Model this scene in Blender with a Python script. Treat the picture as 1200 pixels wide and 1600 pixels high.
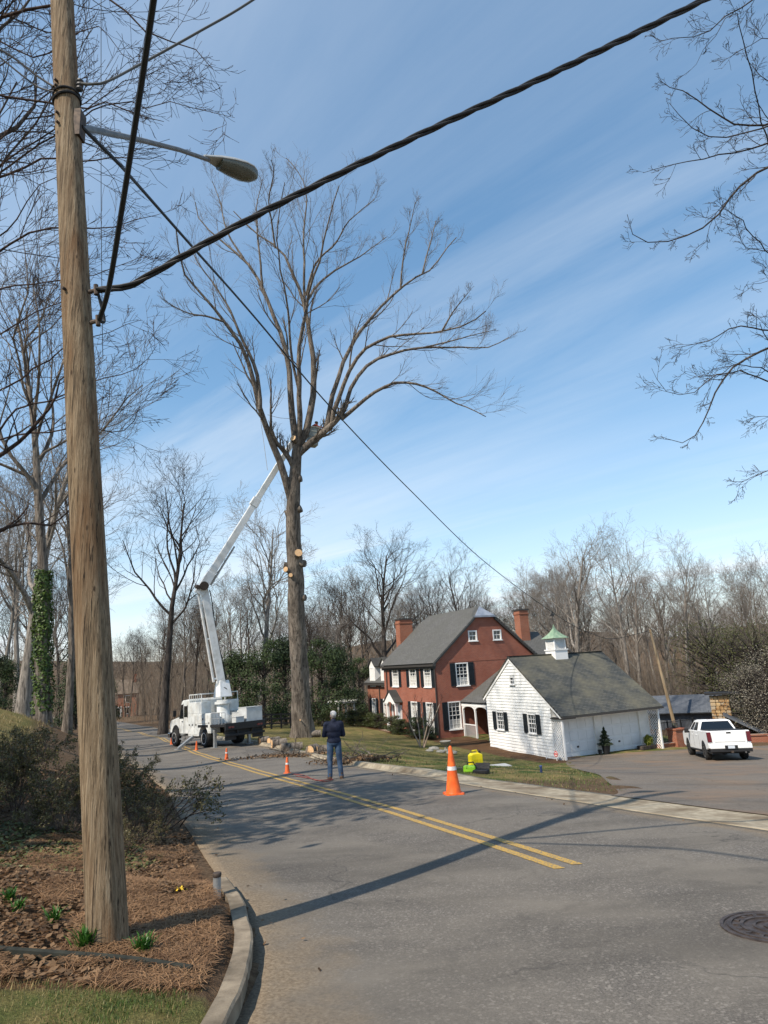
import bpy, bmesh, math, random
import numpy as np
from mathutils import Matrix, Vector
for o in list(bpy.data.objects): bpy.data.objects.remove(o)
scene = bpy.context.scene
COL = scene.collection
rad = math.radians
# ------------------------------------------------------------------ camera
FPX, TH, RO, ZC = 1000.0, rad(13.36), rad(-3.34), 1.65
_fw = np.array([0, math.cos(TH), math.sin(TH)]); _u0 = np.array([0, -math.sin(TH), math.cos(TH)]); _r0 = np.array([1.0, 0, 0])
_rt = math.cos(RO)*_r0 + math.sin(RO)*_u0; _up = -math.sin(RO)*_r0 + math.cos(RO)*_u0
CAM = np.array([0, 0, ZC])
cd = bpy.data.cameras.new('camera'); cam = bpy.data.objects.new('camera', cd); COL.objects.link(cam)
cd.sensor_fit = 'VERTICAL'; cd.sensor_height = 24.0; cd.lens = FPX/1600*24; cd.clip_end = 3000; cd.clip_start = 0.05
mm = Matrix.Identity(4)
for i in range(3):
    mm[i][0] = _rt[i]; mm[i][1] = _up[i]; mm[i][2] = -_fw[i]; mm[i][3] = CAM[i]
cam.matrix_world = mm
scene.camera = cam
# ------------------------------------------------------------------ sky and sun
SUN_AZ, SUN_EL = rad(44.0), rad(46.0)          # heading the light travels (from +x towards +y), elevation
LIGHT = np.array([math.cos(SUN_AZ)*math.cos(SUN_EL), math.sin(SUN_AZ)*math.cos(SUN_EL), -math.sin(SUN_EL)])
w = bpy.data.worlds.new('World'); scene.world = w; w.use_nodes = True
nt = w.node_tree; nt.nodes.clear()
def N(nt, t, **kw):
    n = nt.nodes.new(t)
    for k, v in kw.items(): setattr(n, k, v)
    return n
def mth(nt, op, a, b=None, c=None):
    n = N(nt, 'ShaderNodeMath', operation=op)
    for i, v in enumerate((a, b, c)):
        if v is None: continue
        if isinstance(v, (int, float)): n.inputs[i].default_value = v
        else: nt.links.new(v, n.inputs[i])
    return n.outputs[0]
def ramp(nt, fac, stops, interp='LINEAR'):
    r = N(nt, 'ShaderNodeValToRGB'); r.color_ramp.interpolation = interp
    e = r.color_ramp.elements
    while len(e) < len(stops): e.new(0.5)
    for i, (p, c) in enumerate(stops):
        e[i].position = p; e[i].color = (c[0], c[1], c[2], 1) if not isinstance(c, (int, float)) else (c, c, c, 1)
    nt.links.new(fac, r.inputs[0]); return r.outputs[0]
sky = N(nt, 'ShaderNodeTexSky', sky_type='NISHITA', sun_disc=False, sun_elevation=SUN_EL,
        sun_rotation=math.atan2(-LIGHT[0], -LIGHT[1]) % (2*math.pi), altitude=200, air_density=1.0, dust_density=0.25, ozone_density=2.0)
tc = N(nt, 'ShaderNodeTexCoord'); sx = N(nt, 'ShaderNodeSeparateXYZ'); nt.links.new(tc.outputs['Generated'], sx.inputs[0])
zz = mth(nt, 'MAXIMUM', sx.outputs[2], 0.04)
zz = mth(nt, 'ADD', zz, 0.05)
cx = mth(nt, 'DIVIDE', sx.outputs[0], zz); cy = mth(nt, 'DIVIDE', sx.outputs[1], zz)
cc = N(nt, 'ShaderNodeCombineXYZ'); nt.links.new(cx, cc.inputs[0]); nt.links.new(cy, cc.inputs[1])
mr_ = N(nt, 'ShaderNodeMapping'); mr_.inputs['Rotation'].default_value = (0, 0, rad(-138)); nt.links.new(cc.outputs[0], mr_.inputs[0])
mp = N(nt, 'ShaderNodeMapping'); mp.inputs['Scale'].default_value = (0.22, 1.15, 1); mp.inputs['Location'].default_value = (2.3, 0.15, 0)
nt.links.new(mr_.outputs[0], mp.inputs[0])
n1 = N(nt, 'ShaderNodeTexNoise'); n1.inputs['Scale'].default_value = 1.25; n1.inputs['Detail'].default_value = 10; n1.inputs['Roughness'].default_value = 0.62; n1.inputs['Distortion'].default_value = 0.35
nt.links.new(mp.outputs[0], n1.inputs[0])
n2 = N(nt, 'ShaderNodeTexNoise'); n2.inputs['Scale'].default_value = 0.35; n2.inputs['Detail'].default_value = 3
nt.links.new(mp.outputs[0], n2.inputs[0])
cl = mth(nt, 'MULTIPLY', ramp(nt, n1.outputs[0], [(0.40, 0.0), (0.68, 1.0)]), ramp(nt, n2.outputs[0], [(0.42, 0.03), (0.60, 1.0)]))
cl = mth(nt, 'MULTIPLY', cl, ramp(nt, sx.outputs[2], [(0.12, 0.62), (0.75, 0.28)]))
cl = mth(nt, 'ADD', cl, ramp(nt, sx.outputs[2], [(0.0, 0.55), (0.14, 0.26), (0.4, 0.02)]))
mx = N(nt, 'ShaderNodeMix', data_type='RGBA'); nt.links.new(cl, mx.inputs[0]); gm = N(nt, 'ShaderNodeGamma'); gm.inputs[1].default_value = 0.72; nt.links.new(sky.outputs[0], gm.inputs[0])
hs = N(nt, 'ShaderNodeHueSaturation'); hs.inputs['Hue'].default_value = 0.494; hs.inputs['Saturation'].default_value = 1.32; hs.inputs['Value'].default_value = 1.7; nt.links.new(gm.outputs[0], hs.inputs['Color']); nt.links.new(hs.outputs[0], mx.inputs[6]); mx.inputs[7].default_value = (5.5, 5.9, 6.3, 1)
bg = N(nt, 'ShaderNodeBackground'); bg.inputs[1].default_value = 0.15
nt.links.new(mx.outputs[2], bg.inputs[0])
wo = N(nt, 'ShaderNodeOutputWorld'); nt.links.new(bg.outputs[0], wo.inputs[0])
sd = bpy.data.lights.new('sun', 'SUN'); so = bpy.data.objects.new('sun', sd); COL.objects.link(so)
sd.energy = 5.0; sd.angle = rad(0.53); sd.color = (1.0, 0.90, 0.77)
so.rotation_euler = Vector(LIGHT).to_track_quat('-Z', 'Y').to_euler(); so.location = (-30, -30, 60)
vs = scene.view_settings; vs.view_transform = 'Standard'; vs.look = 'None'; vs.exposure = 0.22; vs.gamma = 1.0; vs.use_curve_mapping = False

# ------------------------------------------------------------------ pixel helpers (photo pixels, 1200 x 1600)
def ray(x, y): return _fw + _rt*(x-600)/FPX + _up*(800-y)/FPX
def at(x, y, D): return CAM + ray(x, y)*D
def proj(P):
    d = np.asarray(P, float)-CAM; wq = d @ _fw
    return 600+FPX*(d @ _rt)/wq, 800-FPX*(d @ _up)/wq
# ------------------------------------------------------------------ terrain
_ys = np.array([-60, -20, 0, 20, 29, 40, 53, 75, 100, 150, 260, 600.]); _zs = np.array([3.5, 1.35, 0, -1.43, -1.95, -2.45, -3.0, -3.9, -4.8, -6.5, -9, -12])
_LX = np.array([(-30,-1.3),(-5,-1.1),(3,-1.0),(4.27,-1.02),(5,-1.1),(5.52,-1.21),(6.47,-1.5),(7.31,-1.88),(9.6,-2.82),(13.68,-4.47),(17.55,-5.95),(24.22,-9.08),(31.5,-12.73),(37.1,-15.4),(45,-19.2),(54.5,-23.6),(66.5,-29.6),(88,-41),(105,-50),(150,-77),(260,-150)])
_RX = np.array([(-30,19),(-10,12),(-2,9),(3,6.9),(6.5,5.4),(8.66,4.5),(10.54,3.61),(12.11,3.0),(14.72,1.84),(17.65,.72),(20.79,-.66),(25.06,-2.6),(35.04,-6.6),(41.5,-9.8),(55.5,-17),(67.5,-22.6),(75.4,-26.4),(93,-36),(108,-44),(150,-70),(260,-142)])
def _smooth(tab):
    y = np.linspace(tab[0,0], tab[-1,0], 1200); x = np.interp(y, tab[:,0], tab[:,1])
    dy = y[1]-y[0]; k = max(3, int(1.6/dy)|1); xs = np.convolve(np.pad(x, k//2, mode='edge'), np.ones(k)/k, mode='valid')
    wgt = np.clip((y-8)/6, 0, 1); return y, x*(1-wgt)+xs*wgt
_ly, _lx = _smooth(_LX); _ry, _rx = _smooth(_RX)
XL = lambda y: np.interp(y, _ly, _lx)
XR = lambda y: np.interp(y, _ry, _rx)
_zy = np.linspace(-60, 600, 3000); _zz = np.interp(_zy, _ys, _zs); _zz = np.convolve(np.pad(_zz, 12, mode='edge'), np.ones(25)/25, mode='valid')
ZR = lambda y: np.interp(y, _zy, _zz)
ctrl = []
for yy in (-25,-12,-4,0,3,6,9,12,15,18,21,25,29,33,37,41,46,52,60,70,82,95,110,150):
    for t in ((0, .5, 1) if yy > -5 and yy < 60 else (0, 1)):
        ctrl.append((float(XL(yy)*(1-t)+XR(yy)*t), yy, float(ZR(yy))))
ctrl += [(9.77,39.67,-4.5),(6.4,46.9,-4.42),(16.9,42.8,-4.62),(13,45,-4.5),(16.9,36.2,-4.32),(12.5,34.5,-4.1),(20.5,36,-4.4),(12,28,-3.3),(3.3,52.2,-4.25),(7,53,-4.3),(-.9,61.4,-4.2),(-3.6,67.5,-4.2),(-2.5,52,-3.9),(-5.5,60,-3.7),(8,22,-2.35),(12,22,-2.45),(6.5,15,-1.4),(9,10,-.95),(12,5,-.45),(2.2,30,-2.85),(.5,36,-3.1),(4,38,-3.9),(-1.5,42,-3.2),(-4.9,41.5,-2.55),(0,46,-3.9),(23,38,-4.7),(26,46,-5.0),(20,20,-2.6),(30,30,-4),(45,45,-6),
  (12,70,-5),(30,80,-7),(60,60,-7.5),(-12,90,-5.2),(0,140,-7),(80,150,-9),(40,120,-8.5),(-25,95,-5),(120,90,-9),
  (-17,31,.25),(-13,22,.25),(-9,14,.25),(-5.5,9.5,-.15),(-3.6,7,-.22),(-2.8,5.6,-.3),(-3,4,-.15),(-2.2,3.2,-.1),(-5,5,.1),(-10,7,.6),(-20,15,1.0),(-30,40,.2),(-22,42,-.7),(-30,60,-2.2),(-40,75,-3.2),(-60,100,-5),(-90,150,-6.8),(-40,10,1.8),(-15,-5,1.6),(-30,-25,3),(25,0,-.2),(40,-20,1),(60,20,-4)]
ctrl = np.array(ctrl)
def _U(r2): return np.where(r2 > 1e-9, r2*np.log(np.maximum(r2, 1e-9)), 0)
_c = ctrl[:, :2]/50; _n = len(ctrl)
_K = _U(((_c[:,None]-_c[None])**2).sum(2)) + np.eye(_n)*0.002
_Pm = np.c_[np.ones(_n), _c]
_A = np.block([[_K, _Pm], [_Pm.T, np.zeros((3, 3))]])
_W = np.linalg.solve(_A, np.r_[ctrl[:, 2], np.zeros(3)])
def sstep(a, b, x):
    t = np.clip((x-a)/(b-a), 0, 1); return t*t*(3-2*t)
def T0(x, y):
    x = np.atleast_1d(np.asarray(x, float)); y = np.atleast_1d(np.asarray(y, float)); out = np.zeros(x.shape)
    for i in range(0, x.size, 20000):
        p = np.c_[x.ravel()[i:i+20000], y.ravel()[i:i+20000]]/50
        v = _U(((p[:,None]-_c[None])**2).sum(2)) @ _W[:_n] + _W[_n] + p @ _W[_n+1:]
        out.ravel()[i:i+20000] = v
    far = sstep(130, 260, np.hypot(x, y-20))
    return out*(1-far) + far*(-8.0 + (19.0+4.0*np.sin(x*.021+.7)+2.2*np.sin(x*.057+2))*sstep(170, 380, np.hypot(x, y-20))*sstep(-20, 80, y))
def dleft(x, y): return (XL(y)-x)*.88      # >0 : outside the road, on the left
def dright(x, y): return (x-XR(y))*.88     # >0 : outside, on the right
def T(x, y):
    x = np.atleast_1d(np.asarray(x, float)); y = np.atleast_1d(np.asarray(y, float))
    z = T0(x, y)
    l = .13*sstep(.02, .16, dleft(x, y))*(1-sstep(6.6, 7.4, y))
    r = .10*sstep(.30, .75, dright(x, y))*sstep(16.5, 19, y)*(1-sstep(60, 75, y))
    return z + l + r
def Tz(x, y): return float(T(x, y)[0])
def G(px, py, lift=0.0):
    """photo pixel -> point where its ray meets the terrain"""
    D = np.concatenate([np.arange(2, 60, .05), np.arange(60, 250, .3)]); P = CAM + ray(px, py)[None]*D[:,None]
    d = P[:,2]-T(P[:,0], P[:,1])-lift
    i = int(np.argmax(d < 0)) if (d < 0).any() else len(D)-1
    if i > 0 and d[i] < 0:
        t = d[i-1]/(d[i-1]-d[i]); return P[i-1]*(1-t)+P[i]*t
    return P[i]
# ------------------------------------------------------------------ mesh helpers
def tag(o, label=None, cat=None, group=None, kind=None):
    if label: o['label'] = label
    if cat: o['category'] = cat
    if group: o['group'] = group
    if kind: o['kind'] = kind
    return o
def empty(name, loc=(0,0,0), rz=0, parent=None):
    o = bpy.data.objects.new(name, None); COL.objects.link(o); o.location = [float(v) for v in loc]; o.rotation_euler = (0, 0, rz)
    o.empty_display_size = .2
    if parent: o.parent = parent
    return o
def link(name, me, parent=None, loc=(0,0,0), rot=(0,0,0), mat=None, scale=None):
    o = bpy.data.objects.new(name, me); COL.objects.link(o); o.location = [float(v) for v in loc]; o.rotation_euler = rot
    if scale is not None: o.scale = scale
    if mat is not None and not me.materials: me.materials.append(mat)
    if parent: o.parent = parent
    return o
def copy_tree(o, parent=None):
    c = o.copy(); COL.objects.link(c); c.parent = parent
    for ch in list(o.children): copy_tree(ch, c)
    return c
def np_mesh(name, V, quads=None, tris=None, smooth=False):
    me = bpy.data.meshes.new(name); V = np.asarray(V, np.float32)
    nq = 0 if quads is None else len(quads); nt_ = 0 if tris is None else len(tris)
    me.vertices.add(len(V)); me.vertices.foreach_set('co', V.ravel())
    li = np.concatenate(([np.asarray(quads).ravel()] if nq else []) + ([np.asarray(tris).ravel()] if nt_ else [])).astype(np.int32)
    me.loops.add(len(li)); me.loops.foreach_set('vertex_index', li)
    me.polygons.add(nq+nt_)
    ls = np.concatenate([np.arange(nq)*4, nq*4+np.arange(nt_)*3]).astype(np.int32); me.polygons.foreach_set('loop_start', ls)
    if smooth: me.polygons.foreach_set('use_smooth', np.ones(nq+nt_, bool))
    me.update(calc_edges=True); return me
class MB:
    def __init__(s): s.v = []; s.f = []; s.m = []; s.cur = 0
    def add(s, vs, fs, X=None):
        b = len(s.v)
        for p in vs:
            p = Vector([float(q) for q in p]); s.v.append(X @ p if X is not None else p)
        for f in fs: s.f.append([b+i for i in f]); s.m.append(s.cur)
        return s
    def box(s, a, b, X=None):
        x0,y0,z0 = a; x1,y1,z1 = b
        return s.add([(x0,y0,z0),(x1,y0,z0),(x1,y1,z0),(x0,y1,z0),(x0,y0,z1),(x1,y0,z1),(x1,y1,z1),(x0,y1,z1)],
                     [(3,2,1,0),(4,5,6,7),(0,1,5,4),(1,2,6,5),(2,3,7,6),(3,0,4,7)], X)
    def prism(s, poly, axis, a, b, X=None):
        """poly: 2-D outline; extruded along axis 'x','y','z' from a to b"""
        n = len(poly); vs = []
        for t in (a, b):
            for (p, q) in poly: vs.append({'x':(t,p,q),'y':(p,t,q),'z':(p,q,t)}[axis])
        fs = [list(range(n))[::-1], list(range(n, 2*n))]+[(i,(i+1)%n,n+(i+1)%n,n+i) for i in range(n)]
        return s.add(vs, fs, X)
    def loft(s, rings, cap=True, X=None):
        n = len(rings[0]); vs = [p for r in rings for p in r]; fs = []
        for k in range(len(rings)-1):
            for i in range(n): fs.append((k*n+i, k*n+(i+1)%n, (k+1)*n+(i+1)%n, (k+1)*n+i))
        if cap: fs += [list(range(n))[::-1], [(len(rings)-1)*n+i for i in range(n)]]
        return s.add(vs, fs, X)
    def tube(s, pts, r, n=8, X=None, cap=True):
        pts = [Vector([float(q) for q in p]) for p in pts]; rs = r if hasattr(r, '__len__') else [r]*len(pts); rings = []
        for i, p in enumerate(pts):
            d = (pts[min(i+1,len(pts)-1)]-pts[max(i-1,0)]).normalized(); ref = Vector((0,0,1)) if abs(d.z) < .9 else Vector((1,0,0))
            a = d.cross(ref).normalized(); b = d.cross(a)
            rings.append([p+(a*math.cos(2*math.pi*k/n)+b*math.sin(2*math.pi*k/n))*rs[i] for k in range(n)])
        return s.loft(rings, cap, X)
    def lathe(s, prof, n=16, c=(0,0,0), X=None, cap=True):
        rings = [[(c[0]+r*math.cos(2*math.pi*k/n), c[1]+r*math.sin(2*math.pi*k/n), c[2]+z) for k in range(n)] for r, z in prof]
        return s.loft(rings, cap, X)
    def quad(s, *p, X=None): return s.add(p, [tuple(range(len(p)))], X)
    def build(s, name, mat, parent=None, loc=(0,0,0), rot=(0,0,0), smooth=False, bevel=0, seg=2):
        me = bpy.data.meshes.new(name); me.from_pydata([tuple(p) for p in s.v], [], s.f); me.validate()
        bm = bmesh.new(); bm.from_mesh(me); bmesh.ops.recalc_face_normals(bm, faces=bm.faces); bm.to_mesh(me); bm.free()
        mats = mat if isinstance(mat, (list, tuple)) else [mat]
        for m_ in mats: me.materials.append(m_)
        if len(mats) > 1 and len(me.polygons) == len(s.m): me.polygons.foreach_set('material_index', s.m)
        o = link(name, me, parent, loc, rot)
        if smooth:
            me.polygons.foreach_set('use_smooth', [True]*len(me.polygons))
            me.set_sharp_from_angle(angle=rad(38))
        if bevel:
            b = o.modifiers.new('bevel', 'BEVEL'); b.width = bevel; b.segments = seg; b.limit_method = 'ANGLE'; b.angle_limit = rad(40)
        return o
def rot_about(axis, ang, c=(0,0,0)):
    return Matrix.Translation(c) @ Matrix.Rotation(ang, 4, axis) @ Matrix.Translation([-q for q in c])
# ------------------------------------------------------------------ materials
MATS = {}
def newmat(name):
    m = bpy.data.materials.new(name); m.use_nodes = True; n = m.node_tree; b = n.nodes['Principled BSDF']
    MATS[name] = m; return m, n, b
def mapped(n, coord, scale3, rot=(0,0,0)):
    t = N(n, 'ShaderNodeTexCoord'); mp = N(n, 'ShaderNodeMapping'); mp.inputs['Scale'].default_value = scale3; mp.inputs['Rotation'].default_value = rot
    n.links.new(t.outputs[coord], mp.inputs[0]); return mp.outputs[0]
def noise(n, vec, scale, detail=5, rough=.55, dist=0):
    t = N(n, 'ShaderNodeTexNoise'); t.inputs['Scale'].default_value = scale; t.inputs['Detail'].default_value = detail; t.inputs['Roughness'].default_value = rough; t.inputs['Distortion'].default_value = dist
    if vec is not None: n.links.new(vec, t.inputs[0])
    return t.outputs[0]
def mixc(n, fac, a, b, mode='MIX'):
    m = N(n, 'ShaderNodeMix', data_type='RGBA', blend_type=mode)
    for i, v in ((0, fac), (6, a), (7, b)):
        if isinstance(v, (int, float)): m.inputs[i].default_value = v
        elif isinstance(v, tuple): m.inputs[i].default_value = (*v[:3], 1)
        else: n.links.new(v, m.inputs[i])
    return m.outputs[2]
def bumpn(n, b, h, strength=.4, dist=.02):
    bp = N(n, 'ShaderNodeBump'); bp.inputs['Strength'].default_value = strength; bp.inputs['Distance'].default_value = dist
    n.links.new(h, bp.inputs['Height']); n.links.new(bp.outputs[0], b.inputs['Normal'])
def M(name, c1, c2=None, scale=4, rough=.8, bump=0, bscale=None, coord='Object', stretch=(1,1,1), metal=0, spec=.3, lo=.35, hi=.65, bdist=.02, c3=None, s3=1.0, rnd=0):
    if name in MATS: return MATS[name]
    m, n, b = newmat(name); b.inputs['Roughness'].default_value = rough; b.inputs['Metallic'].default_value = metal; b.inputs['Specular IOR Level'].default_value = spec
    v = mapped(n, coord, stretch); col = None
    if c2 is None: col = c1
    else: col = ramp(n, noise(n, v, scale), [(lo, c1), (hi, c2)])
    if c3 is not None: col = mixc(n, ramp(n, noise(n, v, s3, 4), [(.45, 0.0), (.68, 1.0)]), col, c3)
    if rnd:
        oi = N(n, 'ShaderNodeObjectInfo'); hs = N(n, 'ShaderNodeHueSaturation')
        n.links.new(mth(n, 'MULTIPLY_ADD', oi.outputs['Random'], rnd, 1-rnd/2), hs.inputs['Value'])
        if isinstance(col, tuple): hs.inputs['Color'].default_value = (*col[:3], 1)
        else: n.links.new(col, hs.inputs['Color'])
        col = hs.outputs[0]
    if isinstance(col, tuple): b.inputs['Base Color'].default_value = (*col[:3], 1)
    else: n.links.new(col, b.inputs['Base Color'])
    if bump: bumpn(n, b, noise(n, v, bscale or scale*3, 6, .6), bump, bdist)
    return m
def leafmat(name, c1, c2, scale=3, trans=.25, rough=.5, rnd=.0):
    m, n, b = newmat(name); b.inputs['Roughness'].default_value = rough; b.inputs['Specular IOR Level'].default_value = .35
    g = N(n, 'ShaderNodeNewGeometry'); v = mapped(n, 'Object', (1,1,1))
    f = mth(n, 'ADD', mth(n, 'MULTIPLY', noise(n, v, scale, 4), .6), mth(n, 'MULTIPLY', g.outputs['Random Per Island'], .4))
    col = ramp(n, f, [(.3, c1), (.7, c2)]); n.links.new(col, b.inputs['Base Color'])
    tr = N(n, 'ShaderNodeBsdfTranslucent'); n.links.new(col, tr.inputs[0]); mx = N(n, 'ShaderNodeMixShader'); mx.inputs[0].default_value = trans
    n.links.new(b.outputs[0], mx.inputs[1]); n.links.new(tr.outputs[0], mx.inputs[2]); n.links.new(mx.outputs[0], n.nodes['Material Output'].inputs[0])
    return m
def barkmat(name, c1, c2, vs=6.0, fine=30, bump=.6):
    m, n, b = newmat(name); b.inputs['Roughness'].default_value = .9; b.inputs['Specular IOR Level'].default_value = .15
    v = mapped(n, 'Object', (1,1,.18)); v2 = mapped(n, 'Object', (1,1,1))
    f = noise(n, v, vs, 8, .65, .4); col = ramp(n, f, [(.33, c1), (.66, c2)])
    col = mixc(n, ramp(n, noise(n, v2, .8, 4), [(.4, 0.0), (.7, .5)]), col, tuple(q*.6 for q in c1))
    fr = noise(n, mapped(n, 'Object', (1,1,.10)), vs*2.6, 6, .7, .3); col = mixc(n, ramp(n, fr, [(.38, .85), (.50, 0.0)]), col, tuple(q*.35 for q in c1))
    n.links.new(col, b.inputs['Base Color']); bumpn(n, b, mth(n, 'ADD', f, fr), 1.0, .06); return m
# ------------------------------------------------------------------ branch growing (all branches of one level at once)
class Tubes:
    def __init__(s): s.V = []; s.Q = []; s.n = 0; s.ends = []
    def add(s, P, R, sides):
        """P [B,N,3], R [B,N]"""
        P = np.asarray(P, float); R = np.asarray(R, float); B, Nn = P.shape[:2]
        if B == 0: return
        t = np.gradient(P, axis=1); t /= np.linalg.norm(t, axis=2, keepdims=True)+1e-12
        t0 = P[:,-1]-P[:,0]; t0 /= np.linalg.norm(t0, axis=1, keepdims=True)+1e-12
        ref = np.where(np.abs(t0[:,2:3]) < .8, np.array([[0,0,1.]]), np.array([[1.,0,0]]))[:,None,:]
        a = np.cross(t, np.broadcast_to(ref, t.shape)); a /= np.linalg.norm(a, axis=2, keepdims=True)+1e-12; b = np.cross(t, a)
        ang = np.arange(sides)*2*np.pi/sides
        ring = P[:,:,None]+R[:,:,None,None]*(a[:,:,None]*np.cos(ang)[None,None,:,None]+b[:,:,None]*np.sin(ang)[None,None,:,None])
        idx = np.arange(B*Nn*sides).reshape(B, Nn, sides)+s.n
        i0 = idx[:,:-1]; i1 = idx[:,1:]
        q = np.stack([i0, np.roll(i0,-1,axis=2), np.roll(i1,-1,axis=2), i1], axis=-1).reshape(-1,4)
        s.V.append(ring.reshape(-1,3)); s.Q.append(q); s.n += B*Nn*sides
    def mesh(s, name): return np_mesh(name, np.concatenate(s.V), np.concatenate(s.Q), smooth=True)
def unit(v): return v/(np.linalg.norm(v, axis=-1, keepdims=True)+1e-12)
def grow(S, D, L, R, Nn, wob, up, rng, taper=.35):
    S = np.asarray(S, float); d = unit(np.asarray(D, float)); P = [S]; B = len(S)
    upv = np.array([0,0,1.])*np.asarray(up).reshape(-1,1) if np.ndim(up) else np.array([0,0,up])
    for i in range(Nn-1):
        d = unit(d + rng.normal(0, wob, (B,3)) + upv); P.append(P[-1]+d*(np.asarray(L)/(Nn-1))[:,None])
    P = np.stack(P, 1); tt = np.linspace(0, 1, Nn)
    return P, np.asarray(R)[:,None]*(1-(1-taper)*tt)[None]
def kids(P, R, L, k, rng, tmin=.25, ang=(.5,.9), lr=(.45,.75), rr=.55, tmax=1.0, rmin=0.0):
    """k children for each branch"""
    B, Nn = P.shape[:2]
    t = tmin+(tmax-tmin)*(np.arange(k)[None]+rng.random((B,k)))/k
    f = t*(Nn-1); i = np.clip(f.astype(int), 0, Nn-2); u = (f-i)[...,None]; bi = np.arange(B)[:,None]
    S = P[bi,i]*(1-u)+P[bi,i+1]*u; d = unit(P[bi,i+1]-P[bi,i]); r0 = R[bi,i]*(1-u[...,0])+R[bi,i+1]*u[...,0]
    q = rng.normal(size=d.shape); q = unit(q-(q*d).sum(-1,keepdims=True)*d)
    A = rng.uniform(*ang, size=t.shape)[...,None]
    D = np.cos(A)*d+np.sin(A)*q
    Lk = np.asarray(L)[:,None]*rng.uniform(*lr, size=t.shape)*(1.15-.55*t)
    Rk = np.maximum(r0*rr*rng.uniform(.75,1.1,size=t.shape), rmin)
    return S.reshape(-1,3), D.reshape(-1,3), Lk.ravel(), Rk.ravel()
def twigs(tb, P, R, L, rng, levels, rmin=.006):
    """levels: list of (k, N, sides, wob, up, lr, ang)"""
    for (k, Nn, sides, wob, up, lr, ang) in levels:
        S, D, Lk, Rk = kids(P, R, L, k, rng, ang=ang, lr=lr, rmin=rmin)
        P, R = grow(S, D, Lk, Rk, Nn, wob, up, rng, taper=.4); R = np.maximum(R, rmin*.8); L = Lk
        tb.add(P, R, sides)
    return P
def resample(poly, n):
    poly = np.asarray(poly, float); s = np.r_[0, np.cumsum(np.linalg.norm(np.diff(poly, axis=0), axis=1))]; t = np.linspace(0, s[-1], n)
    # Catmull-Rom through the traced points
    out = []
    for q in t:
        i = min(max(np.searchsorted(s, q)-1, 0), len(poly)-2); u = (q-s[i])/(s[i+1]-s[i]+1e-9)
        p0 = poly[max(i-1,0)]; p1 = poly[i]; p2 = poly[i+1]; p3 = poly[min(i+2,len(poly)-1)]
        out.append(.5*((2*p1)+(p2-p0)*u+(2*p0-5*p1+4*p2-p3)*u*u+(3*p1-p0-3*p2+p3)*u**3))
    return np.array(out), s[-1]
def leaves(C, size, rng, nrm=None, aspect=2.0, spread=1.0, jitter=.35):
    """one folded-diamond leaf (quad) at each centre"""
    C = np.asarray(C, float); n = len(C); size = np.asarray(size)*rng.uniform(1-jitter, 1+jitter, n)
    u = unit(rng.normal(size=(n,3))); 
    if nrm is not None:
        nn = unit(np.asarray(nrm)+rng.normal(0, spread, (n,3))); u = unit(u-(u*nn).sum(1,keepdims=True)*nn); v = np.cross(nn, u)
    else: v = unit(np.cross(u, rng.normal(size=(n,3))))
    a = u*size[:,None]*.5; b = v*size[:,None]*.5/aspect
    V = np.stack([C-a, C+b, C+a, C-b], 1).reshape(-1,3); return V, np.arange(n*4).reshape(n,4)
# ------------------------------------------------------------------ ground, road, driveway
HB = np.array([3.31, 52.21, -4.2]); HA = rad(24.6); HR = np.array([math.cos(HA), math.sin(HA), 0]); HL = np.array([-math.sin(HA), math.cos(HA), 0])
GO = np.array([9.77, 39.67, -4.5])
def H(x, y, z=0): return HB+HR*x+HL*y+np.array([0,0,z])
def GG(x, y, z=0): return GO+HR*x+HL*y+np.array([0,0,z])
def BW(y): return 1.25-.8*sstep(15, 22, np.asarray(y, float))            # width of the concrete gutter on the right
DL = np.array([(4.55,12.95),(5.0,16),(6.0,22),(7.6,30),(9.2,37.6),tuple(GG(-.05,-.1)[:2]),tuple(GG(.1,1.05)[:2])])
DR = np.array([(9.5,2.6),(13,9),(18,18),(22.5,28),(25.5,36),(26.5,41),(27,44)])
def inpoly(x, y, poly):
    c = np.zeros(x.shape, bool); n = len(poly); j = n-1
    for i in range(n):
        xi, yi = poly[i]; xj, yj = poly[j]
        hit = ((yi > y) != (yj > y)) & (x < (xj-xi)*(y-yi)/(yj-yi+1e-12)+xi); c ^= hit; j = i
    return c
def axis(lo, hi, d0, d1, step, gr):
    a = list(np.arange(d0, d1+1e-6, step)); s = step
    while a[-1] < hi: s = min(s*gr, 14); a.append(a[-1]+s)
    s = step; b = []
    x = d0
    while x > lo: s = min(s*gr, 14); x -= s; b.append(x)
    return np.array(b[::-1]+a)
gx = axis(-420, 420, -6.0, 12.0, .2, 1.045); gy = axis(-60, 620, 2.2, 22, .2, 1.028)
X, Y = np.meshgrid(gx, gy); Z = T(X, Y)
Z = Z + sstep(60, 200, np.hypot(X, Y))*0
drive_poly = np.r_[DL, DR[::-1]]
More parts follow.
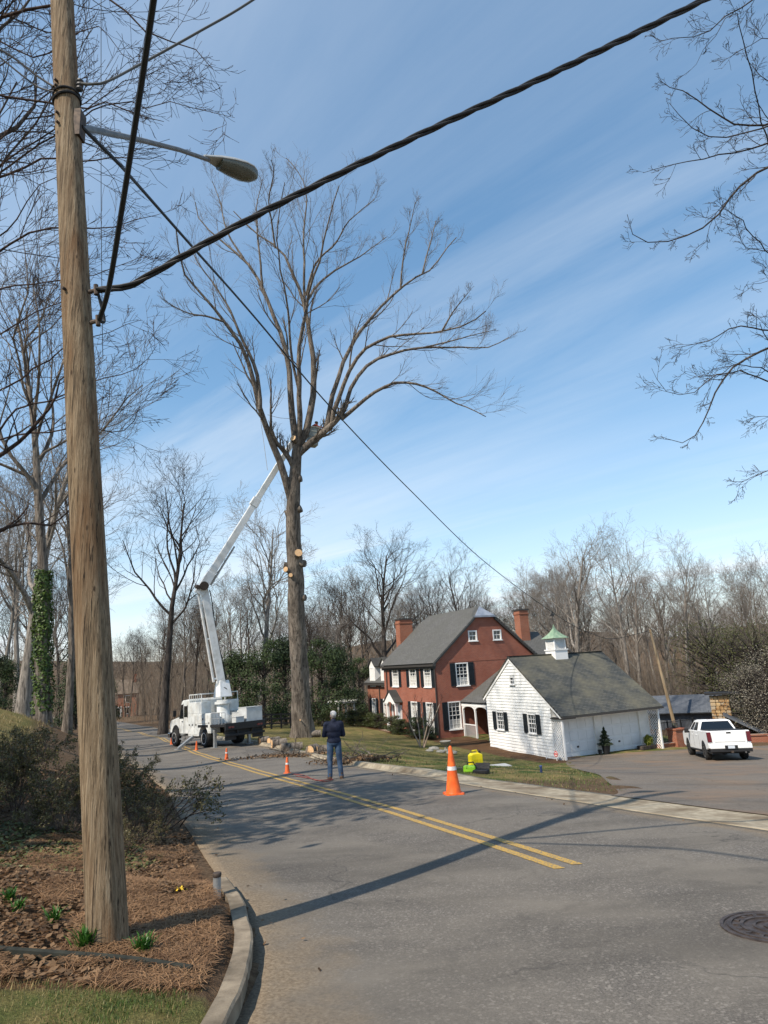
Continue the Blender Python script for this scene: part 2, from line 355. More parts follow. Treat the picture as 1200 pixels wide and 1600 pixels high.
# the ground dips a little under the sheets laid on it
def sdin(x, y):   # rough distance inside road + gutter
    return np.minimum(-dleft(x, y), (XR(y)-x)*.88+BW(y))
dip = .14*sstep(.05, .5, sdin(X, Y))*(Y < 255)*(Y > -29)
e = .4; din = np.ones(X.shape, bool)
for ex, ey in ((e,0),(-e,0),(0,e),(0,-e)): din &= inpoly(X+ex, Y+ey, drive_poly)
dip = np.maximum(dip, np.where(din, .14, 0))
rough_ = np.sin(X*1.7+Y*.6)*np.sin(Y*1.3-X*.4)*.03+np.sin(X*4.1)*np.sin(Y*3.7+1)*.012
Z = Z-dip+np.where(dip > 0, 0, rough_*sstep(.25, 1.0, -sdin(X, Y)))
nxg, nyg = len(gx), len(gy); I = np.arange(nxg*nyg).reshape(nyg, nxg)
gq = np.stack([I[:-1,:-1], I[:-1,1:], I[1:,1:], I[1:,:-1]], -1).reshape(-1,4)
gme = np_mesh('ground', np.c_[X.ravel(), Y.ravel(), Z.ravel()], gq, smooth=True)
mulch = sstep(.0, .3, dleft(X, Y))*(1-sstep(8.5, 11, Y))*sstep(4.15, 4.45, Y+.12*(X+2))*(1-sstep(6, 9, -X))
gf = GG(0, 0)
gu = (X-GO[0])*HR[0]+(Y-GO[1])*HR[1]; gv = (X-GO[0])*HL[0]+(Y-GO[1])*HL[1]
mulch2 = sstep(-2.6, -1.7, gu)*(gu < 1.5)*sstep(-2, -.5, gv)*(1-sstep(12, 15, gv))
hu = (X-HB[0])*HR[0]+(Y-HB[1])*HR[1]; hv = (X-HB[0])*HL[0]+(Y-HB[1])*HL[1]
mulch2 = np.maximum(mulch2, sstep(-2.2, -1.2, hu)*(hu < 2)*sstep(-1, 0, hv)*(1-sstep(16, 18, hv)))
mulch = np.maximum(mulch, mulch2)
grassL = sstep(.0, .2, dleft(X, Y))*(1-mulch)*(1-sstep(4.2, 4.5, Y+.12*(X+2)))*(Y > -20)
lawnL = sstep(2.5, 5, dleft(X, Y))*sstep(14, 17, Y)*(1-sstep(55, 70, Y))*sstep(-34, -26, X)
lawnR = sstep(.3, .6, dright(X, Y)-0*BW(Y))*(1-sstep(13.5, 15, hu))*(1-sstep(24, 30, hv))*sstep(-34, -30, hv)*(1-mulch)*(Y < 75)
grass = np.clip(np.maximum(grassL, lawnR), 0, 1); dry = np.clip(np.maximum(lawnL, lawnR*sstep(-7, -4, -X)*sstep(30, 36, Y)*.9), 0, 1)
at_ = gme.attributes.new('zone', 'FLOAT_COLOR', 'POINT'); at_.data.foreach_set('color', np.stack([mulch, grass, dry, np.ones_like(dry)], -1).astype(np.float32).ravel())
m, n, b = newmat('ground'); b.inputs['Roughness'].default_value = .95; b.inputs['Specular IOR Level'].default_value = .1
za = N(n, 'ShaderNodeVertexColor', layer_name='zone'); sp = N(n, 'ShaderNodeSeparateColor'); n.links.new(za.outputs[0], sp.inputs[0])
v = mapped(n, 'Object', (1,1,1)); nf = noise(n, v, 14, 8, .7); nm = noise(n, v, 1.1, 5, .6); nff = noise(n, v, 60, 4, .7)
lit = ramp(n, nf, [(.3, (.045,.028,.016)), (.5, (.115,.075,.045)), (.72, (.22,.15,.09))])
mul = ramp(n, nff, [(.3, (.04,.024,.013)), (.5, (.12,.066,.034)), (.7, (.26,.15,.08))])
grn = ramp(n, nff, [(.3, (.02,.035,.008)), (.55, (.07,.10,.025)), (.75, (.14,.16,.05))])
dr_ = ramp(n, nff, [(.3, (.12,.09,.035)), (.6, (.28,.21,.09)), (.8, (.38,.30,.14))])
def edge(ch, k=.35): # break the zone borders up
    return ramp(n, mth(n, 'ADD', ch, mth(n, 'MULTIPLY', mth(n, 'SUBTRACT', nf, .5), k*2)), [(.35, 0.0), (.65, 1.0)])
col = mixc(n, edge(sp.outputs[0]), lit, mul)
g2 = mixc(n, ramp(n, nm, [(.40, 0.0), (.62, 1.0)]), grn, dr_)
col = mixc(n, edge(sp.outputs[1]), col, g2)
col = mixc(n, edge(sp.outputs[2]), col, mixc(n, ramp(n, nm, [(.35, 0.0), (.6, .6)]), dr_, grn))
n.links.new(col, b.inputs['Base Color']); bumpn(n, b, nff, .8, .03)
gme.materials.append(m)
ground = tag(link('ground', gme), kind='structure')
# asphalt
def asphalt(name, c1, c2, stain, tint=None):
    m, n, b = newmat(name); b.inputs['Roughness'].default_value = .88; b.inputs['Specular IOR Level'].default_value = .25
    v = mapped(n, 'Object', (1,1,1))
    sp1 = noise(n, v, 70, 4, .85); vo = N(n, 'ShaderNodeTexVoronoi'); vo.inputs['Scale'].default_value = 55; n.links.new(v, vo.inputs[0])
    col = ramp(n, sp1, [(.30, tuple(q*.35 for q in c1)), (.46, c1), (.58, c2), (.72, tuple(min(q*2.0,.6) for q in c2))])
    col = mixc(n, ramp(n, vo.outputs['Color'], [(.66, 0.0), (.92, .7)]), col, tuple(q*1.9 for q in c2))
    st = noise(n, v, .45, 6, .65, .6); col = mixc(n, ramp(n, st, [(.40, 0.0), (.62, .8)]), col, stain)
    mv = mapped(n, 'Object', (.35,1.2,1), (0,0,rad(-28))); col = mixc(n, ramp(n, noise(n, mv, .9, 3), [(.45, 0.0), (.72, .5)]), col, tuple(q*.5 for q in c1))
    col = mixc(n, ramp(n, noise(n, v, 1.9, 6, .7, .8), [(.52, 0.0), (.66, .35)]), col, tuple(q*.62 for q in c1))
    sm = noise(n, v, 5.5, 3, .5); col = mixc(n, ramp(n, sm, [(.70, 0.0), (.78, .5)]), col, (.025,.022,.02))
    # hairline cracks
    vc = N(n, 'ShaderNodeTexVoronoi', feature='DISTANCE_TO_EDGE'); vc.inputs['Scale'].default_value = .33
    wv = N(n, 'ShaderNodeVectorMath', operation='ADD'); nz = N(n, 'ShaderNodeTexNoise'); nz.inputs['Scale'].default_value = 1.6; nz.inputs['Detail'].default_value = 5; n.links.new(v, nz.inputs[0])
    n.links.new(v, wv.inputs[0]); n.links.new(nz.outputs['Color'], wv.inputs[1]); n.links.new(wv.outputs[0], vc.inputs[0])
    crk = ramp(n, vc.outputs['Distance'], [(0.0, .5), (.006, 0.0)]); crk = mth(n, 'MULTIPLY', crk, ramp(n, noise(n, v, .25, 2), [(.46, 0.0), (.55, 1.0)]))
    col = mixc(n, crk, col, (.02,.02,.02))
    if tint is None:
        an = N(n, 'ShaderNodeAttribute', attribute_name='edge'); dm = mth(n, 'ADD', an.outputs['Fac'], mth(n, 'MULTIPLY', mth(n, 'SUBTRACT', noise(n, v, 1.4, 6, .65), .5), 1.5))
        dn = ramp(n, noise(n, v, 40, 4, .7), [(.35, (.13,.095,.06)), (.65, (.27,.21,.14))]); col = mixc(n, ramp(n, dm, [(.12, .9), (.75, 0.0)]), col, dn)
    if tint is not None: col = mixc(n, ramp(n, noise(n, v, .3, 5, .6, .5), [(.5, 0.0), (.66, .6)]), col, tint)
    n.links.new(col, b.inputs['Base Color']); bumpn(n, b, sp1, .55, .006); return m
M_road = asphalt('asphalt', (.112,.099,.084), (.157,.140,.119), (.182,.160,.130))
M_drive = asphalt('driveway_asphalt', (.125,.108,.09), (.175,.15,.124), (.18,.145,.11), (.25,.155,.09))
yy = np.concatenate([np.arange(-28, 30, .25), np.arange(30, 90, .6), np.arange(90, 258, 2.5)]); tt = np.linspace(0, 1, 41)
def strip(name, ys_, fa, fb, ts, off, mat, parent=None, skirt=.12, kind='structure'):
    xa = fa(ys_); xb = fb(ys_); Xs = xa[:,None]*(1-ts)[None]+xb[:,None]*ts[None]; Ys = np.broadcast_to(ys_[:,None], Xs.shape)
    Zs = T0(Xs, Ys)+(off(Xs, Ys) if callable(off) else off); ny, nx = Xs.shape
    V = np.c_[Xs.ravel(), Ys.ravel(), Zs.ravel()]; I = np.arange(ny*nx).reshape(ny, nx)
    q = np.stack([I[:-1,:-1], I[:-1,1:], I[1:,1:], I[1:,:-1]], -1).reshape(-1,4)
    if skirt:
        border = np.r_[I[0], I[1:,-1], I[-1,-2::-1], I[-2:0:-1,0]]; Vb = V[border].copy(); Vb[:,2] -= skirt; nb = len(border); j = np.arange(nb)+len(V)
        q = np.r_[q, np.stack([border, j, np.roll(j,-1), np.roll(border,-1)], -1)]; V = np.r_[V, Vb]
    o = link(name, np_mesh(name, V, q, smooth=True), parent, mat=mat)
    ea = o.data.attributes.new('edge', 'FLOAT', 'POINT'); ea.data.foreach_set('value', np.minimum(np.abs(V[:,0]-XL(V[:,1])), np.abs(V[:,0]-XR(V[:,1]))*1.6).astype(np.float32))
    return tag(o, kind=kind) if not parent else o
road = strip('road', yy, XL, XR, tt, .012, M_road)
# double yellow centre line, worn
m, n, b = newmat('road_paint'); b.inputs['Roughness'].default_value = .7
v = mapped(n, 'Object', (1,1,1)); pn = noise(n, v, 45, 6, .75); n.links.new(mixc(n, ramp(n, pn, [(.40, 0.0), (.56, 1.0)]), (.14,.13,.11), (.55,.32,.035)), b.inputs['Base Color']); M_paint = m
_CY = np.array([(895,1354.5),(760,1315),(620,1272),(500,1235),(446,1217),(389,1201),(330,1186),(300,1174),(243,1151),(215,1144)])
cpts = np.array([G(*p) for p in _CY]); far_c = [((XL(y)+XR(y))/2, y) for y in (85, 110)]
cl_y = np.r_[cpts[:,1], [f[1] for f in far_c]]; cl_x = np.r_[cpts[:,0], [float(f[0]) for f in far_c]]
_k = np.polyfit(cl_y[:8], cl_x[:8], 3); CX = lambda y: np.where(y < 34, np.polyval(_k, y), np.interp(y, cl_y, cl_x)+(np.polyval(_k, 34)-np.interp(34, cl_y, cl_x))*(1-sstep(34, 60, y)))
ly = np.concatenate([np.arange(7.35, 30, .25), np.arange(30, 100, .6)])
strip('centre_line', ly, lambda y: CX(y)-.19, lambda y: CX(y)-.075, np.linspace(0,1,2), .017, M_paint, road, 0)
strip('centre_line', ly+.12, lambda y: CX(y)+.075, lambda y: CX(y)+.19, np.linspace(0,1,2), .017, M_paint, road, 0)
# concrete gutter / rolled kerb on the right
M_conc = M('old_concrete', (.26,.215,.15), (.40,.345,.25), 9, .92, .5, 70, c3=(.16,.12,.075), s3=1.3, bdist=.008)
def gut(x, y):
    d = dright(x, y)/BW(y); k = sstep(16.5, 19.5, y)*(1-sstep(60, 75, y))
    return .016-.03*np.sin(np.clip(d, 0, 1)*np.pi)*(1-k)+k*(.12*sstep(.25, .55, d))
gys = np.concatenate([np.arange(-8, 30, .3), np.arange(30, 75, .7)])
gutter = strip('gutter', gys, XR, lambda y: XR(y)+BW(y)/.88, np.linspace(0,1,9), gut, M_conc)
# driveway
sA = np.linspace(0, 1, 60); lp, _ = resample(np.c_[DL, np.zeros(len(DL))], 60); rp, _ = resample(np.c_[DR, np.zeros(len(DR))], 60)
ts = np.linspace(0, 1, 50); Xs = lp[:,0:1]*(1-ts)+rp[:,0:1]*ts; Ys = lp[:,1:2]*(1-ts)+rp[:,1:2]*ts; yr = np.linspace(12.95, 2.6, 50)
for r_ in range(12):
    k_ = (1-r_/12)**1.5; Xs[r_] = Xs[r_]*(1-k_)+(XR(yr)+(BW(yr)-.12)/.88)*k_; Ys[r_] = Ys[r_]*(1-k_)+yr*k_
Zs = T(Xs, Ys)+.02
I = np.arange(3000).reshape(60, 50); q = np.stack([I[:-1,:-1], I[:-1,1:], I[1:,1:], I[1:,:-1]], -1).reshape(-1,4)
driveway = tag(link('driveway', np_mesh('driveway', np.c_[Xs.ravel(), Ys.ravel(), Zs.ravel()], q, smooth=True), mat=M_drive), kind='structure')
# kerb on the left
M_kerb = M('kerb_concrete', (.17,.135,.095), (.30,.245,.175), 7, .9, .5, 60, c3=(.10,.08,.055), s3=2.2, bdist=.006)
def kerb(name, y0, y1, w, h, label):
    ys_ = np.arange(y0, y1, .12); c = np.c_[XL(ys_), ys_]; d = np.gradient(c, axis=0); d /= np.linalg.norm(d, axis=1, keepdims=True); nn = np.c_[-d[:,1], d[:,0]]
    rings = []
    for i in range(len(ys_)):
        z = float(T0(c[i,0], c[i,1])[0]); ch = .012*math.sin(i*.9)+.006*math.sin(i*2.3)
        pr = [(.0-.012, -.1), (-.012+ch*.4, h-.012), (.004+ch*.3, h+ch*.12), (w, h+ch*.1), (w, -.1)]
        rings.append([(c[i,0]+nn[i,0]*a, c[i,1]+nn[i,1]*a, z+hh) for a, hh in pr])
    return tag(MB().loft(rings).build(name, M_kerb), kind='structure')
kerb('kerb', -12, 7.25, .12, .12, '')
kerb('kerb', 29, 36, .3, .12, '')
# ------------------------------------------------------------------ building materials
def brickmat(name, c1, c2, mort, vecaxes='xz', scale=1.0):
    m, n, b = newmat(name); b.inputs['Roughness'].default_value = .9; b.inputs['Specular IOR Level'].default_value = .15
    t = N(n, 'ShaderNodeTexCoord'); s = N(n, 'ShaderNodeSeparateXYZ'); n.links.new(t.outputs['Object'], s.inputs[0]); c = N(n, 'ShaderNodeCombineXYZ')
    n.links.new(mth(n, 'ADD', s.outputs[0], s.outputs[1]), c.inputs[0]); n.links.new(s.outputs[2], c.inputs[1])
    br = N(n, 'ShaderNodeTexBrick'); n.links.new(c.outputs[0], br.inputs[0]); br.inputs['Scale'].default_value = 1; br.inputs['Brick Width'].default_value = .21*scale; br.inputs['Row Height'].default_value = .072*scale
    br.inputs['Mortar Size'].default_value = .009*scale; br.inputs['Color1'].default_value = (*c1, 1); br.inputs['Color2'].default_value = (*c2, 1); br.inputs['Mortar'].default_value = (*mort, 1); br.inputs['Bias'].default_value = -.2
    v = mapped(n, 'Object', (1,1,1)); col = mixc(n, ramp(n, noise(n, v, 1.2, 6, .6), [(.4, 0.0), (.75, .4)]), br.outputs[0], tuple(q*.55 for q in c1))
    n.links.new(col, b.inputs['Base Color']); bumpn(n, b, br.outputs['Fac'], -.5, .006); return m
M_brick = brickmat('brick', (.33,.088,.05), (.24,.058,.036), (.30,.22,.17))
M_brick2 = brickmat('brick_orange', (.33,.10,.05), (.25,.072,.038), (.32,.24,.18))
def shingle(name, c1, c2, c3):
    m, n, b = newmat(name); b.inputs['Roughness'].default_value = .92; b.inputs['Specular IOR Level'].default_value = .15
    t = N(n, 'ShaderNodeTexCoord'); s = N(n, 'ShaderNodeSeparateXYZ'); n.links.new(t.outputs['UV'], s.inputs[0]); c = N(n, 'ShaderNodeCombineXYZ'); n.links.new(s.outputs[0], c.inputs[0]); n.links.new(s.outputs[1], c.inputs[1])
    br = N(n, 'ShaderNodeTexBrick'); n.links.new(c.outputs[0], br.inputs[0]); br.inputs['Scale'].default_value = 1; br.inputs['Brick Width'].default_value = .32; br.inputs['Row Height'].default_value = .14; br.inputs['Mortar Size'].default_value = .012; br.inputs['Bias'].default_value = 0
    br.inputs['Color1'].default_value = (*c1, 1); br.inputs['Color2'].default_value = (*c2, 1); br.inputs['Mortar'].default_value = (*[q*.45 for q in c1], 1)
    v = mapped(n, 'Object', (1,1,1)); col = mixc(n, ramp(n, noise(n, v, .55, 6, .62), [(.40, 0.0), (.68, .75)]), br.outputs[0], c3)
    n.links.new(col, b.inputs['Base Color']); bumpn(n, b, br.outputs['Fac'], -.8, .012); return m
M_roofA = shingle('shingle_grey', (.105,.104,.10), (.135,.133,.126), (.09,.09,.08))
M_roofB = shingle('shingle_mossy', (.055,.06,.06), (.095,.096,.088), (.155,.142,.10))
M_white = M('white_paint', (.74,.73,.69), (.82,.81,.78), 3, .55, .1, 40)
M_trim = M('white_trim', (.78,.77,.74), rough=.5)
M_shut = M('black_shutter', (.012,.016,.02), (.022,.028,.034), 6, .5)
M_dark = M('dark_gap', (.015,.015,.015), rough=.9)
m, n, b = newmat('window_glass'); b.inputs['Base Color'].default_value = (.02,.028,.035,1); b.inputs['Roughness'].default_value = .06; b.inputs['Specular IOR Level'].default_value = .8; M_glass = m
M_curt = M('window_blind', (.42,.41,.38), (.55,.54,.50), 5, .8)
M_gut = M('dark_gutter', (.05,.045,.04), rough=.5, spec=.4)
M_copper = M('green_copper', (.17,.27,.18), (.29,.38,.26), 5, .7)
M_lead = M('grey_flashing', (.22,.25,.30), (.32,.35,.40), 3, .45)
def roof_slab(name, quad, th, mat, parent, over=None):
    """sloping slab: quad = eave a, eave b, ridge b, ridge a (upper face); UV in metres along the slope"""
    q = [Vector([float(t) for t in p]) for p in quad]; nrm = (q[1]-q[0]).cross(q[-1]-q[0]).normalized()
    if nrm.z < 0: nrm = -nrm
    k = len(q); vs = q+[p-nrm*th for p in q]; fs = [list(range(k)), list(range(k, 2*k))[::-1]]+[(i,(i+1)%k,k+(i+1)%k,k+i) for i in range(k)]
    me = bpy.data.meshes.new(name); me.from_pydata([tuple(p) for p in vs], [], fs); uv = me.uv_layers.new(name='UVMap')
    u = (q[1]-q[0]).normalized(); v_ = nrm.cross(u)
    for l in me.loops:
        p = vs[l.vertex_index]-q[0]; uv.data[l.index].uv = (p.dot(u), p.dot(v_))
    bm = bmesh.new(); bm.from_mesh(me); bmesh.ops.recalc_face_normals(bm, faces=bm.faces); bm.to_mesh(me); bm.free()
    return link(name, me, parent, mat=mat)
def wall_open(mb, plane, u0, u1, z0, z1, holes, thick, at_, top=None):
    """wall in plane 'x' or 'y' (constant at_), facing negative; rectangular holes (ua,ub,za,zb); reveals of depth thick. top: optional polygon cap above z1"""
    us = sorted({u0, u1, *[h[0] for h in holes], *[h[1] for h in holes]}); zs = sorted({z0, z1, *[h[2] for h in holes], *[h[3] for h in holes]})
    P = (lambda u, d, z: (at_+d, u, z)) if plane == 'x' else (lambda u, d, z: (u, at_+d, z))
    for i in range(len(us)-1):
        for j in range(len(zs)-1):
            um, zm = (us[i]+us[i+1])/2, (zs[j]+zs[j+1])/2
            if any(h[0] < um < h[1] and h[2] < zm < h[3] for h in holes): continue
            mb.quad(P(us[i],0,zs[j]), P(us[i+1],0,zs[j]), P(us[i+1],0,zs[j+1]), P(us[i],0,zs[j+1]))
    for a, b_, c, d in holes:
        mb.quad(P(a,0,c), P(b_,0,c), P(b_,thick,c), P(a,thick,c)); mb.quad(P(a,0,d), P(b_,0,d), P(b_,thick,d), P(a,thick,d))
        mb.quad(P(a,0,c), P(a,0,d), P(a,thick,d), P(a,thick,c)); mb.quad(P(b_,0,c), P(b_,0,d), P(b_,thick,d), P(b_,thick,c))
    if top: mb.quad(*[P(u,0,z) for u, z in top])
def window(parent, plane, at_, ua, ub, za, zb, nu, nz, fw=.09, sill=True, blind=.45, rec=.07, name='window'):
    """sash window set in a hole: frame mesh with children pane, muntin, sill"""
    P = (lambda u, d, z: (at_+d, u, z)) if plane == 'x' else (lambda u, d, z: (u, at_+d, z))
    def bx(mb, u0, u1, z0, z1, d0, d1):
        a = P(u0, d0, z0); c = P(u1, d1, z1); mb.box([min(a[i],c[i]) for i in range(3)], [max(a[i],c[i]) for i in range(3)])
    f = MB(); pr = -.025
    bx(f, ua, ua+fw, za, zb, pr, rec+.05); bx(f, ub-fw, ub, za, zb, pr, rec+.05); bx(f, ua+fw, ub-fw, zb-fw, zb, pr, rec+.05); bx(f, ua+fw, ub-fw, za, za+fw*.7, pr, rec+.05)
    zm = (za+zb)/2; bx(f, ua+fw, ub-fw, zm-.025, zm+.025, rec-.03, rec+.03)
    o = f.build(name, M_trim, parent, bevel=.006, seg=1)
    wu = (ub-ua-2*fw)/nu; wz = (zb-za-fw*1.7)/nz; z0 = za+fw*.7
    g = MB(); g.quad(P(ua+fw,rec+.02,z0), P(ub-fw,rec+.02,z0), P(ub-fw,rec+.02,zb-fw), P(ua+fw,rec+.02,zb-fw)); g.build('pane', M_glass, o)
    mu = MB()
    for i in range(1, nu): bx(mu, ua+fw+i*wu-.014, ua+fw+i*wu+.014, z0, zb-fw, rec-.012, rec+.018)
    for j in range(1, nz):
        if nz > 2 and abs(z0+j*wz-zm) < .03: continue
        bx(mu, ua+fw, ub-fw, z0+j*wz-.014, z0+j*wz+.014, rec-.010, rec+.016)
    if nu > 1 or nz > 1: mu.build('muntin', M_trim, o)
    if blind:
        k = MB(); zt = zb-fw; k.quad(P(ua+fw,rec+.012,z0), P(ub-fw,rec+.012,z0), P(ub-fw,rec+.012,z0+(zt-z0)*blind), P(ua+fw,rec+.012,z0+(zt-z0)*blind)); k.build('blind', M_curt, o)
    if sill:
        s_ = MB(); bx(s_, ua-.05, ub+.05, za-.07, za, -.09, rec); s_.build('sill', M_trim, o, bevel=.008, seg=1)
    return o
def shutter(parent, plane, at_, ua, ub, za, zb):
    P = (lambda u, d, z: (at_+d, u, z)) if plane == 'x' else (lambda u, d, z: (u, at_+d, z))
    def bx(mb, u0, u1, z0, z1, d0, d1):
        a = P(u0, d0, z0); c = P(u1, d1, z1); mb.box([min(a[i],c[i]) for i in range(3)], [max(a[i],c[i]) for i in range(3)])
    s_ = MB(); fr = .06; zm = za+(zb-za)*.5
    bx(s_, ua, ua+fr, za, zb, -.05, -.003); bx(s_, ub-fr, ub, za, zb, -.05, -.003)
    for a, b_ in ((za, za+fr*1.3), (zm-fr*.6, zm+fr*.6), (zb-fr, zb)): bx(s_, ua+fr, ub-fr, a, b_, -.05, -.003)
    for a, b_ in ((za+fr*1.3, zm-fr*.6), (zm+fr*.6, zb-fr)):
        k = max(3, int((b_-a)/.07))
        for i in range(k): bx(s_, ua+fr, ub-fr, a+(b_-a)*i/k, a+(b_-a)*(i+.62)/k, -.038, -.012)
    bx(s_, ua+fr, ub-fr, za+fr, zb-fr, -.014, -.003)
    return s_.build('shutter', M_shut, parent)
# ------------------------------------------------------------------ brick house (local: x along its gable wall, y along its front, z up)
house = tag(empty('brick_house', HB, HA), 'two-storey red brick house with grey shingle roof and black shutters', 'house')
EV, RG, WX, WY = 5.85, 10.05, 9.9, 10.1
front_u = [(6.86,8.30),(3.33,4.77),(.70,2.06)]; holes_f = [(a,b_,3.86,5.62) for a, b_ in front_u]+[(3.52,4.75,.25,2.67),(.72,2.0,.25,2.67)]+[(7.0,8.2,.30,2.55)]
holes_g = [(1.84,3.03,3.83,5.62),(.88,2.05,.58,2.68),(3.30,4.15,7.30,8.15),(5.68,6.55,7.30,8.15)]
wl = MB(); wall_open(wl, 'x', 0, WY, -.9, EV, holes_f, .16, 0)
jz = 9.22; jx0 = 4.95-(RG-jz)*4.95/(RG-EV); jx1 = WX-jx0
gh = [h for h in holes_g if h[3] < EV]; wall_open(wl, 'y', 0, WX, -.9, EV, gh, .16, 0)
# gable part above the eave with its two attic windows
zs_ = [EV, 7.30, 8.15, jz]; xl_ = lambda z: (z-EV)*4.95/(RG-EV)
for k in range(3):
    za, zb = zs_[k], zs_[k+1]
    if k == 1:
        cuts = [(xl_(za), xl_(zb)), (3.30,)*2, (4.15,)*2, (5.68,)*2, (6.55,)*2, (WX-xl_(za), WX-xl_(zb))]
        for i in (0, 2, 4): wl.quad((cuts[i][0],0,za), (cuts[i+1][0],0,za), (cuts[i+1][1],0,zb), (cuts[i][1],0,zb))
        for i in (1, 3):
            a, b_ = cuts[i][0], cuts[i+1][0]
            wl.quad((a,0,za),(b_,0,za),(b_,.16,za),(a,.16,za)); wl.quad((a,0,zb),(b_,0,zb),(b_,.16,zb),(a,.16,zb)); wl.quad((a,0,za),(a,0,zb),(a,.16,zb),(a,.16,za)); wl.quad((b_,0,za),(b_,0,zb),(b_,.16,zb),(b_,.16,za))
    else: wl.quad((xl_(za),0,za), (WX-xl_(za),0,za), (WX-xl_(zb),0,zb), (xl_(zb),0,zb))
wl.quad((WX,0,-.9),(WX,WY,-.9),(WX,WY,EV),(WX,0,EV)); wl.quad((0,WY,-.9),(WX,WY,-.9),(WX,WY,EV),(WX-xl_(jz),WY,jz),(xl_(jz),WY,jz),(0,WY,EV))
wl.build('wall', M_brick, house)
MB().box((-.03,-.03,.0),(WX,0,.06)).build('brick_course', M_brick, house); MB().box((-.025,-.02,EV-.16),(WX+.02,-.001,EV-.02)).build('brick_course', M_brick, house)
ov = .28; sl = (RG-EV)/4.95; ev2 = EV-ov*sl+.12
R_ = house
yb, yf = -.22, WY+.22; hy = .75
roof = roof_slab('roof', [(-ov,yf,ev2),(-ov,yb,ev2),(jx0,yb,jz+.12),(4.95,yb+hy,RG+.12),(4.95,yf-hy,RG+.12),(jx0,yf,jz+.12)], .12, M_roofA, R_)
roof_slab('roof', [(WX+ov,yb,ev2),(WX+ov,yf,ev2),(jx1,yf,jz+.12),(4.95,yf-hy,RG+.12),(4.95,yb+hy,RG+.12),(jx1,yb,jz+.12)], .12, M_roofA, R_)
hp = MB(); hp.quad((jx0,yb,jz+.12),(jx1,yb,jz+.12),(4.95,yb+hy,RG+.125)); hp.build('hip_flashing', M_lead, roof); hp = MB(); hp.quad((jx0,yf,jz+.12),(jx1,yf,jz+.12),(4.95,yf-hy,RG+.125)); hp.build('hip_flashing', M_lead, roof); MB().box((jx0-.05,yb-.03,jz-.02),(jx1+.05,0.0,jz+.11)).build('hip_fascia', M_lead, roof)
fa = MB(); fa.box((-ov-.04,yb,ev2-.26),(-.0,yf,ev2-.10)); fa.box((-.16,yb+.1,ev2-.44),(-.001,yf-.1,ev2-.262)); fa.build('eave', M_gut, house)
rk = MB()
for s0, s1 in (((-ov,ev2),(jx0,jz+.12)), ((WX+ov,ev2),(jx1,jz+.12))):
    rk.prism([(s0[0],s0[1]-.14),(s1[0],s1[1]-.14),(s1[0],s1[1]-.30),(s0[0],s0[1]-.30)], 'y', yb+.02, -.002)
rk.build('rake_board', M_gut, house)
for (a, b_, c, d) in holes_f[:3]:
    window(house, 'x', 0, a+.05, b_-.05, c, d, 3, 6, blind=.5)
    shutter(house, 'x', 0, a-.48, a-.02, c-.02, d); shutter(house, 'x', 0, b_+.02, b_+.48, c-.02, d)
for (a, b_, c, d) in holes_f[3:5]:
    window(house, 'x', 0, a, b_, c, d, 3, 7, blind=.9, sill=False)
    shutter(house, 'x', 0, b_+.02, b_+.5, c, d); shutter(house, 'x', 0, a-.5, a-.02, c, d)
for (a, b_, c, d) in holes_g[:2]:
    window(house, 'y', 0, a, b_, c, d, 3, 6, blind=.35)
    shutter(house, 'y', 0, a-.5, a-.02, c, d)
    if c > 3: shutter(house, 'y', 0, b_+.02, b_+.52, c, d)
for (a, b_, c, d) in holes_g[2:]: window(house, 'y', 0, a, b_, c, d, 2, 2, fw=.11, blind=0)
inn = MB(); inn.box((.22,.22,-.3),(WX-.3,WY-.3,EV-.1)); inn.box((2.9,.22,EV),(WX-2.9,1.4,8.2)); inn.build('interior', M_dark, house)
# front door with pedimented surround
dr = MB(); dr.box((.02,7.05,.3),(.09,8.15,2.5))
door = dr.build('door', M('door_paint', (.62,.66,.70), rough=.4), house)
pn = MB()
for z0 in (.45, 1.1, 1.75):
    for y0 in (7.15, 7.66): pn.box((-.005,y0,z0),(.018,y0+.4,z0+.52))
pn.build('panel', M('door_panel', (.45,.52,.58), rough=.3), door)
MB().lathe([(.02,0),(.035,.02),(.02,.05)], 8, (0,8.05,1.3)).build('handle', M('brass', (.45,.32,.10), rough=.3, metal=1), door)
su = MB()
for y0 in (6.55, 8.35): su.box((-.62,y0,.2),(-.40,y0+.22,2.3)); su.box((-.12,y0,.2),(-.001,y0+.22,2.3)); su.box((-.66,y0-.04,2.3),(-.36,y0+.26,2.42))
arch = [(7.6+.78*math.cos(t), 1.82+.78*math.sin(t)) for t in np.linspace(0, math.pi, 13)]
su.prism([(6.45,2.55),(6.45,2.42),(6.82,2.42)]+[(y,max(z,2.0)) for y, z in arch[::-1] if z > 2.3]+[(8.38,2.42),(8.75,2.42),(8.75,2.55),(7.6,3.42)], 'x', -.70, -.60)
su.build('door_surround', M_trim, house, bevel=.01, seg=1)
rf = MB(); rf.prism([(6.35,2.52),(7.6,3.50),(8.85,2.52),(8.85,2.60),(7.6,3.60),(6.35,2.60)], 'x', -.78, -.0); rf.build('door_roof', M_roofA, house)
st = MB(); st.box((-1.3,6.4,-.9),(-.0,8.8,.22)); 
for k in range(3): st.box((-1.3-.34*(k+1),6.6,-.9),(-1.3-.34*k,8.6,.22-.17*(k+1)))
st.build('steps', M_brick2, house)
for y0 in (6.45, 8.75):
    rl = MB(); rl.tube([(-1.28,y0,.2),(-1.28,y0,1.1),(-.1,y0,1.1)], .02, 6)
    for k in range(9): rl.tube([(-1.28+k*.14,y0,.2),(-1.28+k*.14,y0,1.1)], .009, 5)
    rl.build('handrail', M_gut, house)
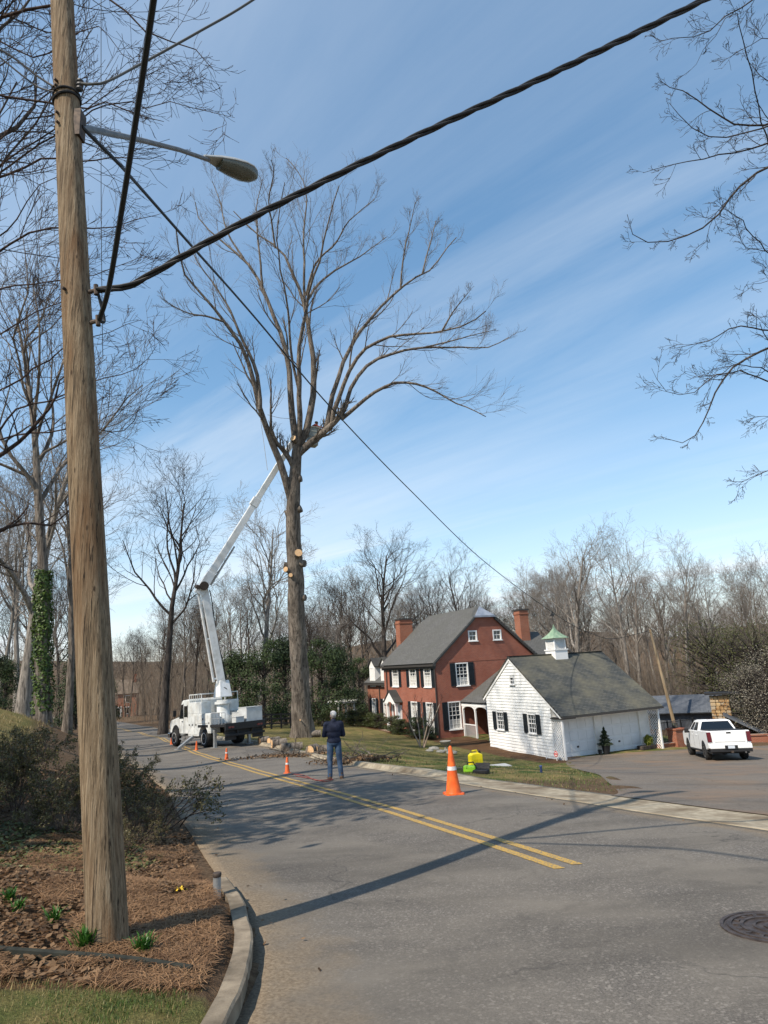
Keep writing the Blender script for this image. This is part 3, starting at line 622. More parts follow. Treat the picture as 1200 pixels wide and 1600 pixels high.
for y0 in (-.02, 9.35): MB().tube([(-.09,y0,-.2),(-.09,y0,EV-.4)], .045, 6).build('downspout', M_gut, house)
# side wing with wall dormers
wx, wy0, wy1, wev, wrg = .8, WY, 16.2, 4.25, 7.0
wg = MB(); hw = [(14.1,15.2,.55,2.64),(11.3,12.4,.55,2.64)]; wall_open(wg, 'x', wy0, wy1, -.9, wev, hw, .16, wx)
wg.quad((wx,wy1,-.9),(8,wy1,-.9),(8,wy1,wev),(4.4,wy1,wrg-.05),(wx,wy1,wev)); wg.build('wing_wall', M_brick2, house)
for a, b_, c, d in hw: window(house, 'x', wx, a, b_, c, d, 3, 6, blind=.7); shutter(house, 'x', wx, a-.5, a-.02, c, d); shutter(house, 'x', wx, b_+.02, b_+.5, c, d)
roof_slab('wing_roof', [(wx-.3,wy1+.25,wev-.1),(wx-.3,wy0,wev-.1),(4.4,wy0,wrg),(4.4,wy1+.25,wrg)], .12, M_roofA, house); roof_slab('wing_roof', [(8.1,wy0,wev-.1),(8.1,wy1+.25,wev-.1),(4.4,wy1+.25,wrg),(4.4,wy0,wrg)], .12, M_roofA, house)
MB().box((wx-.34,wy0,wev-.36),(wx-.001,wy1+.2,wev-.16)).build('eave', M_gut, house)
for yc in (14.65, 11.85):
    dm = MB(); dm.prism([(yc-.68,3.75),(yc+.68,3.75),(yc+.68,5.75),(yc,6.35),(yc-.68,5.75)], 'x', wx-.06, wx+2.4); d_ = dm.build('dormer', M_white, house)
    window(d_, 'x', wx-.07, yc-.5, yc+.5, 3.9, 5.6, 2, 4, blind=.5, rec=.03, sill=False)
    dq = MB(); dq.prism([(yc-.92,5.62),(yc,6.42),(yc+.92,5.62),(yc+.92,5.72),(yc,6.54),(yc-.92,5.72)], 'x', wx-.2, wx+2.6); dq.build('dormer_roof', M_roofA, d_)
inn = MB(); inn.box((wx+.25,wy0,-.3),(7.5,wy1-.2,wev-.2)); inn.build('interior', M_dark, house)
MB().tube([(wx-.08,13.05,-.2),(wx-.08,13.05,wev-.4)], .045, 6).build('downspout', M_gut, house)
# chimneys
def chimney(x0, x1, y0, y1, z0, z1, parent, mat):
    c = MB(); c.box((x0,y0,z0),(x1,y1,z1-.5)); c.box((x0-.05,y0-.05,z1-.5),(x1+.05,y1+.05,z1-.38)); c.box((x0+.002,y0+.002,z1-.38),(x1-.002,y1-.002,z1-.14)); o = c.build('chimney', mat, parent)
    k = MB(); k.box((x0-.07,y0-.07,z1-.14),(x1+.07,y1+.07,z1)); k.lathe([(.16,0),(.13,.28)], 10, ((x0+x1)/2,(y0+y1)/2,z1)); k.build('chimney_cap', M_gut, o); return o
chimney(1.95, 3.3, 10.14, 11.1, 0, 10.05, roof, M_brick2); chimney(12.2, 13.2, 5, 5.9, 3, 10.25, roof, M_brick2)
# rear ell
el = MB(); el.box((WX,2.6,-.9),(14.6,9.2,5.0)); el.build('rear_wall', M_brick, house)
roof_slab('rear_roof', [(9.9,2.4,4.9),(14.8,2.4,4.9),(14.8,5.9,8.1),(7.5,5.9,8.1)], .12, M_roofA, house); roof_slab('rear_roof', [(14.8,9.4,4.9),(9.9,9.4,4.9),(7.5,5.9,8.1),(14.8,5.9,8.1)], .12, M_roofA, house)
eg = MB(); eg.quad((14.55,2.6,5),(14.55,9.2,5),(14.55,5.9,8.0)); eg.build('rear_gable', M_brick, house)
# breezeway porch between house and garage
po = MB()
roof_slab('porch_roof', [(2.0,0.02,2.62),(2.0,-6.0,2.62),(7.4,-6.0,5.65),(7.4,0.02,5.65)], .12, M_roofA, house)
pb = MB(); pb.box((2.12,-6.0,2.28),(2.3,0,2.52))
for y0 in (-.1,-1.9,-3.7,-5.5): pb.box((2.14,y0-.06,-.32),(2.26,y0+.06,2.28))
for y0 in (-.1,-1.9,-3.7):
    for sgn, yy_ in ((-1, y0-.08), (1, y0-1.72)):
        pts = [(yy_, 2.28), (yy_+sgn*.02, 1.9)]+[(yy_+sgn*(.55*(1-math.cos(t))), 1.95+.3*math.sin(t)) for t in np.linspace(.15, math.pi/2, 6)]+[(yy_+sgn*.57, 2.28)]
        pb.prism(pts, 'x', 2.14, 2.26)
pb.build('porch_frame', M_trim, house)
pr = MB(); pr.box((2.16,-1.82,.88),(2.24,-.18,.95)); pr.box((2.16,-1.82,-.22),(2.24,-.18,-.15))
for k in range(12): pr.box((2.19,-1.78+k*.135,-.15),(2.212,-1.757+k*.135,.88))
pr.build('porch_railing', M_trim, house)
pf = MB(); pf.box((1.9,-6.0,-1.2),(7,-.001,-.32)); 
for k in range(2): pf.box((1.9-.35*(k+1),-3.6,-1.2),(1.9-.35*k,-1.95,-.32-.16*(k+1)))
pf.build('porch_floor', M_brick2, house)
MB().box((6.9,-6,-.3),(7.1,0,5)).build('porch_back_wall', M_brick, house)
# ------------------------------------------------------------------ white garage (local: x along its doors, y to the ridge)
gar = tag(empty('white_garage', GO, HA), 'white clapboard garage with dark shingle roof and green-topped cupola', 'garage')
GE, GRZ, GRY, GLEN = 2.60, 6.13, 4.75, 7.85; gs = (GRZ-GE)/GRY
zat = lambda y: (GRZ-abs(y-GRY)*gs)
ghol = [(6.0,6.86,1.42,2.58),(2.48,3.34,1.42,2.58),(4.36,4.90,4.38,4.86)]
core = MB(); wall_y0, wall_y1 = 1.0, 8.0
core.box((.16,1.3,-.6),(7.6,7.95,2.5)); core.box((.2,4.2,2.5),(1.2,5.1,5.2)); core.build('interior', M_dark, gar)
bw = .19; z = -.35; k = 0
def clap(y0, y1, y2, y3, z0, z1):
    """a tapered lap board on the gable: bottom edge proud"""
    b_ = MB(); b_.add([(-.045,y0,z0),(-.045,y1,z0),(-.006,y3,z1),(-.006,y2,z1),(.05,y0,z0),(.05,y1,z0),(.05,y3,z1),(.05,y2,z1)], [(0,1,2,3),(4,7,6,5),(0,4,5,1),(3,2,6,7),(0,3,7,4),(1,5,6,2)])
    return b_
def span(z): 
    lo = GRY-(GRZ-.12-z)/gs if z > zat(1.0)-.12 else 1.0; hi = GRY+(GRZ-.12-z)/gs if z > zat(8.0)-.12 else 8.0
    return max(lo, 1.0), min(hi, 8.0)
while z < GRZ-.25:
    z1 = min(z+bw, GRZ-.15); a0, a1 = span(z); c0, c1 = span(z1)
    segs = [(a0, a1, c0, c1)]
    for (h0, h1, hz0, hz1) in ghol:
        if z1 > hz0+.02 and z < hz1-.02:
            ns = []
            for (p, q_, r_, s_) in segs:
                if p < h0 and q_ > h1: ns += [(p, h0, r_, h0), (h1, q_, h1, s_)]
                else: ns.append((p, q_, r_, s_))
            segs = ns
    for s4 in segs: clap(*s4, z, z1).build('clapboard', M_white, gar)
    z = z1; k += 1
bk = MB(); bk.quad((.052,1,-.5),(.052,8,-.5),(.052,8,zat(8)-.1),(.052,GRY,GRZ-.1),(.052,1,zat(1)-.1)); bk.quad((.06,8,-.5),(7.7,8,-.5),(7.7,8,3.6),(.06,8,3.6)); bk.quad((7.72,1,-.5),(7.72,8,-.5),(7.72,8,3.6),(7.72,GRY,GRZ-.1),(7.72,1,zat(1)-.1)); bk.build('wall', M_white, gar)
for (h0, h1, hz0, hz1), big in zip(ghol, (1, 1, 0)):
    window(gar, 'x', -.05, h0, h1, hz0, hz1, 3 if big else 2, 4 if big else 2, fw=.06, blind=0, rec=.05)
    if big: shutter(gar, 'x', -.058, h0-.42, h0-.03, hz0-.02, hz1); shutter(gar, 'x', -.058, h1+.03, h1+.42, hz0-.02, hz1)
# front with two doors, set back behind the eave
fw_ = MB(); wall_open(fw_, 'y', 0, 7.72, -.5, 3.0, [(.55,3.25,-.5,2.25),(3.85,6.9,-.5,2.25)], .18, 1.0); fw_.build('front_wall', M_white, gar)
for a, b_ in ((.55,3.25),(3.85,6.9)):
    gd = MB(); gd.box((a,1.12,-.45),(b_,1.17,2.25)); g_ = gd.build('garage_door', M('garage_door', (.70,.71,.71), (.76,.77,.77), 2, .5), gar)
    nn_ = 4; wd = (b_-a-.12)/nn_
    for r in range(4):
        for c in range(nn_):
            p_ = MB(); x0 = a+.08+c*wd; z0 = -.38+r*.66; p_.box((x0+.04,1.098,z0+.05),(x0+wd-.06,1.121,z0+.58)); p_.build('panel', MATS['garage_door'], g_, bevel=.012, seg=1)
    MB().box((a+1.2,1.07,.55),(a+1.34,1.12,.65)).build('handle', M_gut, g_)
so_ = MB(); so_.quad((-.05,0.02,GE-.10),(GLEN,0.02,GE-.10),(GLEN,1.0,GE-.10),(-.05,1.0,GE-.10)); so_.box((-.05,-.02,GE-.2),(GLEN,.1,GE-.09)); so_.build('soffit', M_white, gar)
def slabg(y0, y1, nm):
    return roof_slab(nm, [(-.12,y0,zat(y0)+.05),(GLEN+.1,y0,zat(y0)+.05),(GLEN+.1,y1,zat(y1)+.05),(-.12,y1,zat(y1)+.05)], .1, M_roofB, gar)
groof = slabg(-.12, GRY, 'roof'); slabg(8.35, GRY, 'roof')
MB().box((-.12,GRY-.13,GRZ+.035),(GLEN+.1,GRY+.13,GRZ+.075)).build('ridge_cap', M_roofB, groof)
gu_ = MB(); gu_.box((-.1,-.2,zat(-.12)-.08),(GLEN+.1,-.1,zat(-.12)+.03)); gu_.build('gutter', M_gut, gar)
rk = MB()
for ya, yb_ in ((.05, GRY), (8.3, GRY)):
    rk.prism([(ya,zat(ya)-.05),(yb_,zat(yb_)-.05),(yb_,zat(yb_)-.24),(ya,zat(ya)-.24)], 'x', -.09, -.045)
rk.build('rake_board', M_trim, gar)
MB().box((-.14,-.15,GE-.22),(.9,.95,GE-.16)).build('eave_return', M_gut, gar)
# lattice wings at both ends of the door front
def lattice(x, y0, y1, z0, z1, flare=0):
    lf = MB(); lf.box((x-.05,y0-.05,z0-.2),(x+.05,y0+.05,z1)); lf.box((x-.045,y0+.05,z1-.1),(x+.045,y1,z1)); lf.box((x-.045,y0+.05,z0),(x+.045,y1,z0+.07)); o = lf.build('lattice_frame', M_trim, gar)
    l = MB(); s = .135; wd = .03; w_ = y1-y0; h_ = z1-z0
    for sgn, xo in ((1, -.02), (-1, .004)):
        c = -h_-w_
        while c < h_+w_:
            # line v = sgn*u + c within [0,w]x[0,h]
            us = [0, w_]; lo, hi = 0, w_
            for lim in (0, h_):
                pass
            ua, ub = (max(0, -c), min(w_, h_-c)) if sgn > 0 else (max(0, c-h_), min(w_, c))
            if ub-ua > .03:
                va, vb = sgn*ua+c, sgn*ub+c; k_ = wd*.7
                l.add([(x+xo,y0+ua,z0+va-k_),(x+xo,y0+ua,z0+va+k_),(x+xo,y0+ub,z0+vb+k_),(x+xo,y0+ub,z0+vb-k_),(x+xo+.016,y0+ua,z0+va-k_),(x+xo+.016,y0+ua,z0+va+k_),(x+xo+.016,y0+ub,z0+vb+k_),(x+xo+.016,y0+ub,z0+vb-k_)], [(0,1,2,3),(7,6,5,4),(0,4,5,1),(1,5,6,2),(2,6,7,3),(3,7,4,0)])
            c += s*1.414
    l.build('lattice_panel', M_trim, o); return o
lattice(0.0, .05, 1.0, -.12, GE-.2); lattice(7.62, .05, 1.0, -.2, GE-.2)
# cupola
cu = MB(); cu.box((3.42,GRY-.53,GRZ-.55),(4.48,GRY+.53,GRZ+.28)); cu.box((3.37,GRY-.58,GRZ+.28),(4.53,GRY+.58,GRZ+.36)); 
for sx_ in (3.47, 4.35):
    for sy_ in (GRY-.48, GRY+.40): cu.box((sx_,sy_,GRZ+.36),(sx_+.08,sy_+.08,GRZ+1.1))
cu.box((3.47,GRY-.48,GRZ+1.02),(4.43,GRY+.48,GRZ+1.1)); cupo = cu.build('cupola', M_trim, groof)
MB().box((3.56,GRY-.39,GRZ+.36),(4.34,GRY+.39,GRZ+1.03)).build('cupola_core', M_dark, cupo)
lv = MB()
for k in range(8):
    z0 = GRZ+.38+k*.08
    for sgn in (-1, 1):
        ye = GRY+sgn*.46; lv.add([(3.55,ye,z0),(4.35,ye,z0),(4.35,ye-sgn*.06,z0+.06),(3.55,ye-sgn*.06,z0+.06),(3.55,ye,z0+.012),(4.35,ye,z0+.012),(4.35,ye-sgn*.06,z0+.072),(3.55,ye-sgn*.06,z0+.072)], [(0,1,2,3),(7,6,5,4),(0,4,5,1),(3,2,6,7)])
        xe = 3.95+sgn*.46; lv.add([(xe,GRY-.4,z0),(xe,GRY+.4,z0),(xe-sgn*.06,GRY+.4,z0+.06),(xe-sgn*.06,GRY-.4,z0+.06),(xe,GRY-.4,z0+.012),(xe,GRY+.4,z0+.012),(xe-sgn*.06,GRY+.4,z0+.072),(xe-sgn*.06,GRY-.4,z0+.072)], [(0,1,2,3),(7,6,5,4),(0,4,5,1),(3,2,6,7)])
lv.build('louvre', M_trim, cupo)
rings = []
for t in np.linspace(0, 1, 8):
    hw_ = .66*(1-t)**1.9+.02; zz_ = GRZ+1.1+.95*t; rings.append([(3.95+a*hw_, GRY+c*hw_, zz_) for a, c in ((-1,-1),(1,-1),(1,1),(-1,1))])
MB().loft(rings).build('cupola_roof', M_copper, cupo)
wv_ = MB(); wv_.tube([(3.95,GRY,GRZ+2.0),(3.95,GRY,GRZ+2.95)], .018, 6); wv_.tube([(3.65,GRY,GRZ+2.45),(4.25,GRY,GRZ+2.45)], .013, 5); wv_.tube([(3.95,GRY-.3,GRZ+2.4),(3.95,GRY+.3,GRZ+2.4)], .013, 5)
wv_.prism([(3.7,GRZ+2.7),(3.85,GRZ+2.64),(4.1,GRZ+2.66),(4.2,GRZ+2.82),(4.05,GRZ+2.78),(3.95,GRZ+2.92),(3.88,GRZ+2.76)], 'y', GRY-.01, GRY+.01); wv_.build('weathervane', M_gut, cupo)
# ------------------------------------------------------------------ trees
M_barkH = barkmat('bark_grey_brown', (.095,.078,.064), (.31,.262,.212), 5)
M_barkD = barkmat('bark_dark', (.035,.029,.025), (.125,.105,.09), 6)
M_barkL = barkmat('bark_pale', (.15,.132,.113), (.40,.355,.305), 5)
M_barkR = barkmat('bark_reddish', (.045,.03,.026), (.15,.105,.085), 8)
M_cut = M('fresh_cut_wood', (.55,.33,.16), (.68,.46,.26), 14, .8)
TW = [(9, 5, 4, .10, .05, (.45,.8), (.45,.95)), (6, 4, 3, .14, .04, (.4,.7), (.4,.9)), (4, 3, 3, .16, .03, (.4,.7), (.4,.9))]
def traced_tree(name, base, D0, limbs, rng, bark, levels, rpx=None, trunk=None, rmin=.006, label='', cat='tree', group=None, first=None):
    """limbs: (pixel points, depth offset start, depth offset end, radius start px, radius end px)"""
    root = tag(empty(name, base), label, cat, group); base = np.array(base); tb = Tubes(); tw = Tubes(); px2m = lambda r, D: r*D/FPX
    if trunk is not None:
        P, Rm = trunk; pts, _ = resample(P, 40); rr = np.interp(np.linspace(0,1,40), np.linspace(0,1,len(Rm)), Rm)
        t_ = Tubes(); ang = 22; 
        t_.add((pts-base)[None], rr[None], ang); V = np.concatenate(t_.V); rs = np.random.RandomState(3)
        c = np.repeat(pts-base, ang, axis=0); th = np.tile(np.arange(ang)*2*np.pi/ang, 40); zz_ = V[:,2]
        flare = 1+.28*np.exp(-np.maximum(zz_, 0)/.7)*(1+.5*np.sin(th*5+1)); lump = 1+.045*np.sin(th*3+zz_*1.3)+.035*np.sin(th*7-zz_*2.1)+.03*np.sin(zz_*3.7+th)
        V = c+(V-c)*(flare*lump)[:,None]
        link('trunk', np_mesh('trunk', V, np.concatenate(t_.Q), smooth=True), root, mat=bark)
    Ps, Ls, Rs = [], [], []
    for (pp, d0, d1, r0, r1) in limbs:
        s = np.linspace(0, 1, len(pp)); w3 = np.array([at(x, y, D0+d0+(d1-d0)*q**1.3) if not isinstance(x, np.ndarray) else x for (x, y), q in zip(pp, s)])
        pts, Ln = resample(w3, 16); pts[1:-1] += rng.normal(0, .012*Ln/8, (14,3)); rr = px2m(np.linspace(r0, r1, 16)**1, D0)
        rr = px2m(r1*.7+(r0*.80-r1*.7)*(1-np.linspace(0,1,16))**1.25, D0)
        tl = Tubes(); tl.add((pts-base)[None], rr[None], 9); link('limb', tl.mesh('limb'), root, mat=bark)
        Ps.append(pts-base); Ls.append(Ln); Rs.append(rr)
    P = np.stack(Ps); R = np.stack(Rs); L = np.array(Ls)
    Lk = np.minimum(L*.42, first or 3.2)
    twigs(tw, P, R*.8, Lk, rng, levels, rmin)
    link('crown', tw.mesh('crown'), root, mat=bark)
    return root
rng = np.random.default_rng(11)
# the big tree being cut
HT = np.array([-4.95, 41.5, Tz(-4.95, 41.5)-.05]); DH = float((HT-CAM) @ _fw)
tp = [(473,1152),(471,1100),(467,1030),(463,950),(461,880),(458,820),(459,765),(463,722),(465,698)]; tr_ = [21,17.5,16.5,16,15.5,14.5,13.5,11.5,9]
P = np.array([at(x, y, DH) for x, y in tp]); 
hero_limbs = [
 ([(461,812),(454,780),(445,745),(437,722),(427,694),(412,658),(401,622),(393,578),(374,532),(348,500),(319,463),(291,435),(280,394),(275,357)], 0, -3.5, 8.5, 1.3),
 ([(460,735),(455,722),(443,704),(431,690),(424,672)], 0, -1.0, 6, 4),
 ([(406,640),(404,600),(393,560),(378,530),(360,486),(337,449),(310,412),(301,394)], -1.3, -1.5, 4.5, 1.1),
 ([(348,502),(322,494),(296,490),(270,478),(255,467)], -2.3, -4, 2.2, .8),
 ([(463,705),(461,678),(454,632),(452,577),(442,532),(426,490),(410,449),(383,408),(351,380),(314,348),(305,316)], 0, 3.5, 7.5, 1.1),
 ([(410,449),(406,403),(401,350),(401,321),(410,280)], 1.8, 3, 2.6, .8),
 ([(383,408),(355,362),(344,316),(332,284)], 2.4, 4.5, 2.4, .8),
 ([(465,700),(470,660),(466,605),(468,541),(476,490),(484,450),(497,410),(510,360),(520,318),(530,290)], 0, -3, 6.2, 1),
 ([(466,606),(456,560),(452,510),(448,470),(440,430),(433,371),(438,320),(445,285)], 0, -4, 3, .8),
 ([(466,700),(478,672),(484,646),(491,600),(487,545),(479,495),(470,458),(458,431),(447,403),(424,380),(397,362),(365,330)], .3, 2, 8, 1.1),
 ([(476,478),(475,412),(475,357),(479,312),(470,275),(447,247)], 1.1, 2.5, 3, .8),
 ([(480,470),(497,445),(525,422),(562,401),(603,371)], 1.0, 4, 3, .8),
 ([(478,462),(493,412),(525,380),(543,348),(585,312)], 1.0, -2, 2.6, .8),
 ([(430,388),(425,350),(420,310),(428,270),(424,250)], 1.4, -1, 2.2, .8),
 ([(491,604),(495,580),(498,557)], .8, .6, 3, 1.2),
 ([(467,708),(479,697),(507,674),(530,651),(541,632)], 0, .3, 8, 6),
 ([(510,672),(514,648),(520,619),(530,587),(543,550),(562,518),(589,486),(617,458),(644,435),(672,422),(690,399),(713,371)], .2, 4.5, 5.5, 1.1),
 ([(626,452),(630,403),(640,357),(649,316)], 2.6, 2, 2.2, .8),
 ([(660,428),(668,395),(675,370),(681,345)], 3.4, 5, 2, .8),
 ([(519,662),(525,632),(548,577),(571,545),(603,529),(644,522),(690,518),(731,506),(759,486)], .2, -3.5, 5, 1.1),
 ([(690,518),(705,492),(718,474),(731,458)], -2.4, -4, 1.9, .7),
 ([(533,648),(539,637),(552,600),(575,571),(607,555),(662,543),(722,543),(768,541),(795,527)], .3, 4, 4.6, 1.0),
 ([(662,543),(708,532),(745,522),(775,515)], 2, 5, 1.9, .7),
 ([(533,655),(545,645),(571,623),(603,603),(635,597),(672,607),(704,626),(736,639),(759,651)], .3, -2, 4.4, .9)]
hero = traced_tree('oak_tree', HT, DH, hero_limbs, rng, M_barkH, [(11, 7, 4, .09, .12, (.3,1.0), (.3,.8)), (6, 5, 3, .12, .07, (.4,.8), (.3,.7)), (3, 4, 3, .14, .05, (.45,.85), (.3,.75))], rmin=.0058,
    trunk=(P, [q*DH/FPX*.82 for q in tr_]), label='tall bare oak with lopped limb stubs on its trunk beside the white bucket truck', first=3.9)
# lopped stubs with pale cut faces, burls
def stub(px, py, dirv, r, ln, parent=hero, base=HT, D=DH, cut=True, off=0):
    o = at(px, py, D-off)-base; d = unit(np.array(dirv, float)); s = MB(); e_ = o+d*ln
    s.tube([o-d*.45, o+d*ln*.5, e_], [r*1.25, r*1.05, r], 12); ob = s.build('branch_stub', M_barkH, parent, smooth=True)
    if cut: MB().tube([e_-d*.01, e_+d*.012], [r*.93, r*.93], 14).build('cut_face', M_cut, ob)
stub(463, 870, (.35,-.9,.22), .25, .64); stub(455, 893, (-.4,-.9,.12), .17, .62); stub(458, 899, (-.1,-1,-.1), .13, .6); stub(460, 886, (-.93,-.3,.2), .2, .66, cut=False); stub(462, 880, (.93,-.35,-.15), .22, .66, cut=False)
stub(463, 690, (-.35,-.9,.25), .2, .42); stub(458, 800, (.9,-.2,.3), .24, .56, cut=False); stub(459, 750, (1,-.2,.1), .22, .5, cut=False); stub(463, 935, (1,-.3,0), .2, .62, cut=False)
# ---------------- prototypes of bare trees
def bare_tree(seed, Ht, tr, fork, nl, lean=.05, up=.10, lv=None, rmin=.010, spread=(.35,.75), bark=None, wob=.05, extra=0):
    g = np.random.default_rng(seed); tb = Tubes(); tt_ = Tubes()
    P, R = grow([[0,0,-.25]], [[g.normal(0,lean), g.normal(0,lean), 1]], np.array([Ht*.8]), np.array([tr]), 14, .035, .05, g, taper=.16); R = R*(1+.35*np.exp(-np.arange(14)/1.1))[None]
    tt_.add(P, R, 10)
    S, D, L, Rk = kids(P, R, np.array([Ht]), nl, g, tmin=fork, tmax=.97, ang=spread, lr=(.28,.5), rr=.62)
    P1, R1 = grow(S, D, L, Rk, 9, wob*1.6, up, g, taper=.22); tb.add(P1, R1, 6)
    lv = lv or [(8, 6, 4, .14, .08, (.35,.75), (.4,.95)), (5, 5, 3, .16, .05, (.4,.75), (.4,.95)), (4, 3, 3, .18, .03, (.4,.8), (.4,.95))]
    twigs(tb, np.concatenate([P1, np.stack([resample(P[0][5:], 9)[0]])]), np.concatenate([R1, np.interp(np.linspace(5,13,9), np.arange(14), R[0])[None]]), np.r_[L, Ht*.35], g, lv, rmin)
    return tt_.mesh('trunk'), tb.mesh('crown')
PROTO = [bare_tree(s, h, r, f, nl, up=u, bark=None, spread=sp_, wob=wb) for s, h, r, f, nl, u, sp_, wb in
   [(1, 26, .38, .42, 9, .12, (.3,.7), .10), (2, 25, .36, .30, 10, .10, (.4,.85), .12), (3, 27, .44, .22, 11, .07, (.5,.95), .13), (4, 24, .30, .45, 8, .14, (.3,.65), .10), (5, 25, .32, .45, 8, .11, (.35,.8), .12), (6, 22, .24, .40, 8, .12, (.3,.7), .11), (7, 26, .46, .16, 8, .10, (.35,.75), .12)]]
PB = {}
def place_tree(k, base, s, rz, bark, label, group, name='bare_tree', lean=(0,0)):
    key = (k, bark.name)
    if key not in PB:
        a, c = PROTO[k]; a = a.copy(); c = c.copy(); a.materials.append(bark); c.materials.append(bark); PB[key] = (a, c)
    a, c = PB[key]; r = tag(empty(name, base), label, 'tree', group); r.rotation_euler = (lean[0], lean[1], rz); r.scale = (s, s, s)
    link('trunk', a, r); link('crown', c, r); return r
def on_ground(px, D, dz=0):
    p = at(px, 1080, D); return np.array([p[0], p[1], Tz(p[0], p[1])+dz])
def tree_px(k, px, D, ytop, rz, bark, label, group=None, name='bare_tree', lean=(0,0)):
    b_ = on_ground(px, D); top = np.array(b_); lo, hi = 3., 80.
    for _ in range(30):
        mid = (lo+hi)/2; q = proj(b_+np.array([0,0,mid]))[1]
        if q > ytop: lo = mid
        else: hi = mid
    Hh = {0:26,1:25,2:27,3:24,4:25,5:22,6:26}[k]*1.02
    return place_tree(k, b_, mid/Hh, rz, bark, label, group, name, lean)
tree_px(0, 256, 60, 690, 1.0, M_barkD, 'slim dark bare tree rising between the road and the bucket truck cab')
tree_px(1, 404, 66, 735, 2.2, M_barkL, 'pale bare tree standing just behind the upper boom arm')
tree_px(2, 592, 86, 800, .5, M_barkD, 'broad round-crowned bare tree behind the side wing of the brick house')
tree_px(1, 745, 92, 835, 4.0, M_barkD, 'bare tree behind the ridge of the brick house roof')
tree_px(6, 905, 72, 800, 1.9, M_barkL, 'forked pale bare tree behind the garage cupola')
tree_px(4, 985, 66, 815, .4, M_barkL, 'tall pale bare tree behind the far end of the garage roof')
tree_px(3, 1075, 70, 830, 3.3, M_barkL, 'leaning bare tree behind the parked pickup', lean=(0,-.06))
tree_px(5, 1120, 74, 860, 5.1, M_barkL, 'slender bare tree beside the tall cedar')
tree_px(6, 38, 36, 560, 2.7, M_barkL, 'bare tree with low fork beside the ivy-clad trunk')
ivyt = tree_px(4, 70, 31, 330, 5.5, M_barkH, 'large bare tree with ivy covering its trunk on the bank lawn')
tree_px(3, 108, 40, 640, 1.2, M_barkH, 'bare tree on the bank between the ivy-clad trunk and the utility pole')
# ivy leaves on the trunk
g = np.random.default_rng(5); L_ivy = leafmat('ivy_leaf', (.025,.05,.008), (.10,.15,.028), 6, .15)
tme = [c_ for c_ in ivyt.children if c_.name.startswith('trunk')][0]; ks = ivyt.scale[0]; tv = np.array([v_.co[:] for v_ in tme.data.vertices]).reshape(14, 10, 3).mean(1)
hh = .5+g.random(5200)**.85*6.9; zz2 = hh/ks; cx_ = np.interp(zz2, tv[:,2], tv[:,0]); cy_ = np.interp(zz2, tv[:,2], tv[:,1]); th = g.random(5200)*6.283
rr = (.36-.012*hh+.10*np.sin(th*2+hh*1.3)*np.sin(hh*2.1+th)+.05*np.sin(th*5+hh*4)+g.random(5200)*.13)/ks; C_ = np.c_[cx_+rr*np.cos(th), cy_+rr*np.sin(th), zz2]
Vq, Qq = leaves(C_, .13/ks, g, np.c_[np.cos(th), np.sin(th), .4*np.ones(5200)], 1.3, .5); link('ivy', np_mesh('ivy', Vq, Qq), ivyt, mat=L_ivy)['kind'] = 'stuff'
# background woods: separate trees, look-alikes told apart only by place
g = np.random.default_rng(21)
def woods(n, px0, px1, D0, D1, h0, h1, label, group, barks, avoid=None):
    for i in range(n):
        px = px0+(px1-px0)*(i+g.random())/n; D = g.uniform(D0, D1); b_ = on_ground(px, D)
        if dleft(b_[0], b_[1]) < 2.5 and dright(b_[0], b_[1]) < 2.5: continue
        k = int(g.choice([0,1,3,4,5,5,3])); Hh = [26,25,27,24,25,22,26][k]
        place_tree(k, b_, g.uniform(h0, h1)/Hh, g.random()*6.28, barks[int(g.integers(len(barks)))], label, group)
woods(44, 490, 900, 95, 170, 19, 28, 'bare tree in the woods behind the brick house', 'trees in the woods behind the brick house', [M_barkD, M_barkL, M_barkH])
woods(40, 860, 1260, 72, 140, 15, 25, 'bare tree in the woods behind the garage', 'trees in the woods behind the garage', [M_barkL, M_barkH])
woods(24, 300, 560, 76, 150, 13, 22, 'bare tree in the woods behind the evergreen hedge', 'trees in the woods behind the evergreens', [M_barkD, M_barkL])
woods(26, 120, 330, 80, 175, 14, 24, 'bare tree in the woods along the far end of the road', 'trees at the far end of the road', [M_barkD, M_barkH])
woods(20, -120, 190, 44, 110, 16, 25, 'bare tree in the woods beyond the bank lawn', 'trees beyond the bank lawn', [M_barkD, M_barkH, M_barkL])
# thicket of thin stems, nobody could count
def thicket(name, n, px0, px1, D0, D1, h0, h1, r, mat, seed, label, deep=True):
    g = np.random.default_rng(seed); px = g.uniform(px0, px1, n); D = D0+(D1-D0)*g.random(n)**.8
    rays = _fw[None]+_rt[None]*((px-600)/FPX)[:,None]+_up[None]*(-.28); p = CAM+rays*D[:,None]; ok = (dleft(p[:,0], p[:,1]) > 2) | (dright(p[:,0], p[:,1]) > 2); p = p[ok]; n = len(p)
    S = np.c_[p[:,0], p[:,1], T(p[:,0], p[:,1])-.1]; L = g.uniform(h0, h1, n); Dv = np.c_[g.normal(0,.16,n), g.normal(0,.16,n), np.ones(n)]
    tb = Tubes(); P, R = grow(S, Dv, L, g.uniform(.6, 1.4, n)*r, 5, .09, .03, g, .3); tb.add(P, R, 3)
    S, D_, L2, R2 = kids(P, R, L, 4, g, tmin=.3, ang=(.3,.8), lr=(.25,.5), rmin=r*.35); P2, R2 = grow(S, D_, L2, R2, 3, .14, .08, g, .5); tb.add(P2, R2, 3)
    if deep: S, D_, L3, R3 = kids(P2, R2, L2, 2, g, tmin=.3, ang=(.3,.8), lr=(.4,.7), rmin=r*.3); P3, R3 = grow(S, D_, L3, R3, 3, .14, .06, g, .6); tb.add(P3, R3, 3)
    o = link(name, tb.mesh(name), mat=mat); tag(o, label, 'thicket', kind='stuff'); return o
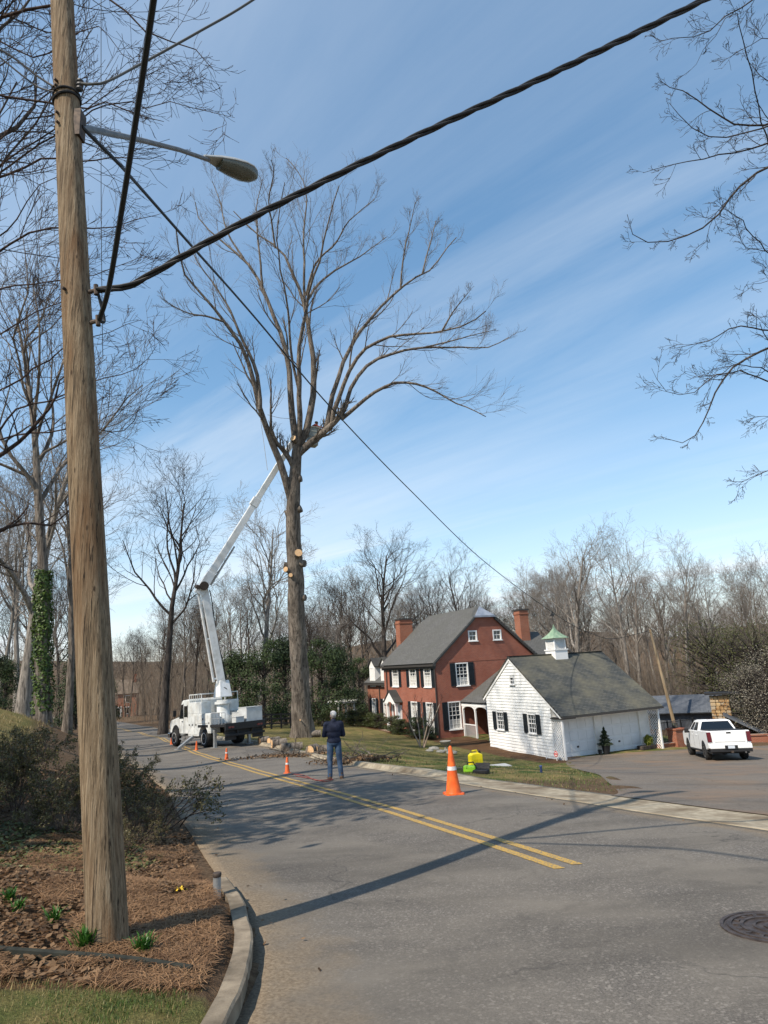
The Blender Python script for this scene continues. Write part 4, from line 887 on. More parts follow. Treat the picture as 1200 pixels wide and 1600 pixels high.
M_stem = M('thicket_stems', (.10,.08,.062), (.22,.175,.13), .6, .9, rnd=.2)
M_stem2 = M('thicket_stems_grey', (.12,.105,.09), (.26,.225,.18), .5, .9)
thicket('thicket', 2600, -80, 1300, 170, 400, 8, 17, .07, M_stem2, 34, 'far-off bare woods covering the low hill on the skyline', False)
thicket('thicket', 1500, 280, 1010, 95, 170, 5, 12, .037, M_stem2, 31, 'grey mass of far-off bare saplings behind the brick house')
thicket('thicket', 2000, 840, 1260, 56, 130, 3, 8, .028, M_stem, 32, 'brown thicket of thin stems behind the garage')
thicket('thicket', 1800, -100, 330, 70, 170, 4, 13, .036, M_stem, 33, 'brown thicket of saplings at the far end of the road')
# ---------------- leafy evergreens
def leafy(seed, h, w_, nl, size, shape='round', clumps=140):
    g = np.random.default_rng(seed); t = g.random(clumps); 
    if shape == 'cone': z = .06+.92*t**1.15; rad_ = (1-z)**.8*.98+.03
    else: z = .05+.93*t; rad_ = np.sqrt(np.clip(1-((z-.42)/.6)**2, .02, 1))
    a = g.random(clumps)*6.283; q = rad_*np.sqrt(g.uniform(.25, 1, clumps))*g.uniform(.8,1.12,clumps); C0 = np.c_[q*np.cos(a)*w_/2, q*np.sin(a)*w_/2, z*h]
    idx = g.integers(clumps, size=nl); sp_ = np.array([w_*.085, w_*.085, h*.035]); off = g.normal(size=(nl,3))*sp_; C_ = C0[idx]+off; C_[:,2] = np.maximum(C_[:,2], .05)
    V, Q = leaves(C_, size, g, off/sp_+np.array([0,0,.6]), 1.8, .8); fol = np_mesh('foliage', V, Q)
    tb = Tubes(); P, R = grow([[0,0,-.2]], [[0,0,1]], np.array([h*.85]), np.array([w_*.035+.03]), 8, .03, .02, g, .2); tb.add(P, R, 7)
    b0 = np.c_[np.zeros((clumps,2)), np.clip(C0[:,2]*.75, .2, None)]; mid = (b0+C0)/2+g.normal(0,.1,(clumps,3)); tb.add(np.stack([b0, mid, C0], 1), np.tile([.04,.028,.012], (clumps,1)), 4)
    return tb.mesh('trunk'), fol
LF = {'mag': leafmat('evergreen_leaf', (.012,.024,.008), (.06,.09,.028), .9, .12, .75), 'ced': leafmat('cedar_needles', (.012,.024,.010), (.055,.075,.028), .8, .12, .7), 'olive': leafmat('olive_leaf', (.035,.04,.012), (.12,.125,.04), 1.2, .2), 'box': leafmat('boxwood_leaf', (.018,.03,.008), (.085,.10,.025), 2.5, .15, .45), 'aza': leafmat('azalea_leaf', (.05,.05,.016), (.20,.165,.065), 4, .2, .45), 'white': leafmat('pale_blossom', (.16,.14,.09), (.42,.38,.30), 3, .3)}
LP = {}
def leafproto(key, *a, **k):
    if key not in LP: LP[key] = leafy(*a, **k)
    return LP[key]
def place_leafy(name, key, mat, base, s, rz, label, cat='tree', group=None, bark=None):
    a, c = LP[key]; kk = (key, mat.name)
    if kk not in PB:
        a2 = a.copy(); c2 = c.copy(); a2.materials.append(bark or M_barkD); c2.materials.append(mat); PB[kk] = (a2, c2)
    a2, c2 = PB[kk]; r = tag(empty(name, base, rz), label, cat, group); s = s if hasattr(s, '__len__') else (s,s,s); r.scale = s
    link('trunk', a2, r); link('crown', c2, r); return r
leafproto('mag1', 41, 8, 6, 8000, .19, 'cone', 75); leafproto('mag2', 42, 8, 5, 7500, .19, clumps=55); leafproto('cone', 43, 9, 5, 11000, .17, 'cone', 150); leafproto('shrub', 44, 1.2, 1.5, 5000, .055, clumps=90); leafproto('loose', 45, 6, 5, 5200, .085, clumps=200)
EG = 'evergreen trees behind the bucket truck'
for px, D, sx_, sz_, key, mt, lb in [(368,58,.95,.85,'mag1','mag','dark evergreen tree beside the truck boom base'),(412,57,.85,.95,'mag2','mag','dark glossy evergreen just left of the big oak trunk'),(445,66,1.1,1.1,'mag1','ced','dull green evergreen behind the big oak trunk'),(503,60,.95,1.0,'mag2','mag','dark evergreen just right of the big oak trunk'),(530,68,.95,1.0,'mag1','ced','bushy evergreen between the oak and the pergola'),(562,84,1.0,1.0,'mag2','mag','dark evergreen behind the white pergola')]:
    place_leafy('evergreen_tree', key, LF[mt], on_ground(px, D), (sx_,sx_,sz_), px*.37, lb, group=EG)
for px, D, s, key, mt, lb in [(8,44,.55,'mag1','mag','dark evergreen at the back of the bank lawn'),(-25,38,.5,'mag2','ced','dull evergreen beside the bank lawn'),(120,66,1.1,'cone','ced','blue-green cedar behind the utility pole'),(160,74,.8,'mag2','ced','dark evergreen by the far brick house'),(1118,62,1.75,'loose','olive','tall olive-green shrub tree standing behind the pickup'),(1150,56,1.5,'loose','olive','olive-green leafy shrub tree by the stone fireplace'),(1190,50,1.45,'loose','olive','yellow-green shrub tree beside the low brick wall'),(1168,46,.85,'loose','white','pale blossoming shrub beside the lean-to roof'),(1212,44,1.05,'loose','white','large pale blossoming shrub by the driveway wall'),(1240,56,1.7,'loose','olive','olive shrub tree behind the driveway wall')]:
    place_leafy('evergreen_tree' if key != 'loose' else 'shrub_tree', key, LF[mt], on_ground(px, D), s, px*.7, lb)
# ------------------------------------------------------------------ utility pole, street lamp, wires
m, n, b = newmat('pole_wood'); b.inputs['Roughness'].default_value = .85; b.inputs['Specular IOR Level'].default_value = .2
v = mapped(n, 'Object', (1,1,.035)); v2 = mapped(n, 'Object', (1,1,.16)); f1 = noise(n, v, 48, 9, .75, .15); f2 = noise(n, v2, 3.2, 5, .6, .5); f3 = noise(n, mapped(n, 'Object', (1,1,.02)), 60, 4, .7)
col = ramp(n, f1, [(.33, (.08,.056,.036)), (.5, (.25,.178,.108)), (.66, (.39,.305,.205))])
col = mixc(n, ramp(n, f2, [(.50, 0.0), (.66, .75)]), col, (.17,.085,.036)); col = mixc(n, ramp(n, f3, [(.56, 0.0), (.64, .9)]), col, (.025,.018,.013)); vk = N(n, 'ShaderNodeTexVoronoi'); vk.inputs['Scale'].default_value = 9; n.links.new(mapped(n, 'Object', (1,1,.35)), vk.inputs[0]); col = mixc(n, ramp(n, vk.outputs['Distance'], [(.05, .85), (.10, 0.0)]), col, (.05,.03,.018))
n.links.new(col, b.inputs['Base Color']); bumpn(n, b, mth(n, 'ADD', f1, f3), 1.0, .02); M_pole = m
M_rub = M('black_cable', (.012,.012,.013), (.022,.022,.023), 30, .55); M_galv = M('galvanised_steel', (.30,.31,.31), (.42,.43,.43), 10, .5, .1, metal=.6); M_hard = M('rusty_hardware', (.05,.04,.035), (.12,.09,.07), 20, .7, metal=.5)
PB0 = G(168, 1474); DP = float((PB0-CAM) @ _fw)
# the pole leans a little: solve a straight axis through the traced centre line
ax_px = [(166,1440),(97,0)]; rb = 31*DP/FPX
def axis_pt(px, py, zlen):   # point on the pixel ray at distance zlen up the pole
    lo, hi = DP*.7, DP*1.8
    r = ray(px, py)
    for _ in range(50):
        m_ = (lo+hi)/2; q = CAM+r*m_
        if q[2]-PB0[2] < zlen: lo = m_
        else: hi = m_
    return CAM+r*m_
# lateral lean only: keep the pole in the plane through its base facing the camera's heading
def on_plane(px, py, Y): r = ray(px, py); return CAM+r*(Y/r[1])
ptop = on_plane(98, 20, PB0[1]+.1); pdir = (ptop-PB0)/np.linalg.norm(ptop-PB0); PLEN = 12.2
def pole_at(h): return PB0+pdir*h
def pole_h(py): # height on the pole seen at photo row py
    lo, hi = 0, 12.
    for _ in range(50):
        m_ = (lo+hi)/2
        if proj(pole_at(m_))[1] > py: lo = m_
        else: hi = m_
    return m_
upole = tag(empty('utility_pole', PB0), 'weathered wooden utility pole standing in the pine straw bed', 'utility pole')
nr, ns = 60, 28; V = []; g = np.random.default_rng(8); ex = unit(np.cross([0,1.,0], pdir)); ey = np.cross(pdir, ex)
for i in range(nr):
    h = -.6+(PLEN+.6)*i/(nr-1); r0 = rb*(1-.30*max(h,0)/PLEN)
    for k in range(ns):
        a = 2*math.pi*k/ns; chk = -.030*math.exp(-((a-4.35-.05*math.sin(h*1.3))/.07)**2)-.016*math.exp(-((a-4.95-.08*math.sin(h*.7+2))/.05)**2)*(.5+.5*math.sin(h*1.1))
        rr_ = r0*(1+.018*math.sin(3*a+h*.5)+.012*math.sin(5*a-h*.9))+chk; V.append(pdir*h+ex*rr_*math.cos(a)+ey*rr_*math.sin(a))
I = np.arange(nr*ns).reshape(nr, ns); q = np.stack([I[:-1], np.roll(I[:-1],-1,1), np.roll(I[1:],-1,1), I[1:]], -1).reshape(-1,4)
shaft = link('shaft', np_mesh('shaft', np.array(V), q, smooth=True), upole, mat=M_pole)
def prad(h): return rb*(1-.30*h/PLEN)
def pole_side(h, dx, dy, out=0):   # local point on the pole skin
    d = unit(ex*dx+ey*dy); return pdir*h+d*(prad(h)+out)
for py in (140, 148, 190, 205, 462):   # through bolts and bands
    h = pole_h(py); s = MB(); s.tube([pole_side(h, -.4, -1, -.02), pole_side(h, -.4, -1, .03)], .014, 6); s.build('bolt', M_hard, upole)
h = pole_h(150); ring = [pole_side(h+.015*math.sin(a), math.cos(a), math.sin(a), .006) for a in np.linspace(0, 2*math.pi, 25)]; MB().tube(ring, .012, 6, cap=False).build('wire_band', M_rub, upole)
ring = [pole_side(h-.07+.03*math.sin(a+1), math.cos(a), math.sin(a), .008) for a in np.linspace(0, 2*math.pi, 25)]; MB().tube(ring, .014, 6, cap=False).build('wire_band', M_rub, upole)
# ground wire down the left side
MB().tube([pole_side(h_, -1, .12+.1*math.sin(h_*1.5), .012) for h_ in np.linspace(pole_h(1240), pole_h(270), 30)], .009, 6).build('ground_wire', M_rub, upole)
ins = MB(); hh_ = pole_h(142); c0 = pole_side(hh_, 1, -.3, 0); 
for k in range(3): ins.lathe([(.02,0),(.035,.015),(.035,.03),(.02,.045)], 10, c0+ex*.04+np.array([0,0,-.06+.045*k]))
ins.build('insulator', M('porcelain', (.06,.06,.065), rough=.3), upole)
# steel brackets where the thick cables dead-end
for py in (462, 510):
    h = pole_h(py); s = MB(); s.tube([pole_side(h, 1, -.2, -.02), pole_side(h, 1, -.2, .09)], .018, 8); s.tube([pole_side(h-.05, 1, -.2, .08), pole_side(h+.05, 1, -.2, .08)], .022, 8); s.build('cable_bracket', M_hard, upole)
# street lamp
la = pole_side(pole_h(203), 1, -.15, 0)+PB0; DL_ = float((la-CAM) @ _fw)
lamp = tag(empty('street_lamp', la), 'grey cobra-head street lamp on a long arm bolted to the utility pole', 'street lamp')
pl = [(134,200),(165,207),(220,219),(280,234),(326,250)]; lp_ = [at(x, y, DL_+.55*i) for i, (x, y) in enumerate(pl)]
lp_[0] = la+np.array([0,0,0]); MB().tube([p-la for p in lp_], [.034,.032,.03,.028,.028], 10).build('arm', M('lamp_arm', (.15,.155,.155), (.22,.22,.22), 10, .5, metal=.4), lamp, smooth=True)
MB().box(tuple(-np.array([.03,.06,.14])), (.035,.06,.16)).build('arm_plate', M_hard, lamp)
he = lp_[-1]; hd = unit(at(392,272,DL_+.55*4+.45)-he); hl = np.linalg.norm(at(392,272,DL_+.55*4+.45)-he)+.05; hx = hd; hy_ = unit(np.cross(np.array([0,0,1.]), hx)); hz = np.cross(hx, hy_)
Mx = Matrix([[hx[i], hy_[i], hz[i], (he-la)[i]] for i in range(3)]+[[0,0,0,1]])
prof = [(-.06,.035,.03,.035),(.02,.06,.045,.05),(.15,.11,.07,.07),(.32,.15,.085,.10),(.48,.165,.085,.12),(.60,.14,.07,.11),(.68,.08,.04,.07)]; sc = hl/.66
rt_, rb_ = [], []
for xq, wq, ht, hb in prof:
    rt_.append([(xq*sc, wq*math.cos(a), (ht if math.sin(a) > 0 else .015)*math.sin(a)+.02) for a in np.linspace(0, 2*math.pi, 20, endpoint=False)])
    rb_.append([(xq*sc, wq*.93*math.cos(a), -(hb)*abs(math.sin(a)) if math.sin(a) < 0 else .01) for a in np.linspace(0, 2*math.pi, 20, endpoint=False)])
MB().loft(rt_, X=Mx).build('lamp_head', M('lamp_housing', (.36,.37,.36), (.46,.47,.45), 8, .5, metal=.3), lamp, smooth=True)
m, n, b = newmat('lamp_lens'); b.inputs['Base Color'].default_value = (.16,.17,.14,1); b.inputs['Roughness'].default_value = .25; b.inputs['Transmission Weight'].default_value = .35; M_lens = m
MB().loft(rb_[2:], X=Mx).build('lens', M_lens, lamp, smooth=True)
MB().lathe([(.03,0),(.03,.04),(.02,.055)], 10, tuple(Mx @ Vector((.38*sc,0,.10)))).build('photocell', M_hard, lamp)
# wires: (pixel, depth) control points joined smoothly
def wire(name, pts, r, label, mat=M_rub, n=40, group=None, twist=0, strands=1):
    w3 = np.array([p if isinstance(p, np.ndarray) else at(*p) for p in pts]); P, Ln = resample(w3, n); o0 = P[0]
    root = tag(empty(name, o0), label, 'wire', group) if strands > 1 else None
    d = unit(np.gradient(P, axis=0)); a = unit(np.cross(d, [0,0,1.])); bq = np.cross(d, a)
    if strands == 1:
        o = MB().tube(list(P-o0), r, 8).build(name, mat, None, loc=o0, smooth=True); return tag(o, label, 'wire', group)
    for s in range(strands):
        ph = np.linspace(0, twist, n)+s*2*math.pi/strands; Q = P-o0+(a*np.cos(ph)[:,None]+bq*np.sin(ph)[:,None])*r*1.05
        MB().tube(list(Q), r, 7).build('strand', mat, root, smooth=True)
    return root
hA = pole_side(pole_h(462), 1, -.2, .09)+PB0; dA = float((hA-CAM) @ _fw); hB = pole_side(pole_h(510), 1, -.2, .09)+PB0; dB = float((hB-CAM) @ _fw); hC = pole_side(pole_h(140), 1, -.3, .05)+PB0; dC = float((hC-CAM) @ _fw)
wire('cable_bundle', [hA,(200,447,dA*1.0),(260,415,dA*1.0),(400,337,dA*1.0),(640,218,dA*1.02),(860,116,dA*1.04),(1100,0,dA*1.06),(1420,-160,dA*1.1)], .016, 'thick black twisted cable rising from the pole across the sky', n=120, twist=60, strands=3)
wire('cable', [hB,(170,450,dB*.97),(190,330,dB*.9),(215,170,dB*.82),(240,0,dB*.74),(275,-260,dB*.62)], .022, 'thick black cable climbing steeply from the pole in front of the lamp arm')
wire('cable', [hA,(163,500,dA*1.0),hB], .014, 'short black loop of cable between the two pole brackets')
wire('cable', [hC,(160,130,dC*1.0),(220,100,dC*1.05),(310,50,dC*1.1),(395,0,dC*1.15),(520,-90,dC*1.25)], .013, 'grey service cable running up from the top of the pole', M('grey_cable', (.09,.09,.085), rough=.6))
hD = pole_side(pole_h(205), 1, -.2, .03)+PB0; dD = float((hD-CAM) @ _fw)
PR = G(1042, 1165); DPR = 50.0
wend = at(1016, 985, 52)
wire('service_drop', [hD,(185,255,dD*1.1),(210,283,dD*1.25),(300,385,10),(400,498,14),(520,640,20),(640,765,28),(760,880,37),(880,968,45),(930,992,49),(960,998,51),wend], .02, 'long black service wire sagging from the pole over the brick house roof', n=80)
wire('cable', [at(-40,85,dC*1.0),(0,78,dC*1.0),(60,120,dC*1.0),pole_side(pole_h(150), -.6, -1, .02)+PB0], .011, 'black cable reaching the pole top from the left')
wire('cable', [at(-40,60,dC*1.0),(0,90,dC*1.02),(55,133,dC*1.01),pole_side(pole_h(158), -.6, -1, .02)+PB0], .009, 'thin black cable reaching the pole top from the left')
wire('hanging_wire', [at(158,-60,7.6),(158,300,7.4),(160,520,7.2),(161,560,7.2)], .004, 'thin black guy wire hanging straight beside the pole')
wire('hanging_wire', [at(30,-60,9.5),(42,130,9.4),(55,330,9.3),(62,480,9.2)], .004, 'thin wire hanging among the branches beside the pole')
# old wooden pole by the garage carrying the far end of the service wire
pbase = np.array([wend[0]+.55, wend[1]-.8, 0]); pbase[2] = Tz(pbase[0], pbase[1])
op = tag(empty('old_pole', pbase), 'leaning tan wooden pole behind the far corner of the garage', 'pole'); tp_ = wend-pbase
MB().tube([(0,0,-.3), tuple(tp_*.5), tuple(tp_*1.01)], [.14,.12,.095], 12).build('shaft', M('tan_wood', (.20,.14,.08), (.34,.26,.165), 6, .85, .4, 30, stretch=(1,1,.1)), op, smooth=True)
MB().lathe([(.12,0),(.12,.06)], 10, tuple(tp_*1.01-np.array([0,0,.3]))).build('band', M_hard, op)
# ------------------------------------------------------------------ vehicles
M_vwhite = M('vehicle_white', (.80,.80,.78), (.84,.84,.82), 2, .28, spec=.5)
M_vwhite2 = M('truck_white', (.56,.58,.56), (.68,.69,.67), 2.5, .4, spec=.4, c3=(.50,.49,.44), s3=3)
M_vblk = M('black_plastic', (.014,.014,.015), (.022,.022,.023), 20, .6); M_tyre = M('tyre_rubber', (.016,.016,.016), (.03,.029,.027), 12, .85)
M_rim = M('alloy_rim', (.36,.36,.37), rough=.35, metal=.8); M_rimd = M('dark_rim', (.05,.05,.052), rough=.4, metal=.6)
m, n, b = newmat('vehicle_glass'); b.inputs['Base Color'].default_value = (.008,.01,.012,1); b.inputs['Roughness'].default_value = .05; b.inputs['Specular IOR Level'].default_value = .7; M_vglass = m
M_tail = M('tail_light', (.10,.004,.006), rough=.2, spec=.6); M_chrome = M('chrome', (.5,.5,.5), rough=.15, metal=1); M_orange = M('orange_plastic', (.75,.10,.015), (.85,.15,.03), 5, .55)
def wheel(parent, x, y, r, w_, side, rim=M_rim, name='wheel', spokes=6):
    e_ = empty(name, (x, y, r), parent=parent); X = Matrix.Rotation(-side*math.pi/2, 4, 'X')
    pr = [(r*.60,-w_*.5),(r*.88,-w_*.5),(r*.97,-w_*.40),(r,-w_*.25),(r,w_*.25),(r*.97,w_*.40),(r*.88,w_*.5),(r*.60,w_*.5)]
    t = MB(); rings = [[(a*math.cos(2*math.pi*k/28), a*math.sin(2*math.pi*k/28), z) for k in range(28)] for a, z in pr]; t.loft(rings, cap=True, X=X); t.build('tyre', M_tyre, e_, smooth=True)
    q = MB(); q.lathe([(r*.62,w_*.32),(r*.62,w_*.505),(r*.56,w_*.5),(r*.52,w_*.36)], 24, X=X); 
    for k in range(spokes):
        a = 2*math.pi*k/spokes; q.prism([(.03*math.cos(a+1.57)+.05*math.cos(a),.03*math.sin(a+1.57)+.05*math.sin(a)),(r*.57*math.cos(a)+.035*math.cos(a+1.57),r*.57*math.sin(a)+.035*math.sin(a+1.57)),(r*.57*math.cos(a)-.035*math.cos(a+1.57),r*.57*math.sin(a)-.035*math.sin(a+1.57)),(-.03*math.cos(a+1.57)+.05*math.cos(a),-.03*math.sin(a+1.57)+.05*math.sin(a))], 'z', w_*.36, w_*.46, X=X)
    q.lathe([(.07,w_*.3),(.07,w_*.49),(.04,w_*.5)], 12, X=X); q.build('rim', rim, e_, smooth=False); return e_
def arc(cx, cz, r, a0, a1, n=9): return [(cx+r*math.cos(t), cz+r*math.sin(t)) for t in np.linspace(a0, a1, n)]
def panel(q, u0, u1, v0, v1, off, name, mat, parent, th=.012, trap=(0,0)):
    """thin plate lying on the quad q (4 corners: bl, br, tr, tl); trap shifts the top-left / top-right corners"""
    q = [Vector(p) for p in q]; nrm = (q[1]-q[0]).cross(q[3]-q[0]).normalized()
    bl = lambda u, v_: (q[0]*(1-u)+q[1]*u)*(1-v_)+(q[3]*(1-u)+q[2]*u)*v_
    c = [bl(u0,v0), bl(u1,v0), bl(u1+trap[1],v1), bl(u0+trap[0],v1)]; mb = MB(); mb.add([p+nrm*off for p in c]+[p+nrm*(off-th) for p in c], [(0,1,2,3),(7,6,5,4),(0,4,5,1),(1,5,6,2),(2,6,7,3),(3,7,4,0)])
    return mb.build(name, mat, parent)
# ---- pickup: x forward, y left, origin on the ground under the rear axle
hp_ = rad(90-12); _w = G(1107, 1188); pc = np.array([_w[0]+math.sin(hp_)*.88, _w[1]-math.cos(hp_)*.88, 0]); pf_ = pc+np.array([math.cos(hp_), math.sin(hp_), 0])*3.75
pc[2] = Tz(pc[0], pc[1])+.02; zf = Tz(pf_[0], pf_[1])+.02
pick = tag(empty('pickup_truck', pc, 0), 'white crew-cab pickup parked on the driveway, tailgate towards the street', 'pickup'); pick.rotation_euler = (0, -math.atan2(zf-pc[2], 3.75), hp_)
prof = [(-1.18,.62),(-.58,.55)]+arc(0,.40,.55,math.pi-.2,.2,11)+[(.60,.48),(3.12,.46)]+arc(3.75,.40,.55,math.pi-.2,.2,11)+[(4.35,.48),(4.72,.55),(4.78,.95),(4.70,1.22),(4.45,1.32),(3.05,1.40),(.80,1.40),(.74,1.43),(-1.16,1.45),(-1.22,1.38)]
body = MB().prism(prof, 'y', -1.0, 1.0).build('body', M_vwhite, pick, bevel=.045, seg=3)
wl_ = MB()
for x0 in (0, 3.75): wl_.prism(arc(x0,.40,.54,0,math.pi,13), 'y', -.99, .99)
wl_.box((-1.0,-.9,.35),(4.5,.9,.62)); wl_.build('wheel_well', M_vblk, body)
cb = [(.84,1.38),(3.02,1.38)]; g0 = [(.80,-.965,1.38),(3.05,-.965,1.38),(3.05,.965,1.38),(.80,.965,1.38)]; g1 = [(1.02,-.76,1.90),(2.32,-.76,1.90),(2.32,.76,1.90),(1.02,.76,1.90)]; g2 = [(1.22,-.62,1.955),(2.15,-.62,1.955),(2.15,.62,1.955),(1.22,.62,1.955)]
cab = MB().loft([g0, g1, g2]).build('cab', M_vwhite, pick, bevel=.04, seg=3)
rear_q = [g0[3], g0[0], g1[0], g1[3]]; left_q = [g0[2], g0[3], g1[3], g1[2]]; right_q = [g0[0], g0[1], g1[1], g1[0]]; frt_q = [g0[1], g0[2], g1[2], g1[1]]
panel(rear_q, .05, .95, .10, .93, .006, 'rear_window', M_vglass, cab, trap=(.03,-.03)); panel(frt_q, .05, .95, .06, .94, .006, 'windshield', M_vglass, cab)
for q4, flip in ((left_q, 0), (right_q, 1)):
    for a, b_ in ((.10,.44),(.49,.90)): panel(q4, *( (a,b_) if flip == 0 else (1-b_,1-a)), .08, .86, .006, 'side_window', M_vglass, cab, trap=(.03,-.03))
MB().box((1.3,-.3,1.955),(1.55,.3,1.965)).build('roof_light', M_tail, cab)
tg = MB(); tg.box((-1.275,-.80,.80),(-1.20,.80,1.43)); tgo = tg.build('tailgate', M_vwhite, pick, bevel=.02)
MB().box((-1.285,-.74,.96),(-1.262,.74,1.28)).build('tailgate_panel', M_vwhite, tgo, bevel=.02); MB().box((-1.288,-.11,1.31),(-1.27,.11,1.385)).build('handle', M_vblk, tgo, bevel=.01)
MB().box((-1.283,-.72,.90),(-1.268,.72,.925)).build('crease_shade', M('tailgate_painted_shade', (.25,.25,.25), rough=.5), tgo)  # grey strip: shade of a tailgate crease put into its colour
for s in (-1, 1):
    tl = MB(); tl.prism([(-1.27,.92),(-1.14,.90),(-1.10,1.40),(-1.25,1.40)], 'y', s*.83, s*1.012); tl.build('tail_light', M_tail, pick, bevel=.012)
    MB().box((-1.30,s*.55,.60),(-1.27,s*.96,.70)).build('bumper_corner_step', M_vblk, pick)
    mi = MB(); mi.box((2.72,s*1.0,1.28),(2.80,s*1.22,1.34)); mi.box((2.66,s*1.06,1.26),(2.84,s*1.27,1.50)); mi.build('mirror', M_vblk, pick, bevel=.03)
    for x0 in (1.15, 2.05): MB().box((x0,s*.995,1.18),(x0+.2,s*1.03,1.215)).build('door_handle', M_vwhite, pick, bevel=.008)
    for x0 in (1.98, 2.98, .78): MB().box((x0,s*.996,.58),(x0+.012,s*1.003,1.38)).build('door_seam', M_vblk, pick)
    MB().box((.65,s*.93,.42),(3.05,s*1.06,.46)).build('running_board', M_vblk, pick)
    for x0 in (0, 3.75): wheel(pick, x0, s*.86, .41, .29, s, M_rim)
bp = MB(); bp.box((-1.36,-.98,.60),(-1.18,.98,.82)); bpo = bp.build('bumper', M_vwhite, pick, bevel=.035)
MB().box((-1.37,-.30,.58),(-1.352,.30,.76)).build('plate_recess', M_vblk, bpo); MB().box((-1.378,-.155,.61),(-1.366,.155,.745)).build('license_plate', M('plate', (.62,.66,.68), (.42,.46,.52), 60, .4), bpo)
MB().box((-1.33,-.97,.44),(-1.20,.97,.60)).build('bumper_valance', M_vblk, bpo, bevel=.02)
MB().box((-1.45,-.05,.40),(-1.2,.05,.50)).build('hitch', M_hard, pick); MB().tube([(-1.38,-.62,.42),(-.9,-.62,.42)], .045, 10).build('exhaust', M_chrome, pick)
MB().box((-1.12,-.84,1.445),(.76,.84,1.475)).build('tonneau_cover', M_vblk, pick, bevel=.01)
MB().box((4.74,-.8,.75),(4.80,.8,1.15)).build('grille', M_chrome, pick)
for s in (-1, 1): MB().box((4.66,s*.68,.98),(4.76,s*.98,1.2)).build('headlight', M_chrome, pick)
# ---- bucket truck
ht = math.atan2(.755, -.655); tc0 = np.array([-10.07, 38.95, 0]); hv = np.array([math.cos(ht), math.sin(ht), 0]); tf = tc0+hv*4.3; tc0[2] = Tz(tc0[0], tc0[1])+.02
truck = tag(empty('bucket_truck', tc0), 'white bucket truck with its boom raised into the big oak', 'bucket truck'); truck.rotation_euler = (0, -math.atan2(Tz(tf[0], tf[1])+.02-tc0[2], 4.3), ht)
bpy.context.view_layer.update()
TM = Matrix.LocRotScale(truck.location, truck.rotation_euler.to_quaternion(), None); TMi = TM.inverted()
def tl_(p): return TMi @ Vector([float(q) for q in p])
MB().box((-2.6,-.42,.72),(5.2,.42,.98)).build('chassis', M_vblk, truck)
# cab and bonnet
cp = [(2.15,.72),(3.62,.72),(3.68,.9),(3.80,1.62),(3.62,1.75),(3.30,2.58),(3.15,2.68),(2.2,2.72),(2.15,2.6)]
cabo = MB().prism(cp, 'y', -1.08, 1.08).build('cab', M_vwhite2, truck, bevel=.07, seg=3)
bn = [(3.66,.85)]+arc(4.3,.62,.62,math.pi-.35,.30,11)+[(5.15,.80),(5.22,1.25),(5.02,1.52),(3.78,1.72)]
hoodo = MB().prism(bn, 'y', -1.02, 1.02).build('bonnet', M_vwhite2, truck, bevel=.09, seg=3)
MB().prism(arc(4.3,.62,.60,0,math.pi,13), 'y', -1.03, 1.03).build('front_wheel_well', M_vblk, hoodo)
MB().box((5.17,-.6,.85),(5.25,.6,1.35)).build('grille', M_vblk, hoodo); MB().box((5.1,-1.1,.5),(5.35,1.1,.78)).build('bumper', M_chrome, truck, bevel=.03)
